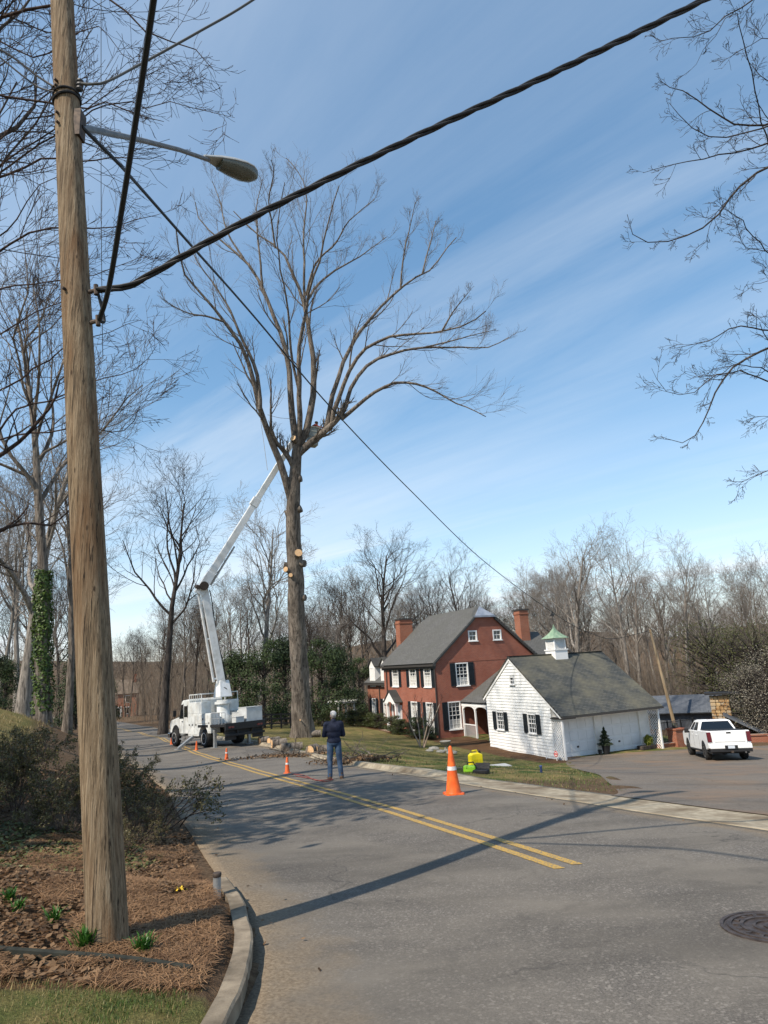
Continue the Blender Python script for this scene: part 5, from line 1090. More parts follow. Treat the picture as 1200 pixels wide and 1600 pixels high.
for s in (-1, 1):
    MB().box((5.06,s*.72,1.0),(5.2,s*.98,1.22)).build('headlight', M_chrome, hoodo)
    y0 = s*1.083
    MB().prism([(3.0,1.62),(3.58,1.62),(3.30,2.42),(3.02,2.46)], 'y', y0, y0+s*.012).build('door_window', M_vglass, cabo); MB().prism([(2.42,1.70),(2.88,1.70),(2.88,2.34),(2.42,2.34)], 'y', y0, y0+s*.012).build('rear_side_window', M_vglass, cabo)
    MB().box((2.36,y0,1.64),(2.40,y0+s*.01,2.40)).build('window_trim', M_vblk, cabo); MB().box((2.94,y0-.002,.80),(2.965,y0+s*.006,2.5)).build('door_seam', M_vblk, cabo); MB().box((3.62,y0-.004,.80),(3.645,y0+s*.004,1.65)).build('door_seam', M_vblk, cabo)
    MB().box((3.06,y0,1.42),(3.2,y0+s*.03,1.47)).build('door_handle', M_vblk, cabo)
    mr = MB(); mr.tube([(3.55,s*1.08,1.7),(3.75,s*1.32,1.72),(3.75,s*1.32,2.2),(3.55,s*1.08,2.2)], .014, 6); mr.box((3.70,s*1.24,1.75),(3.78,s*1.42,2.12)); mr.build('mirror', M_vblk, cabo)
    st_ = MB(); st_.box((2.85,s*.98,.42),(3.45,s*1.14,.47)); st_.box((2.9,s*.98,.66),(3.4,s*1.12,.70)); st_.box((2.9,s*1.0,.42),(2.94,s*1.04,.85)); st_.box((3.36,s*1.0,.42),(3.4,s*1.04,.85)); st_.build('step', M_galv, truck)
    wheel(truck, 4.3, s*.98, .50, .28, s, M('truck_rim', (.62,.62,.60), rough=.5), spokes=8); wheel(truck, 0, s*.93, .50, .5, s, MATS['truck_rim'], spokes=8)
    # utility compartments along the side
    ub = [(-.95,.78),(-.62,.78)]+arc(0,.55,.62,math.pi-.38,.38,9)+[(.62,.62),(2.05,.62),(2.05,1.86),(-.95,1.86)]
    uo = MB().prism(ub, 'y', s*.62, s*1.20).build('utility_body', M_vwhite2, truck, bevel=.02)
    for x0, x1, z0, z1 in ((.68,1.14,.70,1.80),(1.17,1.60,.70,1.80),(1.63,2.02,.70,1.80),(-.60,.62,1.32,1.80),(-.92,-.65,.86,1.80)):
        do = MB().box((x0,s*1.195,z0),(x1,s*1.222,z1)).build('compartment_door', M_vwhite2, uo, bevel=.01, seg=1); MB().box(((x0+x1)/2-.05,s*1.222,z0+(z1-z0)*.5-.05),((x0+x1)/2+.05,s*1.235,z0+(z1-z0)*.5+.05)).build('latch', M_vblk, do)
    MB().box((.25,s*.60,1.865),(2.02,s*1.19,2.52)).build('upper_locker', M_vwhite2, uo, bevel=.02)
    # outriggers
    og = MB(); og.box((1.25,s*.8,.50),(1.55,s*1.1,.72)); og.add([(1.28,s*1.0,.62),(1.52,s*1.0,.62),(1.52,s*1.12,.72),(1.28,s*1.12,.72),(1.28,s*1.98,.02),(1.52,s*1.98,.02),(1.52,s*2.10,.10),(1.28,s*2.10,.10)], [(0,1,2,3),(7,6,5,4),(0,4,5,1),(1,5,6,2),(2,6,7,3),(3,7,4,0)]); og.box((1.15,s*1.86,-.03),(1.65,s*2.24,.03)); og.build('outrigger', M_galv, truck)
    rg = MB(); rg.box((-1.25,s*.98,.02),(-1.08,s*1.12,.95)); rg.box((-1.36,s*.88,-.03),(-.98,s*1.24,.03)); rg.build('rear_outrigger', M_galv, truck)
    for k in range(2): MB().box((-2.81,s*(.72+.17*k),1.02),(-2.78,s*(.86+.17*k),1.12)).build('tail_light', M_tail, truck)
MB().prism([(3.62,1.76),(3.72,1.76),(3.40,2.50),(3.30,2.52)], 'y', -.95, .95).build('windshield', M_vglass, cabo)
dk = MB(); dk.box((-2.75,-1.22,1.10),(2.0,1.22,1.24)); dk.box((-2.79,-1.22,.92),(-2.67,1.22,1.28)); dk.box((-2.75,-1.2,.60),(-2.63,1.2,.72)); dk.box((-2.73,-.5,.6),(-2.63,-.4,1.0)); dk.box((-2.73,.4,.6),(-2.63,.5,1.0)); dk.build('flatbed', M_vblk, truck, bevel=.015)
for s in (-1, 1): MB().box((-2.6,s*.5,.40),(-2.55,s*1.15,.98)).build('mud_flap', M_vblk, truck)
M_grey = M('grey_box', (.42,.43,.42), (.52,.53,.52), 3, .5)
hr = MB()
for x0 in (.3, 1.95):
    for y0 in (-1.15, 1.15): hr.tube([(x0,y0,2.5),(x0,y0,2.95)], .03, 6)
hr.tube([(.3,1.15,2.95),(1.95,1.15,2.95),(1.95,-1.15,2.95),(.3,-1.15,2.95),(.3,1.15,2.95)], .03, 6)
for k in range(1, 6): hr.tube([(.3+k*.275,1.15,2.5),(.3+k*.275,1.15,2.95)], .015, 5)
hr.build('headache_rack', M_vwhite2, truck)
for a, b_, nm in (((-2.6,-1.15,1.24),(-1.65,-.15,2.0),'tool_box'),((-1.6,-1.15,1.24),(-.5,-.3,1.75),'tool_box'),((-2.6,.0,1.24),(-2.1,.5,1.55),'tool_box')):
    to = MB().box(a, b_).build(nm, M_grey, truck, bevel=.02); MB().box((a[0]-.02,a[1]-.01,b_[2]),(b_[0]+.02,b_[1]+.02,b_[2]+.035)).build('lid', M_grey, to, bevel=.01)
hd_ = MB()
for k in range(5): hd_.tube([(-2.65+.4*k,1.16,1.24),(-2.65+.4*k,1.16,1.85)], .018, 6)
hd_.tube([(-2.65,1.16,1.85),(-1.0,1.16,1.85)], .022, 6); hd_.tube([(-2.65,1.16,1.55),(-1.0,1.16,1.55)], .016, 6); hd_.build('side_rail', M_galv, truck)
# pedestal and boom (boom ends come from the photo, in the truck's own frame)
PT = Vector((-.15,-.1,2.55)); Dt = float((np.array(TM @ PT)-CAM) @ _fw)
elbow = tl_(at(318, 915, Dt-.1)); bk_w = at(488, 683, DH+1.15); tip = tl_(at(467, 675, DH+.95)); low = tl_(at(348, 1078, Dt))
MB().lathe([(.52,1.24),(.50,1.6),(.38,1.75),(.36,2.25),(.5,2.3),(.5,2.45)], 20, (low.x, low.y, 0)).build('pedestal', M_vwhite2, truck, smooth=True)
def beam(p, q_, w0, h0, w1, h1, name, mat, side=None, u=(0,1), parent=truck, bevel=.02, off=0):
    p, q_ = Vector(p), Vector(q_); d = (q_-p); a = p+d*u[0]; c = p+d*u[1]; d = d.normalized(); s_ = side or BS; s_ = (s_-d*s_.dot(d)).normalized(); n_ = d.cross(s_)
    R0 = [a+s_*x*w0/2+n_*(z*h0/2+off) for x, z in ((-1,-1),(1,-1),(1,1),(-1,1))]; R1 = [c+s_*x*w1/2+n_*(z*h1/2+off) for x, z in ((-1,-1),(1,-1),(1,1),(-1,1))]
    return MB().loft([R0, R1]).build(name, mat, parent, bevel=bevel)
BS = ((elbow-low).cross(tip-elbow)).normalized()      # the arms' common pin direction
M_boom = M('boom_white', (.74,.75,.74), (.80,.81,.80), 3, .35, c3=(.58,.58,.55), s3=2)
tb_ = low-Vector((0,0,.25)); MB().loft([[tb_+Vector((x,y,-.15)) for x, y in ((-.45,-.4),(.45,-.4),(.45,.4),(-.45,.4))], [low+Vector((x,y,.55)) for x, y in ((-.25,-.3),(.25,-.3),(.25,.3),(-.25,.3))]]).build('turret', M_boom, truck, bevel=.04)
beam(low, elbow, .34, .46, .30, .42, 'lower_boom', M_boom, u=(-.02,1.0)); 
lo2 = low+(elbow-low).normalized()*.4; dl = (elbow-low).normalized(); nn_ = dl.cross(BS).normalized()
if nn_.dot(tip-elbow) > 0: nn_ = -nn_
MB().tube([tuple(lo2+nn_*.42+dl*.2), tuple(elbow+nn_*.36-dl*.1)], .075, 10).build('lower_boom_link', M_boom, truck, smooth=True)
for f_ in (.12, .5, .86): beam(low+(elbow-low)*f_, low+(elbow-low)*f_+nn_*.42, .10, .10, .10, .10, 'boom_bracket', M_boom)
MB().tube([tuple(lo2-nn_*.1+BS*.3), tuple(low+(elbow-low)*.35-nn_*.05+BS*.26)], .07, 10).build('lift_cylinder', M_galv, truck, smooth=True)
for p_, r_ in ((low, .22), (elbow, .26), (elbow+nn_*.34, .13)): MB().tube([tuple(p_-BS*.32), tuple(p_+BS*.32)], r_, 14).build('pivot_pin', M_hard, truck, smooth=True)
beam(elbow, tip, .30, .46, .28, .36, 'upper_boom', M_boom, u=(-.03,.52)); beam(elbow, tip, .26, .36, .24, .32, 'boom_insulator', M('fibreglass', (.68,.69,.66), (.74,.75,.72), 5, .5), u=(.52,.92)); beam(elbow, tip, .28, .34, .26, .3, 'boom_tip', M('boom_tip_grey', (.30,.34,.36), rough=.5), u=(.92,1.0))
beam(elbow, tip, .36, .52, .36, .50, 'boom_collar', M_boom, u=(.50,.55)); beam(elbow, tip, .40, .55, .34, .5, 'elbow_housing', M_boom, u=(-.05,.08)); beam(elbow, tip, .12, .12, .1, .1, 'boom_cylinder', M_galv, u=(.02,.26), off=-.34)
# bucket: hangs level from the tip
bw_ = tl_(bk_w); bx_ = MB(); rr0 = [(-.27,-.27,-.62),(.27,-.27,-.62),(.27,.27,-.62),(-.27,.27,-.62)]; rr1 = [(-.34,-.34,.52),(.34,-.34,.52),(.34,.34,.52),(-.34,.34,.52)]; rr2 = [(-.38,-.38,.52),(.38,-.38,.52),(.38,.38,.52),(-.38,.38,.52)]; rr3 = [(-.38,-.38,.60),(.38,-.38,.60),(.38,.38,.60),(-.38,.38,.60)]; rr4 = [(-.31,-.31,.60),(.31,-.31,.60),(.31,.31,.60),(-.31,.31,.60)]; rr5 = [(-.25,-.25,-.55),(.25,-.25,-.55),(.25,.25,-.55),(-.25,.25,-.55)]
iso = TMi.to_3x3().to_4x4(); X_ = Matrix.Translation(bw_) @ iso @ Matrix.Rotation(.5, 4, 'Z')
M_buck = M('bucket_grey', (.30,.32,.29), (.38,.40,.36), 4, .5); bko = bx_.loft([rr0, rr1, rr2, rr3, rr4, rr5], X=X_).build('bucket', M_buck, truck, bevel=.02)
rb2 = MB()
for z0 in (-.35, -.05, .25): rb2.box((-.345,-.345,z0),(.345,.345,z0+.05), X=X_)
rb2.build('bucket_rib', M_buck, bko, bevel=.01); beam(tip, bw_, .2, .25, .2, .25, 'bucket_mount', M_hard)

for k_, o_ in ((1, .10), (-1, .06)):   # hydraulic hoses along the booms
    MB().tube([tuple(low+(elbow-low)*t-nn_*(.26+.05*math.sin(t*9))+BS*o_*k_) for t in np.linspace(.05,.95,14)], .02, 6).build('hose', M_vblk, truck, smooth=True)
MB().tube([tuple(elbow+(tip-elbow)*t+Vector((0,0,-.28-.06*math.sin(t*14)))) for t in np.linspace(.0,.5,16)], .022, 6).build('hose', M_vblk, truck, smooth=True)
# ------------------------------------------------------------------ people
def blob(prims, voxel, mat, name, parent, X=None, smooth=6):
    """overlapping closed shapes fused into one continuous surface"""
    mb = MB()
    for p in prims:
        if p[0] == 'c':
            _, a, b_, r0, r1 = p; a = Vector(a); b_ = Vector(b_); d = (b_-a).normalized(); k = 5
            pts = [a-d*r0*math.cos(t) for t in np.linspace(.15, 1.4, k)]+[b_+d*r1*math.sin(t) for t in np.linspace(.1, 1.42, k)]; rs = [r0*math.sin(t) for t in np.linspace(.15, 1.4, k)]+[r1*math.cos(t) for t in np.linspace(.1, 1.42, k)]
            mb.tube(pts, rs, 12)
        else:
            _, c, r = p[:3]; rot_ = p[3] if len(p) > 3 else Matrix.Identity(4)
            rings = [[Vector(c)+(rot_ @ Vector((r[0]*math.sin(t)*math.cos(u), r[1]*math.sin(t)*math.sin(u), r[2]*math.cos(t)))) for u in np.linspace(0, 2*math.pi, 16, endpoint=False)] for t in np.linspace(.08, math.pi-.08, 11)]
            mb.loft(rings)
    o = mb.build(name, mat); rm = o.modifiers.new('r', 'REMESH'); rm.mode = 'VOXEL'; rm.voxel_size = voxel; sm = o.modifiers.new('s', 'SMOOTH'); sm.iterations = smooth; sm.factor = .5
    dg = bpy.context.evaluated_depsgraph_get(); me = bpy.data.meshes.new_from_object(o.evaluated_get(dg)); old = o.data; bpy.data.objects.remove(o); bpy.data.meshes.remove(old)
    if X is not None: me.transform(X)
    me.name = name; me.polygons.foreach_set('use_smooth', [True]*len(me.polygons)); me.materials.clear(); me.materials.append(mat)
    return link(name, me, parent)
M_skin = M('skin', (.42,.22,.14), (.50,.28,.19), 20, .55); M_skin2 = M('skin_dark', (.20,.10,.065), (.26,.14,.09), 20, .55)
M_navy = M('navy_jacket', (.010,.013,.028), (.020,.025,.048), 9, .85, .3, 30); M_jean = M('blue_jeans', (.022,.042,.08), (.055,.095,.16), 7, .85, .3, 90); M_boot = M('brown_boot', (.06,.035,.022), (.10,.06,.035), 15, .7); M_cap = M('pale_cap', (.50,.47,.44), (.60,.57,.53), 10, .8); M_eye = M('eye', (.02,.015,.012), rough=.2)
def hand(base, d, up_, s=1.0):
    """palm and five separate curled fingers"""
    d = Vector(d).normalized(); u = Vector(up_); u = (u-d*u.dot(d)).normalized(); sd_ = d.cross(u); b_ = Vector(base); L_ = [('c', b_, b_+d*.075*s, .026*s, .034*s), ('c', b_+sd_*.015, b_+d*.075*s+sd_*.018, .02*s, .026*s), ('c', b_-sd_*.015, b_+d*.075*s-sd_*.018, .02*s, .026*s)]
    for k, (o_, ln) in enumerate(((-.036,.062),(-.012,.075),(.012,.07),(.034,.055))):
        p0 = b_+d*.085*s+sd_*o_*s; p1 = p0+(d*.75-u*.55).normalized()*ln*.55*s; p2 = p1+(d*.1-u).normalized()*ln*.5*s; L_ += [('c', p0, p1, .0105*s, .0095*s), ('c', p1, p2, .0095*s, .008*s)]
    t0 = b_+d*.02*s-sd_*.03*s; t1 = t0+(d*.6-sd_*.75-u*.2).normalized()*.045*s; L_ += [('c', t0, t1, .013*s, .011*s), ('c', t1, t1+(d*.9-u*.4).normalized()*.03*s, .011*s, .009*s)]
    return L_
def head(c, tilt, yaw, s=1.0):
    R_ = Matrix.Rotation(yaw, 4, 'Z') @ Matrix.Rotation(tilt, 4, 'X'); q = lambda p: Vector(c)+(R_ @ (Vector(p)*s))
    L_ = [('e', q((0,0,.03)), (.076*s,.096*s,.098*s), R_), ('c', q((0,.035,-.035)), q((0,.045,-.085)), .062*s, .042*s), ('c', q((0,.088,.02)), q((0,.112,-.02)), .012*s, .018*s), ('c', q((-.03,.075,-.06)), q((.03,.075,-.06)), .014*s, .014*s), ('e', q((-.078,-.005,-.005)), (.012*s,.026*s,.034*s), R_), ('e', q((.078,-.005,-.005)), (.012*s,.026*s,.034*s), R_), ('c', q((0,-.03,-.02)), q((0,-.03,-.13)), .055*s, .058*s)]
    return L_, q, R_
def eyes(q, parent):
    for s in (-1, 1):
        e_ = MB(); c = q((s*.031,.086,.012)); e_.lathe([(.001,-.011),(.009,-.006),(.011,0),(.009,.006),(.001,.011)], 10, tuple(c)); e_.build('eye', M_eye, parent, smooth=True)
fp = G(524, 1218)
man = tag(empty('person', fp, rad(9)), 'person in navy jacket and blue jeans standing on the road with folded arms, looking up', 'person')
hd1, q1, R1_ = head((0,.0,1.655), -.45*-1, .25)
arms = [('c',(-.205,0,1.43),(-.265,.06,1.15),.05,.042),('c',(-.265,.06,1.15),(.06,.24,1.19),.04,.032),('c',(.205,0,1.43),(.265,.06,1.14),.05,.042),('c',(.265,.06,1.14),(-.06,.25,1.17),.04,.032)]
legs = [('c',(-.10,0,.95),(-.125,.02,.52),.082,.058),('c',(-.125,.02,.52),(-.14,-.02,.09),.056,.038),('c',(.10,0,.95),(.13,.02,.52),.082,.058),('c',(.13,.02,.52),(.165,-.02,.09),.056,.038)]
torso = [('e',(0,0,.98),(.165,.11,.13)),('e',(0,.005,1.15),(.15,.10,.16)),('e',(0,.005,1.33),(.185,.115,.17)),('c',(-.17,0,1.43),(.17,0,1.43),.07,.07)]
feet = [('c',(-.14,-.04,.05),(-.17,.14,.035),.045,.038),('c',(.165,-.04,.05),(.20,.14,.035),.045,.038)]
body_ = blob(hd1+arms+legs+torso+feet+hand((.07,.245,1.19),(1,.1,.1),(0,1,.2))+hand((-.07,.255,1.17),(-1,.1,.1),(0,1,.2)), .012, M_skin, 'body', man)
eyes(q1, man)
blob([('e',(0,0,1.00),(.20,.145,.13)),('e',(0,.005,1.16),(.19,.135,.17)),('e',(0,.0,1.33),(.225,.145,.18)),('c',(-.185,0,1.435),(.185,0,1.435),.083,.083),('c',(0,-.01,1.47),(0,-.02,1.53),.075,.07)]+[('c',a,b_,r0+.026,r1+.022) for _, a, b_, r0, r1 in arms], .014, M_navy, 'jacket', man, smooth=4)
blob([('e',(0,0,.95),(.185,.13,.11))]+[('c',a,b_,r0+.02,max(r1+.024,.068)) for _, a, b_, r0, r1 in legs], .014, M_jean, 'jeans', man, smooth=4)
for (a, x1) in ((-.14,-.17),(.165,.20)): blob([('c',(a,-.05,.055),(x1,.15,.045),.055,.05),('c',(a,-.03,.06),(a,-.03,.16),.055,.055),('e',((a+x1)/2,.04,.012),(.055,.16,.02))], .012, M_boot, 'boot', man)
capq = lambda p: q1(p); blob([('e', q1((0,-.008,.062)), (.086,.104,.078), R1_), ('c', q1((-.04,.11,.055)), q1((.04,.11,.055)), .012, .012), ('c', q1((-.045,.085,.06)), q1((.045,.085,.06)), .014, .014)], .011, M_cap, 'cap', man)
blob([('e', q1((0,-.02,.0)), (.081,.088,.065), R1_)], .011, M('grey_hair', (.20,.17,.15), (.30,.27,.24), 30, .9), 'hair', man)
# worker in the bucket
wb = np.array(bk_w)+np.array([0,0,-.52]); wk = tag(empty('person', wb, rad(-70)), 'worker in a red shirt and dark helmet leaning out of the raised bucket', 'person')
hd2, q2, R2_ = head((.0,.30,1.46), .0, 0); sh = 1.28
arm2 = [('c',(-.2,.16,sh),(-.24,.42,1.12),.05,.042),('c',(-.24,.42,1.12),(-.12,.70,1.16),.04,.03),('c',(.2,.16,sh),(.22,.44,1.14),.05,.042),('c',(.22,.44,1.14),(.08,.72,1.20),.04,.03)]
tor2 = [('e',(0,0,.84),(.16,.11,.12)),('e',(0,.04,1.0),(.15,.10,.16)),('e',(0,.10,1.18),(.18,.115,.16)),('c',(-.17,.15,sh),(.17,.15,sh),.07,.07)]
leg2 = [('c',(-.10,0,.84),(-.10,.03,.45),.08,.055),('c',(-.10,.03,.45),(-.10,0,.08),.055,.04),('c',(.10,0,.84),(.10,.03,.45),.08,.055),('c',(.10,.03,.45),(.10,0,.08),.055,.04)]
blob([(k_[0], *k_[1:]) for k_ in hd2]+arm2+tor2+leg2+[('c',(-.1,-.03,.04),(-.1,.12,.03),.04,.035),('c',(.1,-.03,.04),(.1,.12,.03),.04,.035),('c',(0,.15,1.3),(0,.27,1.42),.055,.055)]+hand((-.11,.70,1.16),(.3,1,.1),(0,0,1))+hand((.08,.72,1.2),(-.2,1,.1),(0,0,1)), .013, M_skin2, 'body', wk); eyes(q2, wk)
M_red = M('red_shirt', (.20,.035,.03), (.34,.09,.07), 14, .85)
blob([('e',(0,0,.86),(.185,.135,.12)),('e',(0,.04,1.0),(.175,.125,.17)),('e',(0,.10,1.18),(.21,.14,.17)),('c',(-.18,.15,sh),(.18,.15,sh),.082,.082)]+[('c',a,b_,r0+.02,r1+.016) for _, a, b_, r0, r1 in arm2], .015, M_red, 'shirt', wk)
blob([('e',(0,0,.82),(.175,.125,.10))]+[('c',a,b_,r0+.018,r1+.022) for _, a, b_, r0, r1 in leg2], .015, M_jean, 'trousers', wk)
for a in (-.1, .1): blob([('c',(a,-.04,.05),(a,.13,.04),.05,.045)], .014, M_boot, 'boot', wk)
blob([('e', q2((0,-.005,.07)), (.10,.12,.085), R2_), ('c', q2((-.05,.10,.06)), q2((.05,.10,.06)), .016, .016)], .012, M('helmet_brown', (.10,.06,.04), rough=.4), 'helmet', wk)
saw_w = wb; cs = tag(empty('chainsaw', np.array(wk.matrix_basis @ Vector((0,.80,1.16)))), 'orange chainsaw held by the worker in the bucket', 'chainsaw'); cs.rotation_euler = (0,0,rad(-70))
MB().box((-.09,-.10,-.08),(.09,.2,.08)).build('motor', M_orange, cs, bevel=.03); MB().prism([(.2,-.035),(.62,-.03),(.66,0),(.62,.03),(.2,.035)], 'x', -.008, .008).build('guide_bar', M_chrome, cs); MB().tube([(-.1,0,.02),(-.06,0,.12),(.06,0,.12),(.1,0,.02)], .015, 8).build('handle', M_vblk, cs)
# ------------------------------------------------------------------ traffic cones
M_cone = M('cone_orange', (.80,.11,.015), (.88,.17,.03), 6, .5, c3=(.55,.09,.02), s3=5); M_coned = M('cone_faded', (.60,.10,.025), (.72,.16,.05), 6, .6); M_refl = M('reflective_band', (.55,.53,.50), (.68,.66,.62), 20, .4)
def cone(name, px, py, h, label, group, mat, bands, dark_base=False, yaw=0.2):
    p = G(px, py, .012); c = tag(empty(name, p, yaw), label, 'traffic cone', group); r = h*.165
    bq = MB(); w_ = h*.20; bq.loft([[(x*w_*1.02, y*w_*1.02, 0) for x, y in ((-1,-.8),(-.8,-1),(.8,-1),(1,-.8),(1,.8),(.8,1),(-.8,1),(-1,.8))], [(x*w_, y*w_, h*.035) for x, y in ((-1,-.8),(-.8,-1),(.8,-1),(1,-.8),(1,.8),(.8,1),(-.8,1),(-1,.8))]]); bq.build('base', M_vblk if dark_base else mat, c)
    rz = lambda z: r*(1-z/h)+.026*(z/h)+.004; MB().lathe([(r*1.08,h*.03),(rz(h*.06),h*.06)]+[(rz(h*t), h*t) for t in (.3,.6,.9,.975)]+[(.018,h)], 24).build('body', mat, c, smooth=True)
    for z0, z1 in bands: MB().lathe([(rz(h*z0)+.003,h*z0),(rz(h*z1)+.003,h*z1)], 24, cap=False).build('collar', M_refl, c, smooth=True)
cone('traffic_cone', 709, 1241, .92, 'tall orange traffic cone with grey band on the road by the gutter', None, M_cone, [(.50,.58)])
SG = 'small traffic cones along the centre line'
for px, py, lb, dk in ((449,1208,'small orange cone beside the standing person',0),(354,1187,'small faded orange cone between the person and the truck',0),(307,1172,'small orange cone by the truck rear wheel',0),(279,1165,'small red-orange cone by the truck front wheel',0),(268,1163,'small orange cone left of the truck bonnet',0)): cone('traffic_cone', px, py, .47, lb, SG, M_coned, [(.55,.66)] if px in (449,354) else [], yaw=px*.1)
# ------------------------------------------------------------------ things lying about
def on(px, py, z=0): return G(px, py)+np.array([0,0,z])
yj = tag(empty('fuel_can', on(744, 1199), .35), 'bright yellow plastic fuel can on the lawn edge', 'fuel can'); M_yel = M('yellow_plastic', (.78,.62,.01), (.85,.70,.03), 6, .4)
MB().prism([(-.20,0),(.20,0),(.21,.06),(.21,.38),(.10,.43),(-.12,.43),(-.21,.37),(-.21,.06)], 'y', -.12, .12).build('body', M_yel, yj, bevel=.03); MB().tube([(-.12,0,.41),(-.10,0,.50),(.06,0,.50),(.09,0,.41)], .024, 8).build('handle', M_yel, yj, smooth=True); MB().lathe([(.035,.38),(.035,.47),(.025,.49)], 12, (.16,0,0)).build('cap', M_vblk, yj)
for k in range(3): MB().box((-.15+.1*k,-.128,.08),(-.10+.1*k,-.118,.26)).build('rib', M_yel, yj)
M_lime = M('lime_plastic', (.25,.55,.02), (.32,.65,.04), 6, .4)
gs_ = tag(empty('chainsaw', on(728, 1206), -.3), 'lime green chainsaw lying in front of the yellow fuel can', 'chainsaw'); MB().box((-.05,-.11,0),(.28,.11,.16)).build('motor', M_lime, gs_, bevel=.03); MB().prism([(-.05,.04),(-.52,.045),(-.57,.08),(-.52,.115),(-.05,.12)], 'y', -.01, .01).build('guide_bar', M_chrome, gs_); MB().tube([(.05,-.1,.1),(.08,-.1,.24),(.22,0,.25),(.28,0,.12)], .018, 8).build('handle', M_vblk, gs_)
bb = tag(empty('tool_case', on(752, 1208), -.4), 'open black tool case leaning beside the lime green chainsaw', 'tool case'); MB().box((-.2,-.14,0),(.2,.14,.09)).build('tray', M_vblk, bb, bevel=.015); MB().box((-.2,-.012,0),(.2,.012,.16), X=Matrix.Translation((0,.15,.08)) @ Matrix.Rotation(-.35, 4, 'X')).build('lid', M_vblk, bb, bevel=.01)
gp = tag(empty('vent_panel', on(781, 1198, .02), .25), 'grey slatted panel lying on the lawn by the garage bed', 'panel'); MB().box((-.42,-.35,0),(.42,.35,.03)).build('frame', M_galv, gp)
for k in range(5): MB().box((-.38,-.3+k*.13,.03),(.38,-.22+k*.13,.05)).build('slat', M_grey, gp)
bs = tag(empty('utility_marker', on(846, 1208)), 'small blue marker post in the lawn in front of the garage', 'marker'); MB().lathe([(.035,0),(.035,.17),(.03,.18)], 12).build('tube', M('blue_plastic', (.03,.045,.11), rough=.5), bs); MB().lathe([(.04,.17),(.04,.195),(.02,.2)], 12).build('cap', M('blue_cap', (.06,.10,.28), rough=.5), bs)
ws = tag(empty('garden_stake', on(854, 1186)), 'thin white garden stake beside the garage wall', 'stake'); MB().box((-.02,-.01,0),(.02,.01,.42)).build('post', M_trim, ws); MB().box((-.05,-.015,.36),(.05,.012,.44)).build('plate', M_trim, ws)
rs_ = tag(empty('round_sign', GG(-.35,.45,.05), HA-math.pi/2), 'small round red and white sign in front of the garage lattice', 'sign'); MB().box((-.015,-.015,-.3),(.015,.015,.3)).build('stake', M_trim, rs_)
sg = MB(); sg.tube([(0,-.03,.42),(0,-.018,.42)], .17, 20); sg.build('disc', M('sign_white', (.72,.66,.62), rough=.5), rs_); rg2 = [(.145*math.cos(a), -.036, .42+.145*math.sin(a)) for a in np.linspace(0, 2*math.pi, 25)]; MB().tube(rg2, .02, 6, cap=False).build('ring', M('sign_red', (.55,.03,.03), rough=.5), rs_); MB().box((-.10,-.042,.385),(.10,-.03,.455)).build('bar', MATS['sign_red'], rs_)
# pipe stub and yellow tag by the kerb end
ps = tag(empty('pipe_stub', on(339, 1394)), 'short galvanised pipe stub at the end of the kerb', 'pipe'); MB().lathe([(.036,-.05),(.036,.15),(.036,.152),(.03,.152),(.03,.1)], 18).build('tube', M_galv, ps, smooth=True); MB().lathe([(.039,.13),(.041,.14),(.041,.158),(.037,.165),(.0305,.165)], 18).build('rim', M_hard, ps, smooth=True)
yt = tag(empty('yellow_tape', on(281, 1393)), 'crumpled scrap of yellow tape on the pine straw', 'tape'); g = np.random.default_rng(3)
for k in range(6):
    a = k*1.05; pts = [(0,0,.02), (.035*math.cos(a),.03*math.sin(a),.05+.02*(k%2)), (.075*math.cos(a+.2),.06*math.sin(a+.2),.03), (.09*math.cos(a+.4),.07*math.sin(a+.4),.004)]
    s = MB(); L_ = [(p[0]-.012*math.sin(a),p[1]+.012*math.cos(a),p[2]) for p in pts]; R3 = [(p[0]+.012*math.sin(a),p[1]-.012*math.cos(a),p[2]) for p in pts]; s.add(L_+R3, [(i,i+1,5+i,4+i) for i in range(3)]); s.build('strip', M('yellow_tape', (.62,.40,.03), rough=.6), yt)
yt.scale = (.8,.8,.6)
# landscape edging, manhole
e3 = [on(*p) for p in ((-60,1485),(0,1493),(60,1498),(130,1503),(190,1508),(245,1515),(300,1524))]; P, _ = resample(np.array(e3), 40); o0 = P[0].copy(); s = MB(); rings = []
for p in P: z = Tz(p[0], p[1])-o0[2]; rings.append([(p[0]-o0[0], p[1]-o0[1]-.03, z-.08), (p[0]-o0[0], p[1]-o0[1]+.03, z-.08), (p[0]-o0[0], p[1]-o0[1]+.022, z+.05), (p[0]-o0[0], p[1]-o0[1], z+.06), (p[0]-o0[0], p[1]-o0[1]-.022, z+.05)])
tag(s.loft(rings).build('garden_edging', M('dark_edging', (.012,.014,.011), (.028,.03,.022), 12, .7), loc=o0, smooth=True), 'low dark edging strip between the grass and the pine straw bed', 'edging')
M_iron = M('cast_iron', (.045,.035,.032), (.10,.08,.072), 14, .6, .4, 50, metal=.4); mo = G(1208, 1449, .012); mh = tag(empty('manhole_cover', mo), 'round cast iron manhole cover with ringed pattern in the road', 'manhole cover')
sl_ = (float(T0(mo[0]+.4, mo[1])[0]-T0(mo[0]-.4, mo[1])[0])/.8, float(T0(mo[0], mo[1]+.4)[0]-T0(mo[0], mo[1]-.4)[0])/.8); mh.rotation_euler = (math.atan(sl_[1]), -math.atan(sl_[0]), 0)
MB().lathe([(.35,-.05),(.35,.012),(.325,.012),(.32,-.004)], 48, cap=False).build('frame', M_iron, mh, smooth=False); MB().lathe([(.318,-.03),(.318,.004)], 48).build('lid', M_iron, mh)
for r0, r1 in ((.27,.30),(.19,.215),(.11,.13),(.03,.06)): MB().lathe([(r0,.004),(r0,.014),(r1,.014),(r1,.004)], 40, cap=False).build('ring', M_iron, mh)
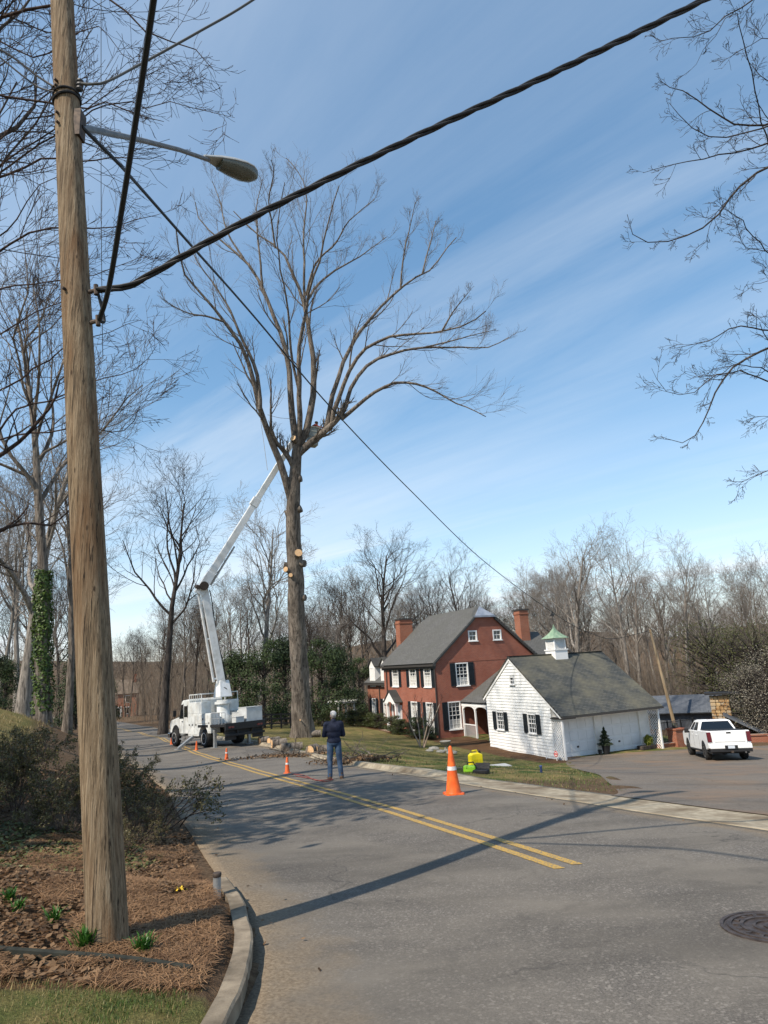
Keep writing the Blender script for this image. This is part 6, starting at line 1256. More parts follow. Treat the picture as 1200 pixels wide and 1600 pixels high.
for k in range(16):
    a = 2*math.pi*k/16; MB().box((.225,-.014,.004),(.26,.014,.014), X=Matrix.Rotation(a, 4, 'Z')).build('stud', M_iron, mh)
# cut logs, brush
def log(px, py, ln, r, yaw, label, D=None, lift=0):
    p = on(px, py); o = tag(empty('cut_log', p, yaw), label, 'log', 'cut logs along the verge'); s = MB(); g = np.random.default_rng(int(px)); s.tube([(-ln/2,0,r*.95),(-ln/6,.02,r*.97),(ln/6,-.02,r),(ln/2,0,r*.97)], [r,r*1.04,r*.98,r*1.02], 14); s.build('bark', M_barkH, o, smooth=True)
    for sg_ in (-1, 1): MB().tube([(sg_*ln/2*.999,0,r*.96),(sg_*(ln/2+.012),0,r*.96)], r*.93, 14).build('cut_face', M_cut, o)
log(487, 1152, 1.1, .2, .2, 'thick cut log lying at the foot of the big oak'); log(412, 1163, .5, .22, .5, 'short cut log near the rear of the bucket truck'); log(436, 1168, .75, .22, .4, 'mossy cut log on the verge below the oak'); log(428, 1161, .7, .16, .9, 'thin cut log on the verge below the oak'); log(456, 1174, 1.0, .2, .15, 'long cut log on the verge beside the road'); log(489, 1179, .55, .21, 1.2, 'stubby cut log with pale end nearest the standing person'); log(506, 1177, .6, .17, .3, 'small cut log beside the brush pile')
def brush(px, py, w_, d_, h_, n, seed, label):
    g = np.random.default_rng(seed); p = on(px, py); o = tag(empty('brush_pile', p), label, 'brush pile'); tb = Tubes(); S = np.c_[g.normal(0,w_*.35,n), g.normal(0,d_*.35,n), np.zeros(n)]; S[:,2] = T(S[:,0]+p[0], S[:,1]+p[1])-p[2]+.02+g.random(n)*h_*np.exp(-(S[:,0]/w_)**2*3); Dv = np.c_[g.normal(0,1,n), g.normal(0,.6,n), g.normal(.08,.16,n)]
    P, R = grow(S, Dv, g.uniform(.5,1.5,n), g.uniform(.008,.03,n), 6, .16, -.02, g, .3); tb.add(P, R, 5); S2, D2, L2, R2 = kids(P, R, np.ones(n), 5, g, lr=(.25,.5), rmin=.004); P, R = grow(S2, D2, L2, R2, 4, .15, 0, g, .4); tb.add(P, R, 3)
    b_ = link('branch', tb.mesh('branch'), o, mat=M_barkH); b_['kind'] = 'stuff'
    C_ = np.c_[g.normal(0,w_*.4,900), g.normal(0,d_*.4,900), np.zeros(900)]; C_[:,2] = T(C_[:,0]+p[0], C_[:,1]+p[1])-p[2]+.02+g.random(900)*h_*.6; V, Q = leaves(C_, .09, g, None, 1.5); l_ = link('dead_leaf', np_mesh('dead_leaf', V, Q), o, mat=L_dead); l_['kind'] = 'stuff'
L_dead = leafmat('dead_leaf', (.07,.038,.018), (.26,.16,.085), 5, .2, .8)
brush(555, 1193, 1.5, .7, .28, 48, 61, 'brush pile of cut twigs on the gutter behind the standing person'); brush(462, 1182, 3.2, .9, .14, 55, 62, 'scattered cut branches on the road edge below the oak')
# ropes
wire('rope', [on(455,1211,.03),on(475,1213,.03),on(495,1221,.03),on(520,1219,.03),on(508,1223,.03),on(485,1218,.03),on(462,1214,.03)], .011, 'red rope coiled on the road at the feet of the standing person', M('red_rope', (.22,.06,.05), rough=.8))
wire('rope', [at(407,655,DH-1.0),(412,690,DH-1.0),(418,735,DH-1.0)], .013, 'thin rope hanging from the left limb of the oak', M('pale_rope', (.45,.40,.34), rough=.8)); wire('rope', [at(418,648,DH-1.0),(438,653,DH-.6),(459,654,DH)], .013, 'thin rope tied across two limbs of the oak', MATS['pale_rope'])
wire('wooden_prop', [on(476,1150,0),at(469,1125,DH-.75)], .04, 'pale wooden pole leaning against the foot of the oak', M_cut, n=4)['category'] = 'pole'
# ------------------------------------------------------------------ off-frame trees that reach into the picture
rng = np.random.default_rng(77)
def offtree(name, base, hgt, r0, px_limbs, D0, bark, label, levels, rmin, seed, first):
    """trunk outside the frame; every limb runs from the trunk to its traced points"""
    base = np.array(base); limbs = []; P = np.array([base+np.array([0,0,-.3]), base+np.array([.15,.1,hgt*.35]), base+np.array([-.1,.2,hgt*.7]), base+np.array([.1,.3,hgt])])
    for pp, dd, r_ in px_limbs:
        q0 = at(*pp[0], D0+dd); z = max(base[2]+hgt*.18, min(q0[2]-.35*np.hypot(q0[0]-base[0], q0[1]-base[1])*.6, base[2]+hgt*.93)); t = (z-base[2])/hgt; tr0 = np.array([np.interp(t, [0,.35,.7,1], P[:,k]) for k in range(3)])
        w3 = [tr0, tr0*.55+q0*.45+np.array([0,0,.35])]+[at(x, y, D0+dd) for x, y in pp]; limbs.append((w3, r_))
    root = tag(empty(name, base), label, 'tree'); g = np.random.default_rng(seed)
    pts, _ = resample(P, 24); tl = Tubes(); tl.add((pts-base)[None], (r0*(1-.7*np.linspace(0,1,24)))[None]*(1+.4*np.exp(-np.arange(24)/1.2))[None], 12); link('trunk', tl.mesh('trunk'), root, mat=bark)
    Ps, Rs, Ls = [], [], []
    for w3, r_ in limbs:
        pts, Ln = resample(np.array(w3), 20); pts[2:-1] += g.normal(0, .02, (17,3)); rr = r_*(.12+.88*(1-np.linspace(0,1,20))**.9); t_ = Tubes(); t_.add((pts-base)[None], rr[None], 7); link('limb', t_.mesh('limb'), root, mat=bark); Ps.append(pts-base); Rs.append(rr); Ls.append(min(Ln*.3, first))
    tw = Tubes(); P_ = np.stack(Ps); R_ = np.stack(Rs); twigs(tw, P_[:,5:], R_[:,5:], np.array(Ls), g, levels, rmin); link('crown', tw.mesh('crown'), root, mat=bark); return root
LV = [(9, 6, 4, .11, .05, (.35,.95), (.4,1.0)), (5, 5, 3, .13, .04, (.4,.8), (.35,.8)), (3, 4, 3, .14, .03, (.4,.8), (.35,.8))]
lb_ = at(-230, 1080, 13); lb_[2] = Tz(lb_[0], lb_[1])
LL = [([(-20,30),(0,24),(77,10),(130,-5),(178,0),(227,45),(273,65),(315,84),(332,108)],0,.055),([(-30,150),(0,150),(70,157),(126,168),(175,161),(210,178),(256,190)],.5,.05),([(150,160),(189,133),(245,115),(273,84)],.5,.03),([(175,161),(217,171),(266,157),(315,171),(367,184)],.5,.03),([(-30,290),(0,280),(70,248),(133,252),(168,245),(224,250),(259,241)],1,.045),([(-30,410),(0,395),(42,364),(94,355),(147,360),(192,350),(245,336)],-.5,.045),([(-20,230),(0,217),(35,175),(80,178),(120,120)],1.2,.035),([(-10,370),(21,353),(52,297),(87,276),(120,262)],-1,.035),([(-40,735),(0,712),(40,680),(60,655),(85,630),(92,600),(110,580)],0,.09),([(-40,850),(0,832),(25,820),(60,818),(85,815),(105,800),(120,780)],.6,.07),([(-30,620),(0,610),(60,575),(110,540),(170,520),(220,500)],.4,.035),([(-30,540),(0,520),(50,490),(100,470),(160,450)],-.6,.035),([(-30,700),(30,640),(90,620),(140,600),(190,585),(225,565),(245,540)],1.4,.035),([(150,668),(180,676),(205,660),(230,620),(262,612)],1.4,.03),([(-30,60),(10,70),(60,90),(110,60),(150,40),(200,90),(240,110)],1.6,.03),([(-30,460),(20,450),(80,440),(150,430),(210,405),(240,400)],1.2,.03)]
offtree('maple_tree', lb_, 17, .42, LL, 13, M_barkR, 'bare reddish-twigged tree whose limbs reach behind the utility pole and lamp', LV, .005, 5, 2.3)
LVr = [(10, 6, 4, .12, .03, (.3,.8), (.4,1.0)), (5, 5, 3, .15, .02, (.4,.75), (.4,.9)), (3, 4, 3, .16, .02, (.4,.75), (.4,.9))]
rb_2 = at(1400, 1050, 19); rb_2[2] = Tz(rb_2[0], rb_2[1])
RL = [([(1230,-20),(1165,10),(1130,30),(1100,55),(1060,60),(1020,68)],0,.05),([(1150,20),(1125,45),(1098,80),(1085,105),(1070,118)],0,.03),([(1240,180),(1200,195),(1140,190),(1080,150),(1050,140),(1030,125)],.8,.06),([(1240,195),(1200,200),(1120,215),(1070,190),(1045,160)],-.8,.05),([(1240,215),(1200,225),(1140,240),(1060,255),(1005,270)],.4,.05),([(1240,250),(1200,262),(1150,295),(1130,325),(1100,355),(1060,372),(1020,377),(990,368),(980,335)],0,.06),([(1130,325),(1100,380),(1090,390),(1075,405)],0,.025),([(1240,510),(1200,518),(1150,510),(1110,530),(1050,545)],.5,.045),([(1240,530),(1200,545),(1150,570),(1115,620),(1095,670),(1065,692),(1040,685)],0,.06),([(1140,580),(1080,615),(1040,610),(1018,575)],0,.035),([(1150,570),(1120,590),(1070,580)],.6,.03),([(1240,385),(1200,392),(1165,385),(1150,350)],1,.035),([(1240,430),(1200,440),(1165,445)],.4,.03),([(1240,650),(1200,650),(1170,655)],.2,.03),([(1240,735),(1200,735),(1175,745),(1150,762)],0,.035),([(1240,90),(1200,60),(1170,70),(1140,90)],1.2,.04),([(1240,150),(1190,120),(1160,80)],1.2,.04)]
offtree('oak_tree', rb_2, 20, .42, RL, 19, M_barkD, 'bare tree whose branch tips hang into the sky opposite the utility pole', LVr, .006, 6, 1.5)
# evergreens and bare trees beside the photographer that shade bank and road
for x, y, s, k in ((-10.6,6.9,1.5,'mag2'),): place_leafy('evergreen_tree', k, LF['ced'], (x, y, Tz(x, y)), s, x, 'tall round evergreen beside the shrub bank, throwing shade on the road')
# tree over the verge whose trunk shadows stripe the garage
gt = GG(-7.5, 2.2); place_tree(0, (-17, 19.3, Tz(-17, 19.3)), 1.35, .6, M_barkD, 'tall bare tree on the bank lawn opposite the garage', None)
# ------------------------------------------------------------------ shrub bank on the left
def bush(seed, h, w_, stems, nleaf, size, dens=1.0):
    g = np.random.default_rng(seed); tb = Tubes(); a = g.random(stems)*6.283; S = np.c_[np.cos(a)*w_*.08*g.random(stems), np.sin(a)*w_*.08*g.random(stems), -.05*np.ones(stems)]; tilt = g.uniform(.15,1.0,stems); Dv = np.c_[np.cos(a)*tilt, np.sin(a)*tilt, np.ones(stems)]
    L = g.uniform(.55,.95,stems)*np.hypot(h, w_*.35); P, R = grow(S, Dv, L, g.uniform(.008,.016,stems), 7, .12, -.02, g, .4); tb.add(P, R, 5); allP = [P]
    for k, nn_, lr in ((6, 5, (.3,.55)), (5, 4, (.35,.65)), (3, 3, (.4,.7))):
        S, D_, L, R0 = kids(P, R, L, k, g, tmin=.25, ang=(.35,.95), lr=lr, rmin=.0028); P, R = grow(S, D_, L, R0, nn_, .15, .03, g, .5); tb.add(P, R, 3); allP.append(P)
    tips = np.concatenate([allP[-1].reshape(-1,3), allP[-2].reshape(-1,3)]); C_ = tips[g.integers(len(tips), size=nleaf)]+g.normal(0,.018,(nleaf,3)); C_[:,2] = np.maximum(C_[:,2], .01); V, Q = leaves(C_, size, g, np.tile([0,0,.7], (nleaf,1)), 2.0, 1.0); return tb.mesh('stem'), np_mesh('foliage', V, Q)
M_tw = M('shrub_twigs', (.06,.042,.032), (.15,.105,.08), 12, .9); BU = [bush(91, 1.25, 2.0, 16, 8500, .042), bush(92, 1.1, 1.8, 14, 5000, .04), bush(93, 1.0, 2.1, 13, 3200, .038)]
L_pale = leafmat('pale_ivy', (.05,.06,.018), (.19,.20,.07), 5, .25)
for a, c in BU: a.materials.append(M_tw); c.materials.append(LF['aza'])
spots = [(-4.2,10.7,.72,1),(-4.9,11.8,.75,0),(-5.8,13.4,.72,0),(-6.6,15.0,.68,1),(-7.3,16.6,.65,0),(-3.6,9.4,.6,2),(-4.6,9.5,.7,0),(-5.8,10.4,.85,0),(-6.8,12.0,.85,2),(-7.8,13.8,.8,1),(-8.7,15.7,.75,0),(-5.4,8.4,.65,1),(-6.8,9.4,.9,0),(-8.4,11.4,.9,2),(-9.8,13.6,.8,0),(-8.2,18.4,.6,1),(-3.4,8.5,.45,2)]
bl = ['leafy azalea on the bank nearest the road edge','full azalea in the row along the road edge','twiggy azalea with bare tips leaning over the road','azalea at the back of the bank near the lawn']
for i, (x, y, s, k) in enumerate(spots):
    r = tag(empty('azalea_bush', (x, y, Tz(x, y)-.02), i*1.3), 'azalea bush on the bank between the utility pole and the lawn' , 'bush', 'azalea bushes massed on the bank'); r.scale = (s, s, s*(.9+.2*((i*7)%5)/5)); a, c = BU[k]; link('stem', a, r); link('foliage', c, r)
# a sparse shrub arching out over the road edge
ar = tag(empty('azalea_bush', (-3.75, 10.9, Tz(-3.75, 10.9))), 'sparse twiggy shrub arching out over the road edge', 'bush'); g = np.random.default_rng(4); tb = Tubes(); n_ = 9
S = np.c_[g.normal(0,.12,n_), g.normal(0,.12,n_), np.zeros(n_)]; P, R = grow(S, np.c_[g.uniform(.2,1.3,n_), g.normal(0,.45,n_), np.ones(n_)*1.0], g.uniform(.7,1.25,n_), g.uniform(.008,.013,n_), 8, .10, -.05, g, .3); tb.add(P, R, 5); S2, D2, L2, R2 = kids(P, R, np.full(n_,1.1), 7, g, tmin=.35, ang=(.3,.8), lr=(.25,.45), rmin=.004); P2, R2 = grow(S2, D2, L2, R2, 5, .14, .05, g, .5); tb.add(P2, R2, 3); S3, D3, L3, R3 = kids(P2, R2, L2, 4, g, tmin=.3, lr=(.35,.6), rmin=.003); P3, R3 = grow(S3, D3, L3, R3, 3, .14, .05, g, .5); tb.add(P3, R3, 3)
link('stem', tb.mesh('stem'), ar, mat=M_tw); tips = np.concatenate([P3[:,-1], P3[:,1], P2[:,-1]]); C_ = tips[g.integers(len(tips), size=900)]+g.normal(0,.03,(900,3)); V, Q = leaves(C_, .05, g, None, 2.0); link('foliage', np_mesh('foliage', V, Q), ar, mat=LF['aza'])
# ------------------------------------------------------------------ ground litter, grass
def scatter(n, fx, seed):
    g = np.random.default_rng(seed); p = fx(g, n); return g, np.c_[p[:,0], p[:,1], T(p[:,0], p[:,1])]
def boxf(x0, x1, y0, y1, cond=None):
    def f(g, n):
        p = np.c_[g.uniform(x0, x1, n), g.uniform(y0, y1, n)]
        return p if cond is None else p[cond(p[:,0], p[:,1])]
    return f
def needles(name, n, fx, seed, ln, wd, mat, label, lift=.012, tilt=.12, cat='pine straw'):
    g, C_ = scatter(n, fx, seed); n = len(C_); a = g.random(n)*6.283; d = np.c_[np.cos(a), np.sin(a), g.normal(0, tilt, n)]*(ln*g.uniform(.6,1.3,n)/2)[:,None]; s = np.c_[-np.sin(a), np.cos(a), np.zeros(n)]*(wd/2)
    C_[:,2] += lift+g.random(n)*.03; bend = np.c_[np.zeros((n,2)), g.uniform(0,.02,n)]
    V = np.stack([C_-d-s, C_-d+s, C_+s+bend, C_-s+bend, C_+d+s*.4, C_+d-s*.4], 1).reshape(-1,3); b_ = np.arange(n)[:,None]*6; Q = np.concatenate([b_+np.array([[0,1,2,3]]), b_+np.array([[3,2,4,5]])]); return tag(link(name, np_mesh(name, V, Q), mat=mat), label, cat, kind='stuff')
bedc = lambda x, y: (dleft(x, y) > .2) & (y+.12*(x+2) > 4.35)
L_straw = leafmat('pine_straw', (.10,.05,.022), (.36,.21,.105), 2, .1, .8)
needles('pine_straw', 46000, boxf(-4.6,-1.1,4.3,9.2,lambda x, y: bedc(x, y) & ((x > -2.25+.35*np.sin(y*3.1)) | (np.sin(x*3.3+1)*np.sin(y*2.6)+.5*np.sin(x*7.7+y*5.1) > .15))), 1, .17, .0042, L_straw, 'reddish pine straw covering the bed around the utility pole')
def leaf_litter(name, n, fx, seed, size, mat, label, cat='leaf litter'):
    g, C_ = scatter(n, fx, seed); C_[:,2] += .012+g.random(len(C_))*.025; V, Q = leaves(C_, size, g, np.tile([0,0,1.], (len(C_),1)), 1.5, .35); return tag(link(name, np_mesh(name, V, Q), mat=mat), label, cat, kind='stuff')
leaf_litter('leaf_litter', 16000, boxf(-4.5,-1.2,4.3,10,lambda x, y: bedc(x, y) & ((x < -1.9) | (np.sin(x*5+y*3) > .3))), 2, .05, L_dead, 'dead brown leaves strewn over the pine straw bed')
leaf_litter('leaf_litter', 9000, boxf(-9,-2.2,8.5,20,lambda x, y: dleft(x, y) > .05), 3, .07, L_dead, 'dead brown leaves under the azalea bushes')
leaf_litter('ground_ivy', 5200, boxf(-6.0,-2.9,6.9,9.6,lambda x, y: (dleft(x, y) > .4) & (x < -3.2-.5*np.sin(y*2.1))), 4, .055, L_pale, 'pale green ivy creeping below the azalea bank', 'ivy')
leaf_litter('leaf_litter', 900, boxf(-5,4,4,30,lambda x, y: (np.minimum(-dleft(x, y), -dright(x, y)) > 0) & (np.minimum(-dleft(x, y), -dright(x, y)) < .5)), 6, .045, L_dead, 'dead leaves and bits along the road edges')
def blades(name, n, fx, seed, h, wd, mat, label):
    g, C_ = scatter(n, fx, seed); n = len(C_); a = g.random(n)*6.283; hh = h*g.uniform(.4,1.25,n); ln = np.c_[np.cos(a), np.sin(a), np.zeros(n)]*(hh*g.uniform(.1,.7,n))[:,None]; s = np.c_[-np.sin(a), np.cos(a), np.zeros(n)]*(wd/2); up_ = np.c_[np.zeros((n,2)), hh]
    C_[:,2] -= .01; V = np.stack([C_-s, C_+s, C_+ln*.4+up_*.6+s*.7, C_+ln*.4+up_*.6-s*.7, C_+ln+up_], 1).reshape(-1,3); b_ = np.arange(n)[:,None]*5; return tag(link(name, np_mesh(name, V, b_+np.array([[0,1,2,3]]), b_+np.array([[3,2,4]])), mat=mat), label, 'grass', kind='stuff')
L_gr = leafmat('grass_blade', (.035,.065,.010), (.14,.20,.045), 3, .3); L_dry = leafmat('dry_grass_blade', (.16,.12,.045), (.38,.30,.13), 2, .3)
patch = lambda x, y: np.sin(x*5.1+1)*np.sin(y*4.3)+.6*np.sin(x*11+y*7)
blades('grass', 26000, boxf(-2.9,-1.15,2.4,4.7,lambda x, y: (dleft(x, y) > .19) & (y+.12*(x+2) < 4.36) & (patch(x, y) > -.15)), 8, .034, .0045, L_gr, 'short green grass below the dark edging strip')
blades('grass', 9000, boxf(-2.9,-1.15,2.4,4.7,lambda x, y: (dleft(x, y) > .19) & (y+.12*(x+2) < 4.40)), 9, .036, .0045, L_dry, 'dry straw-coloured grass below the dark edging strip')
rl_ = lambda x, y: (dright(x, y) > BW(y)+.02) & ~inpoly(x, y, drive_poly) & (((x-GO[0])*HR[0]+(y-GO[1])*HR[1]) < -.2) & (((x-HB[0])*HR[0]+(y-HB[1])*HR[1]) < -1.0) & ((y < 40) | (((x-GO[0])*HR[0]+(y-GO[1])*HR[1]) < -1.8) )
lp2 = lambda x, y: np.sin(x*.9+1)*np.sin(y*.7)+.5*np.sin(x*2.3+y*1.4)
blades('grass', 52000, boxf(-8,9,14,50,lambda x, y: rl_(x, y) & (lp2(x, y) > -.35) & ~((x < -4.5) & (y > 33))), 10, .055, .014, L_gr, 'green lawn grass in front of the brick house'); blades('grass', 34000, boxf(-12,9,14,56,lambda x, y: rl_(x, y) & (lp2(x, y) < .45)), 11, .055, .014, L_dry, 'dormant tan lawn grass in front of the brick house')
blades('grass', 18000, boxf(-26,-8,16,46,lambda x, y: dleft(x, y) > 3.2), 12, .12, .02, L_dry, 'yellowed grass of the bank lawn')
# tufts of green spring bulbs
def tuft(px, py, h, n, label):
    g = np.random.default_rng(int(px)); p = on(px, py); o = tag(empty('bulb_plant', p), label, 'plant', 'tufts of green bulb leaves in the bed'); V = []; F = []
    for k in range(n):
        a = g.random()*6.283; l_ = h*g.uniform(.6,1.15); sp_ = g.uniform(.2,.9)*l_; b0 = g.normal(0,.022,2); dx = np.array([math.cos(a), math.sin(a)]); s_ = np.array([-dx[1], dx[0]])*.005; i0 = len(V)
        for t, wv_ in ((0,1),(.4,1.1),(.75,.8),(1,.15)): c = b0+dx*sp_*t**1.8; z = l_*(t-.25*t*t*(sp_/l_)); V += [(c[0]-s_[0]*wv_, c[1]-s_[1]*wv_, z), (c[0]+s_[0]*wv_, c[1]+s_[1]*wv_, z)]
        F += [(i0+2*j, i0+2*j+1, i0+2*j+3, i0+2*j+2) for j in range(3)]
    me = bpy.data.meshes.new('leaf'); me.from_pydata(V, [], F); q_ = link('leaf', me, o, mat=L_bulb); q_['kind'] = 'stuff'
L_bulb = leafmat('bulb_leaf', (.025,.085,.012), (.08,.20,.03), 20, .3, .4)
tuft(131, 1484, .15, 120, 'bushy tuft of green bulb leaves just left of the pole foot'); tuft(222, 1492, .13, 110, 'bushy tuft of green bulb leaves just right of the pole foot'); tuft(84, 1442, .11, 60, 'small tuft of green bulb leaves between the pole and the ivy'); tuft(14, 1408, .10, 70, 'tuft of green bulb leaves below the ivy patch'); tuft(30, 1422, .09, 50, 'low tuft of green bulb leaves beside the ivy patch')
# ------------------------------------------------------------------ planting and walls round the houses
def hp3(x, y): p = H(x, y); p[2] = Tz(p[0], p[1]); return p
for x, y, s, mt, lb in [(-1.4,5.5,(1.2,1.2,1.15),'box','yellow-green clipped shrub just right of the front steps'),(-1.35,4.2,(1.25,1.25,1.0),'box','rounded shrub under the tall front windows'),(-1.3,1.0,(1.5,1.3,1.3),'mag','large dark shrub at the house corner'),(-1.1,-.3,(.9,.9,.8),'mag','small dark shrub at the house corner beside the porch'),(-.7,10.2,(1.2,1.2,1.1),'box','green shrub just left of the front steps'),(-.7,11.8,(1.3,1.3,1.1),'box','olive shrub under the wing windows'),(-.8,13.6,(1.3,1.3,1.2),'olive','golden shrub under the end of the wing'),(-1.2,15.6,(1.5,1.5,1.2),'box','green shrub beside the white pergola'),(-2.5,17.5,(1.6,1.6,1.3),'box','rounded shrub in front of the pergola'),(-4.0,16.5,(1.3,1.3,1.2),'olive','olive shrub at the edge of the front lawn')]:
    place_leafy('shrub', 'shrub', LF[mt], hp3(x, y), s, x*3+y, lb, 'shrub', 'shrubs planted round the brick house')
cm = G(660, 1168); ct = tag(empty('crape_myrtle', cm), 'small multi-stemmed bare crape myrtle in front of the brick house', 'tree'); g = np.random.default_rng(9); tb = Tubes(); t2 = Tubes(); P, R = grow(np.c_[g.normal(0,.08,5), g.normal(0,.08,5), -.1*np.ones(5)], np.c_[g.normal(0,.22,5), g.normal(0,.22,5), np.ones(5)], g.uniform(2.4,3.2,5), g.uniform(.045,.06,5), 9, .06, .03, g, .4); t2.add(P, R, 7); link('trunk', t2.mesh('trunk'), ct, mat=M('smooth_bark', (.26,.19,.14), (.40,.31,.24), 5, .7)); twigs(tb, P, R, np.full(5, 1.6), g, [(6,5,4,.1,.08,(.4,.7),(.3,.6)),(5,4,3,.12,.06,(.4,.7),(.3,.7)),(4,3,3,.14,.05,(.4,.7),(.3,.7))], .005); link('crown', tb.mesh('crown'), ct, mat=M_barkR)
ur = tag(empty('garden_urn', on(697, 1174)), 'pale stone garden urn on the lawn by the house corner', 'urn'); M_stone = M('pale_stone', (.18,.17,.145), (.30,.285,.25), 9, .85, .3, 40); MB().lathe([(.20,0),(.20,.08),(.09,.14),(.07,.3),(.12,.36)], 16).build('pedestal', M_stone, ur, smooth=True); MB().lathe([(.12,.36),(.28,.46),(.33,.58),(.36,.60),(.36,.64),(.31,.63),(.2,.52)], 18).build('bowl', M_stone, ur, smooth=True)
for i, (px, py, s) in enumerate(((678,1172,.35),(689,1176,.28),(706,1178,.32),(671,1174,.22))):
    g = np.random.default_rng(i); rk_ = MB(); rings = [[(s*math.sin(t)*math.cos(u)*(1+.25*g.random()), .7*s*math.sin(t)*math.sin(u)*(1+.25*g.random()), .45*s*math.cos(t)+s*.2) for u in np.linspace(0, 6.283, 9, endpoint=False)] for t in np.linspace(.2, 2.9, 6)]; rk_.loft(rings); tag(rk_.build('garden_rock', M_stone, loc=on(px, py), smooth=True), ['flat pale rock under the crape myrtle','rounded rock beside the garden urn','flat rock in front of the porch bed','small rock beside the dark corner shrub'][i], 'rock', 'rocks edging the house bed')
def pot(name, base, r, h, label, mat): o = tag(empty(name, base), label, 'potted plant'); MB().lathe([(r*.7,0),(r,h*.9),(r*1.08,h*.9),(r*1.08,h),(r*.9,h),(r*.85,h*.85)], 18).build('pot', mat, o, smooth=True); return o
gz = GG(3.5,.55); gz[2] = Tz(gz[0], gz[1])+.02; p1 = pot('potted_conifer', gz, .26, .52, 'small conifer in a black pot between the garage doors', M_vblk)
g = np.random.default_rng(2); C_ = []; 
for k in range(2600): z = g.random()**1.3; r_ = .42*(1-z)**.9*math.sqrt(g.random()); r_ *= 1+.3*math.sin(z*28); a = g.random()*6.283; C_.append((r_*math.cos(a), r_*math.sin(a), .5+z*1.05))
V, Q = leaves(np.array(C_), .085, g, None, 2.6); link('foliage', np_mesh('foliage', V, Q), p1, mat=LF['ced']); MB().tube([(0,0,.4),(0,0,1.45)], [.03,.008], 6).build('stem', M_barkD, p1)
gz2 = GG(3.05,.6); gz2[2] = Tz(gz2[0], gz2[1])+.02; pot('flower_pot', gz2, .12, .26, 'small dark pot beside the potted conifer', M_vblk)['category'] = 'pot'
gz3 = GG(6.95,.55); gz3[2] = Tz(gz3[0], gz3[1]); pl_ = tag(empty('planter', gz3, HA), 'low dark planter with a yellow-green bush by the far lattice', 'planter'); MB().box((-.75,-.25,0),(.35,.25,.22)).build('box', M_barkD, pl_, bevel=.02); g = np.random.default_rng(6); C_ = unit(g.normal(size=(900,3)))*g.random((900,1))**.4*np.array([[.32,.28,.36]])+np.array([[.05,0,.5]]); V, Q = leaves(C_, .09, g, None, 1.8); link('foliage', np_mesh('foliage', V, Q), pl_, mat=L_yg) if False else link('foliage', np_mesh('foliage', V, Q), pl_, mat=leafmat('yellow_green_leaf', (.12,.15,.015), (.30,.32,.05), 5, .3))
pp_ = H(3.1,-3.0,-.32); p4 = pot('porch_plant', pp_, .22, .35, 'round yellow-green plant in a pot on the porch', M_stone); C_ = unit(g.normal(size=(800,3)))*g.random((800,1))**.4*.38+np.array([[0,0,.62]]); V, Q = leaves(C_, .09, g, None, 1.6); link('foliage', np_mesh('foliage', V, Q), p4, mat=MATS['yellow_green_leaf'])
pb_ = G(1059, 1166); pil = tag(empty('brick_pillar', pb_, HA), 'short brick pillar with stone cap beside the pickup', 'pillar'); MB().box((-.36,-.36,-.2),(.36,.36,1.02)).build('shaft', M_brick2, pil); MB().box((-.42,-.42,1.02),(.42,.42,1.12)).build('cap', M_brick2, pil, bevel=.01)
ln_ = tag(empty('lantern', pb_+np.array([0,0,1.12]), HA), 'small lantern standing on the brick pillar', 'lantern'); MB().box((-.13,-.13,0),(.13,.13,.06)).build('base', M_hard, ln_); MB().box((-.09,-.09,.06),(.09,.09,.34)).build('glass', M_lens, ln_); MB().lathe([(.16,.34),(.10,.42),(.02,.48)], 4).build('roof', M_hard, ln_)
for sx_ in (-1, 1):
    for sy_ in (-1, 1): MB().box((sx_*.10-.012,sy_*.10-.012,.06),(sx_*.10+.012,sy_*.10+.012,.34)).build('bar', M_hard, ln_)
lw = tag(empty('low_wall', pb_, HA), 'low brick wall running from the pillar towards the garage', 'wall'); MB().box((-1.7,-.15,-.3),(-.37,.15,.22)).build('base', M_brick2, lw); MB().box((-1.7,-.2,.22),(-.37,.2,.29)).build('coping', M_brick2, lw)
q5 = G(1168, 1160); wdir = rad(-6); bw2 = tag(empty('low_wall', q5, wdir), 'low brick wall edging the driveway behind the pickup', 'wall'); MB().box((0,-.16,-.5),(9,.16,.42)).build('base', M_brick2, bw2); MB().box((-.05,-.22,.42),(9.05,.22,.50)).build('coping', M_brick2, bw2)
# black metal fence behind the pillar
f0 = GG(8.3, 1.2); f0[2] = Tz(f0[0], f0[1]); fe = tag(empty('metal_fence', f0, HA), 'black metal picket fence between the garage and the pillar', 'fence')
for z in (.15, 1.35): MB().box((0,-.02,z),(3.6,.02,z+.04)).build('rail', M_vblk, fe)
for k in range(4): MB().box((k*1.18,-.035,-.3),(k*1.18+.07,.035,1.5)).build('post', M_vblk, fe)
for k in range(28): MB().box((.1+k*.125,-.009,.0),(.118+k*.125,.009,1.42)).build('picket', M_vblk, fe)
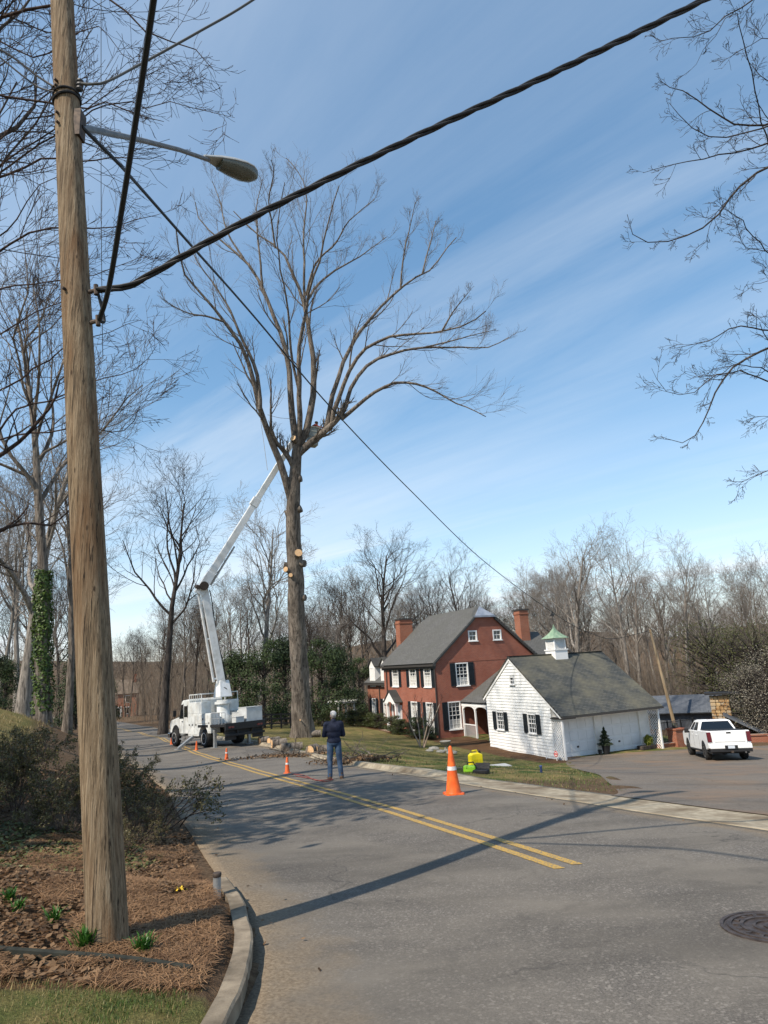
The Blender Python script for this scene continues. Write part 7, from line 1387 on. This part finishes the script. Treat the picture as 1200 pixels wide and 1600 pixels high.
# grey shed and stone fireplace behind the drive
s0 = on_ground(1062, 54); M_shed = M('grey_shed', (.075,.085,.10), (.11,.12,.135), 4, .7, .2, 30); sh_ = tag(empty('garden_shed', s0, rad(-20)), 'dark grey shed with long low roof behind the driveway', 'shed')
MB().box((-2.6,0,-.6),(2.9,3.0,1.5)).build('wall', M_shed, sh_); roof_slab('roof', [(-3.0,-.5,1.45),(3.3,-.5,1.45),(3.3,1.7,2.75),(-3.0,1.7,2.75)], .1, M_shed, sh_); roof_slab('roof', [(3.3,3.6,1.45),(-3.0,3.6,1.45),(-3.0,1.7,2.75),(3.3,1.7,2.75)], .1, M_shed, sh_); MB().box((-.5,-.03,-.5),(.4,0,1.35)).build('door', M_shed, sh_)
fs = on_ground(1121, 47); m, n, b = newmat('fieldstone'); b.inputs['Roughness'].default_value = .9; vo = N(n, 'ShaderNodeTexVoronoi'); vo.inputs['Scale'].default_value = 3.2; n.links.new(mapped(n, 'Object', (1,1,1.4)), vo.inputs[0]); n.links.new(ramp(n, vo.outputs['Color'], [(.2, (.30,.17,.07)), (.5, (.46,.31,.15)), (.8, (.36,.29,.20))]), b.inputs['Base Color']); bumpn(n, b, vo.outputs['Distance'], -.7, .05); M_field = m
fp_ = tag(empty('stone_fireplace', fs, rad(-25)), 'tan fieldstone outdoor fireplace with dark slab top behind the pickup', 'fireplace'); g = np.random.default_rng(12)
z = -.3
while z < 2.9:
    x = -.62; hh_ = g.uniform(.2,.3)
    while x < .6:
        wq = g.uniform(.22,.42); MB().box((x+.01,-.45-g.random()*.04,z+.01),(min(x+wq,.66)-.01,.42,z+hh_-.01)).build('stone', M_field, fp_, bevel=.03, seg=1); x += wq
    z += hh_
MB().box((-.60,-.42,-.3),(.62,.40,2.85)).build('core', M_dark, fp_); MB().box((-.9,-.75,3.0),(1.4,.7,3.14)).build('slab', M_vblk, fp_, bevel=.02)
dl_ = on_ground(1150, 45); lr_ = tag(empty('lean_to', dl_, rad(-25)), 'dark sloping lean-to roof beside the stone fireplace', 'roof'); roof_slab('roof', [(1.5,-.6,.35),(1.5,2,.35),(-1.0,2,1.75),(-1.0,-.6,1.75)], .12, M_shed, lr_); MB().box((-.85,-.4,-.6),(-.7,-.25,1.62)).build('post', M_vblk, lr_); MB().box((1.2,-.4,-.6),(1.35,-.25,.45)).build('post', M_vblk, lr_); MB().box((-.85,1.6,-.6),(1.3,1.7,.5)).build('back_wall', M_shed, lr_)
# white pergola and dark ranch fence
pg = hp3(-.8, 19.5); pe = tag(empty('pergola', pg, HA+.3), 'small white garden pergola beside the wing of the brick house', 'pergola')
for x, y in ((-1,-.7),(1,-.7),(-1,.7),(1,.7)): MB().box((x-.07,y-.07,-.3),(x+.07,y+.07,2.1)).build('post', M_trim, pe)
for y in (-.7,.7): MB().box((-1.4,y-.05,2.1),(1.4,y+.05,2.28)).build('beam', M_trim, pe)
for k in range(8): MB().box((-1.25+k*.34,-1.1,2.28),(-1.19+k*.34,1.1,2.42)).build('rafter', M_trim, pe)
a0 = on_ground(408, 55); a1 = on_ground(468, 57); dv = a1-a0; fl = np.linalg.norm(dv[:2]); fb = tag(empty('ranch_fence', a0, math.atan2(dv[1], dv[0])), 'dark rail fence between the bucket truck and the oak', 'fence')
for k in range(5):
    x = fl*k/4; p = a0+dv*k/4; MB().box((x-.06,-.06,Tz(p[0],p[1])-a0[2]-.2),(x+.06,.06,Tz(p[0],p[1])-a0[2]+1.3)).build('post', M_vblk, fb)
for z in (.4,.8,1.15): MB().add([(0,-.08,z),(fl,-.08,dv[2]+z),(fl,-.08,dv[2]+z+.12),(0,-.08,z+.12),(0,-.05,z),(fl,-.05,dv[2]+z),(fl,-.05,dv[2]+z+.12),(0,-.05,z+.12)], [(0,1,2,3),(7,6,5,4),(0,4,5,1),(3,2,6,7)]).build('rail', M_vblk, fb)
# white post-and-rail by the far bend
w0 = np.array([-22.6, 76, 0]); w0[2] = Tz(w0[0], w0[1]); wf = tag(empty('rail_fence', w0, rad(15)), 'white post and rail fence at the bend beyond the bucket truck', 'fence')
for k in range(4): MB().box((k*2.2-.09,-.09,-.3),(k*2.2+.09,.09,1.35)).build('post', M_trim, wf)
for z in (.5, 1.0): MB().box((0,-.03,z),(6.6,.03,z+.12)).build('rail', M('weathered_rail', (.35,.33,.30), rough=.8), wf)
# far brick house at the end of the road
fh = np.array([-62.0, 150.0, 0]); fh[2] = Tz(fh[0], fh[1])-.3; far = tag(empty('far_house', fh, rad(18)), 'small far-off orange brick house at the end of the road', 'house'); M_brickF = brickmat('far_brick', (.42,.15,.08), (.34,.11,.06), (.34,.26,.2))
MB().box((-8,0,-1),(3.4,8,5.4)).build('wall', M_brickF, far); roof_slab('roof', [(-8.4,-.4,5.3),(3.8,-.4,5.3),(3.8,4,8.4),(-8.4,4,8.4)], .15, M('far_roof', (.16,.12,.09), (.20,.16,.12), 2, .9), far); roof_slab('roof', [(3.8,8.4,5.3),(-8.4,8.4,5.3),(-8.4,4,8.4),(3.8,4,8.4)], .15, MATS['far_roof'], far); eg = MB(); eg.quad((3.39,0,5.3),(3.39,8,5.3),(3.39,4,8.2)); eg.build('gable', M_brickF, far)
for x in (-6.8,-4.6,-2.4,1.6):
    for z in (.9, 3.4):
        if x == -2.4 and z < 1: continue
        f_ = MB().box((x-.6,-.06,z-.05),(x+.6,.02,z+1.55)).build('window', M_trim, far); MB().box((x-.48,-.075,z+.08),(x+.48,-.055,z+1.42)).build('pane', M_vglass, f_)
dd_ = MB().box((-1.3,-.15,-.3),(.3,.02,2.6)).build('door_surround', M_trim, far); MB().box((-.95,-.17,-.2),(-.05,-.14,2.2)).build('door', M_dark, dd_); MB().box((2.2,3,5),(3.0,3.8,9.6)).build('chimney', M_brickF, far)
